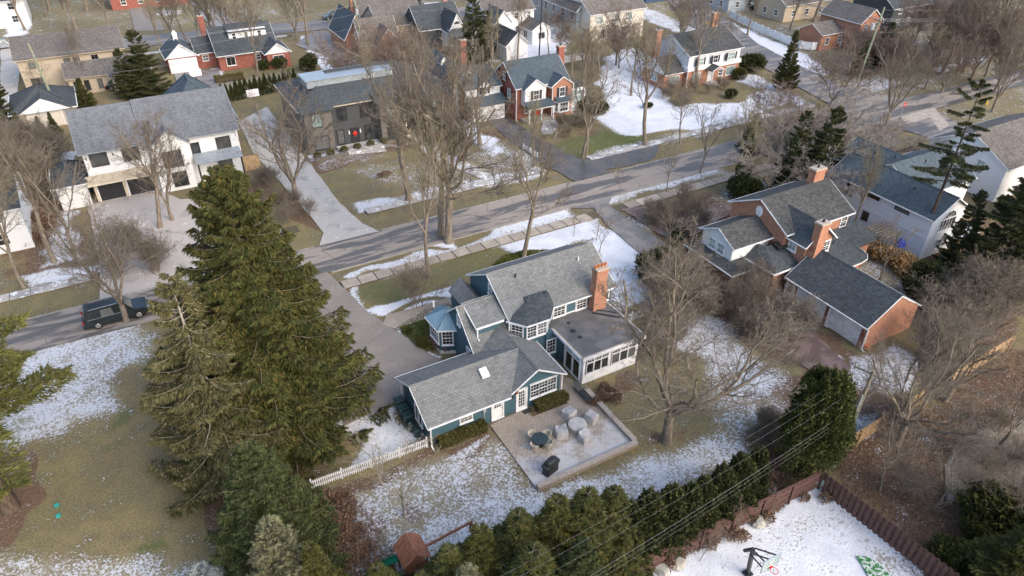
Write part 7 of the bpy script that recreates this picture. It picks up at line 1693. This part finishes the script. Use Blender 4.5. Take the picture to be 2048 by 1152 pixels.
# shrubs
for k, x, y, h, lab, w in [
 ('bush', 620,140,2.9,'round dark shrub beside the far driveway, behind the grey-brown house',1.0), ('bush', 560,135,1.8,'dark shrub under the right gable of the ranch house',1.3), ('bush', 530,138,1.7,'dark shrub left of another under the ranch house gable',1.2),
 ('bush', 1500,142,3.0,'large dark evergreen shrub right of the corner house',1.3), ('bush_y', 1478,158,2.0,'yellow-green shrub at the corner house wall',1.0), ('bush', 1460,195,1.4,'dark low shrub on the snowy lawn right of the corner house',1.2),
 ('bush', 1310,560,3.2,'dark rounded evergreen near the brick house driveway',1.1), ('bush', 1370,560,2.6,'evergreen shrub at the brick house corner',1.2), ('bush', 1345,590,2.2,'dark low evergreen left of the brick house wing',1.2), ('bush', 1490,395,2.4,'dark shrub at the foot of the ivy trunk',1.3),
 ('bush', 1355,475,1.5,'low evergreen shrub before the white gable wing',1.3), ('bush', 1295,215,.9,'dark green clump in the island bed on the snowy lawn',1.5), ('bush', 1200,225,1.6,'evergreen shrub right of the brick colonial',1.6), ('bush', 1170,218,1.8,'dark shrub at the right corner of the brick colonial',1.4),
 ('gold', 1772,520,1.6,'dried golden hydrangea clump beside the big white house, left part',1.1), ('gold', 1800,535,1.6,'dried golden hydrangea clump beside the big white house, middle part',1.1), ('gold', 1825,555,1.5,'dried golden hydrangea clump beside the big white house, right part',1.1), ('gold', 1880,580,1.3,'dried golden hydrangea farther down the hedge',1.2), ('gold', 1750,508,1.3,'dried golden hydrangea nearest the brick house',.9),
 ('bush', 1850,560,2.2,'dark shrub behind the golden hydrangeas',1.4), ('bush', 1880,610,2.4,'dark shrub in the hedge below the golden hydrangeas',1.4), ('bush', 1830,590,1.8,'dark shrub above the long garage roof',1.3),
 ('brown', 80,455,1.6,'orange-brown leafy shrub left of the white house driveway',1.6), ('brown', 50,480,1.2,'brown leafy shrub near the left edge across the street',1.6), ('bush', 20,470,2.0,'dark green shrub near the left edge across the street',1.0),
 ('bush_y', 845,690,.7,'low green plant bed beside the metal-roofed bay',1.6), ('brown', 880,690,1.0,'reddish-brown shrub beside the metal-roofed bay',1.2), ('bush_y', 815,665,.5,'bright green low plants at the bed edge by the driveway',1.4),
 ('brown', 700,1075,.6,'brown leafy perennial clump beside the blue-green spruce',1.7), ('brown', 720,1110,.6,'brown leafy clump left of the swing tower',1.6), ('brown', 690,1040,.6,'brown leafy clump behind the blue-green spruce',1.6), ('brown', 760,1140,.6,'brown leafy clump nearest the swing tower',1.4), ('brown', 672,1005,.8,'brown leafy clump at the end of the picket fence',1.5),
 ('brown', 1545,960,.5,'rusty brown leafy undergrowth between yew and fence',1.5), ('brown', 1530,930,.5,'brown undergrowth beside the last arborvitae',1.3),
 ('brown', 1475,1075,.7,'rusty shrub tight against the brown fence, middle',1.0), ('brown', 1420,1085,.6,'rusty shrub in front of the brown fence, left',1.0),
 ('brown', 770,352,.7,'small brown clump on the lawn of the grey-brown house',1.2), ('brown', 925,320,.7,'small brown clump near the sidewalk corner of the grey-brown house lawn',1.1)]:
    g0 = G(x, y); put(k, g0[0], g0[1], h, lab, None, w)
for i in range(7):
    x, y = 636+i*26.5, 318-i*6.2; g0 = G(x, y); put('round_s', g0[0], g0[1], .95, f'clipped round boxwood along the grey-brown house path, {OR[i]} from left', 'round boxwoods along the path', 1.1)
for i, (x, y) in enumerate(((625,303),(643,299),(660,294),(856,285))): g0 = G(x, y); put('round_s', g0[0], g0[1], .85, f'clipped round boxwood against the grey-brown house wall, {OR[i]} from left', 'round boxwoods against the wall', 1.1)
for i, (x, y) in enumerate(((1492,1004),(1530,995),(1503,1040),(1535,1040),(1430,1082),(1565,985),(1608,998),(1650,1000),(1362,1115),(1337,1130),(1455,1060))):
    g0 = G(x, y); put('tuft', g0[0], g0[1], random.uniform(.35, .55), 'small dried brown tuft in the snowy court bed', 'dried tufts in the snow', 1.0)
for i, (x, y, tx, ty) in enumerate(((1432,1100,1438,1040),(1470,1070,1478,1010),(1545,1030,1550,985),(1400,1120,1400,1065))): plant('young', x, y, tx, ty, f'{nm[i]} leafless whip-like shrub from the left before the brown fence', w=1.1)
# twiggy shrubs and thickets, each clump its own
random.seed(5)
def thicket(area, n, kinds, hs, desc, grp, w=1.2):
    P = [G(*p) for p in area]; xs = [p[0] for p in P]; ys = [p[1] for p in P]; c = 0; tries = 0
    while c < n and tries < n*40:
        tries += 1; x, y = random.uniform(min(xs), max(xs)), random.uniform(min(ys), max(ys)); ins = False
        for i in range(len(P)):
            a, b = P[i], P[(i+1) % len(P)]
            if (a[1] > y) != (b[1] > y) and x < (b[0]-a[0])*(y-a[1])/(b[1]-a[1])+a[0]: ins = not ins
        if not ins: continue
        k = random.choice(kinds); o = put(k, x, y, random.uniform(*hs), ('tall ' if k == 'shrub2' else 'low ' if len(kinds) > 1 else '')+desc, grp, w); o['category'] = 'shrub'; o.name = 'thicket_shrub'; c += 1
thicket([(1450,640),(1490,590),(1540,600),(1600,690),(1560,700),(1500,690)], 9, ('shrub2','shrub'), (2.6, 4.2), 'leafless twiggy shrub in the thicket beside the long garage', 'thicket beside the long garage', 1.3)
thicket([(1300,640),(1330,560),(1440,580),(1440,640),(1350,700)], 12, ('shrub2','shrub'), (2.5, 4.5), 'leafless twiggy shrub between the east lawn and the brick house', 'thicket east of the lawn', 1.3)
thicket([(1560,820),(1500,870),(1530,930),(1560,930)], 7, ('shrub',), (1.2, 2.2), 'leafless brown shrub left of the massive evergreen', 'shrubs left of the evergreen', 1.3)
thicket([(1720,900),(1850,760),(2048,700),(2200,900),(2150,1200),(1880,1180),(1760,1020)], 15, ('shrub2','shrub'), (1.8, 3.6), 'leafless brown shrub in the thicket at lower right', 'wild thicket at lower right', 1.5)
thicket([(1860,600),(2048,540),(2100,700),(1900,760),(1800,700)], 12, ('shrub2',), (3, 5.5), 'leafless grey-brown shrub along the right edge', 'thicket along the right edge', 1.4)
thicket([(1240,430),(1400,390),(1450,440),(1340,500),(1300,470)], 14, ('shrub','shrub2'), (1.2, 3.0), 'low twiggy shrub in the front bed of the brick house', 'shrubs in the brick house front bed', 1.3)
thicket([(1300,185),(1440,165),(1470,185),(1400,215),(1320,215)], 9, ('shrub',), (1.5, 2.6), 'leafless shrub in front of the corner house', 'shrubs before the corner house', 1.4)
thicket([(1110,245),(1060,255),(1150,235),(1190,250),(1130,280)], 7, ('shrub',), (1.3, 2.2), 'leafless shrub in front of the brick colonial', 'shrubs before the brick colonial', 1.4)
thicket([(0,300),(100,290),(130,380),(110,470),(0,430)], 14, ('shrub2','shrub'), (3, 6), 'leafless shrub in the thicket left of the white house', 'thicket left of the white house', 1.3)
thicket([(500,350),(560,370),(630,440),(600,470),(540,420)], 8, ('shrub',), (1.5, 2.6), 'leafless shrub on the strip beside the concrete driveway', 'shrubs beside the concrete driveway', 1.4)
thicket([(180,500),(320,470),(350,560),(250,600)], 5, ('shrub2',), (3, 4.5), 'pinkish twiggy shrub before the white house forecourt', 'shrubs before the forecourt', 1.3)
thicket([(1170,795),(1270,750),(1285,765),(1200,815)], 6, ('brown',), (.5, .8), 'dry reddish perennial clump in the bed below the sunroom windows', 'dry perennials below the sunroom', 1.0)
thicket([(640,210),(740,160),(880,150),(900,190),(700,230)], 9, ('shrub2',), (3, 5), 'leafless shrub behind the grey-brown house', 'shrubs behind the grey-brown house', 1.4)
thicket([(1700,250),(1560,330),(1500,330),(1560,270)], 8, ('shrub2',), (2.5, 4), 'leafless shrub beside the verge above the brick house', 'shrubs on the verge above the brick house', 1.4)
thicket([(1690,110),(1900,90),(2048,110),(1850,160),(1750,160)], 14, ('shrub2','round'), (4, 7), 'twiggy brown tree or shrub in the wooded corner garden, top right', 'woodland top right', 1.3)
# the wood beyond: single bare trees
random.seed(9)
KD = dict(tall='straight-trunked', tall2='olive-twigged', elm2='broad-crowned', vase='fan-shaped', round='dense rounded')
def wood(x0, x1, y0, y1, n, desc, grp, kinds=('tall','tall2','elm2','vase','round'), hs=(10, 17)):
    for i in range(n):
        x, y = random.uniform(x0, x1), random.uniform(y0, y1)
        if abs(x-(109+max(0, y-88)*.45)) < 7: continue
        if any(a-1 < x < b+1 and c-1 < y < d+1 for a, b, c, d in ((8,30,130,144),(39,61,121,151),(52,79,114,137),(82,98,117,141),(43,52,90,109),(19,42,89,104),(60,78,108,112),(120,134,88,100),(131,147,111,121))): continue
        k = random.choice(kinds); put(k, x, y, random.uniform(*hs), KD[k]+' '+desc, grp, random.uniform(.85, 1.15))
wood(128, 215, 60, 90, 16, 'bare tree in wooded gardens, top right', 'bare trees top right')
wood(135, 235, 100, 150, 30, 'bare tree at the top right edge', 'bare trees at the top right edge')
wood(75, 130, 138, 185, 20, 'bare tree at the top edge right of centre', 'bare trees top edge right of centre')
wood(-35, 70, 170, 215, 24, 'bare tree beyond the back street, top left', 'bare trees beyond the back street')
wood(60, 130, 185, 250, 18, 'bare tree at the far top edge', 'bare trees at the far top edge')
wood(-32, -16, 92, 130, 5, 'bare tree at the left edge behind the snowy yard', 'bare trees left edge')
wood(110, 165, 20, 45, 10, 'bare tree beyond the right edge of the white houses', 'bare trees right edge')
wood(20, 60, 104, 132, 12, 'bare tree in the gardens behind the grey-brown house', 'bare trees in the gardens', ('tall2','round','vase'), (7, 12))
wood(62, 108, 96, 118, 10, 'bare tree in the yards behind the colonial and corner house', 'bare trees behind the colonial', ('tall2','round','vase'), (6, 11))
wood(-8, 62, 146, 151, 9, 'bare tree on the near side of the back street', 'bare trees along the back street', ('tall','tall2','elm2','vase'), (9, 14))
wood(112, 150, 62, 92, 10, 'bare tree between the junction and the wooded corner', 'bare trees by the junction', ('vase','round','tall2'), (7, 12))
# leaf litter and low groundcover that nobody could count
def scatter(name, area, n, size, mt, seed, lab=None):
    rs = np.random.RandomState(seed); P = [G(*p) for p in area]; Q = np.array(P); X = rs.uniform(Q.min(0), Q.max(0), (n*3, 2)); ins = np.zeros(len(X), bool)
    for i in range(len(Q)):
        a, b = Q[i], Q[(i+1) % len(Q)]; c = (a[1] > X[:,1]) != (b[1] > X[:,1]); xi = (b[0]-a[0])*(X[:,1]-a[1])/(b[1]-a[1]+1e-9)+a[0]; ins ^= c & (X[:,0] < xi)
    X = X[ins][:n]; k = len(X); B = np.column_stack([X, rs.uniform(-.06, .03, k)]); D = rs.normal(0, .7, (k, 3)); D[:,2] = np.abs(D[:,2])*.5+.1; D /= np.linalg.norm(D, axis=1, keepdims=True)
    V, F = kites(B, D*(size*rs.uniform(.6, 1.4, k))[:,None], np.full(k, size*.5), seed); o = bpy.data.objects.new(name, mesh_np(name, V, [F], M[mt])); COL.objects.link(o); o['kind'] = 'stuff'
scatter('leaf_litter', [(640,985),(700,975),(740,1030),(790,1100),(800,1200),(660,1200)], 5000, .12, 'lf_brown', 1)
scatter('leaf_litter', [(1480,870),(1560,820),(1640,935),(1560,990),(1500,960)], 4000, .13, 'lf_brown', 2)
scatter('leaf_litter', [(1650,930),(1850,780),(2048,700),(2200,900),(2100,1300),(1830,1160)], 16000, .14, 'lf_brown', 3)
scatter('groundcover', [(985,530),(1010,510),(1050,500),(1105,500),(1100,512),(1030,530)], 4500, .16, 'lf_ground', 4)
scatter('groundcover', [(795,655),(850,620),(900,608),(905,690),(850,705)], 3500, .16, 'lf_ground', 5)
scatter('leaf_litter', [(1240,1145),(1400,1070),(1560,990),(1640,950),(1655,962),(1560,1010),(1400,1090),(1260,1160)], 3000, .10, 'lf_brown', 6)
scatter('leaf_litter', [(1225,430),(1420,385),(1480,420),(1440,540),(1330,500),(1300,460)], 5000, .14, 'lf_brown', 7)

ORD = ['leftmost','second','third','fourth','fifth','sixth','seventh','eighth','ninth','tenth','eleventh','twelfth','thirteenth','fourteenth','fifteenth','sixteenth']
byl = {}
for o in COL.objects:
    if o.parent is None and 'label' in o and o not in HIDE: byl.setdefault(o['label'], []).append(o)
def pxx(o): d = np.array(o.location)-CAMP; return float(d@_cx/(d@_fw))
for lab, L in byl.items():
    if 1 < len(L) <= 16 and len(lab.split()) <= 13:
        for i, o in enumerate(sorted(L, key=pxx)): o['label'] = f"{lab}, {ORD[i]} from left" if i else f"{lab}, leftmost one"
# models used only as moulds are not part of the place
for r in HIDE:
    for c in list(r.children):
        for g in list(c.children): bpy.data.objects.remove(g)
        bpy.data.objects.remove(c)
    bpy.data.objects.remove(r)
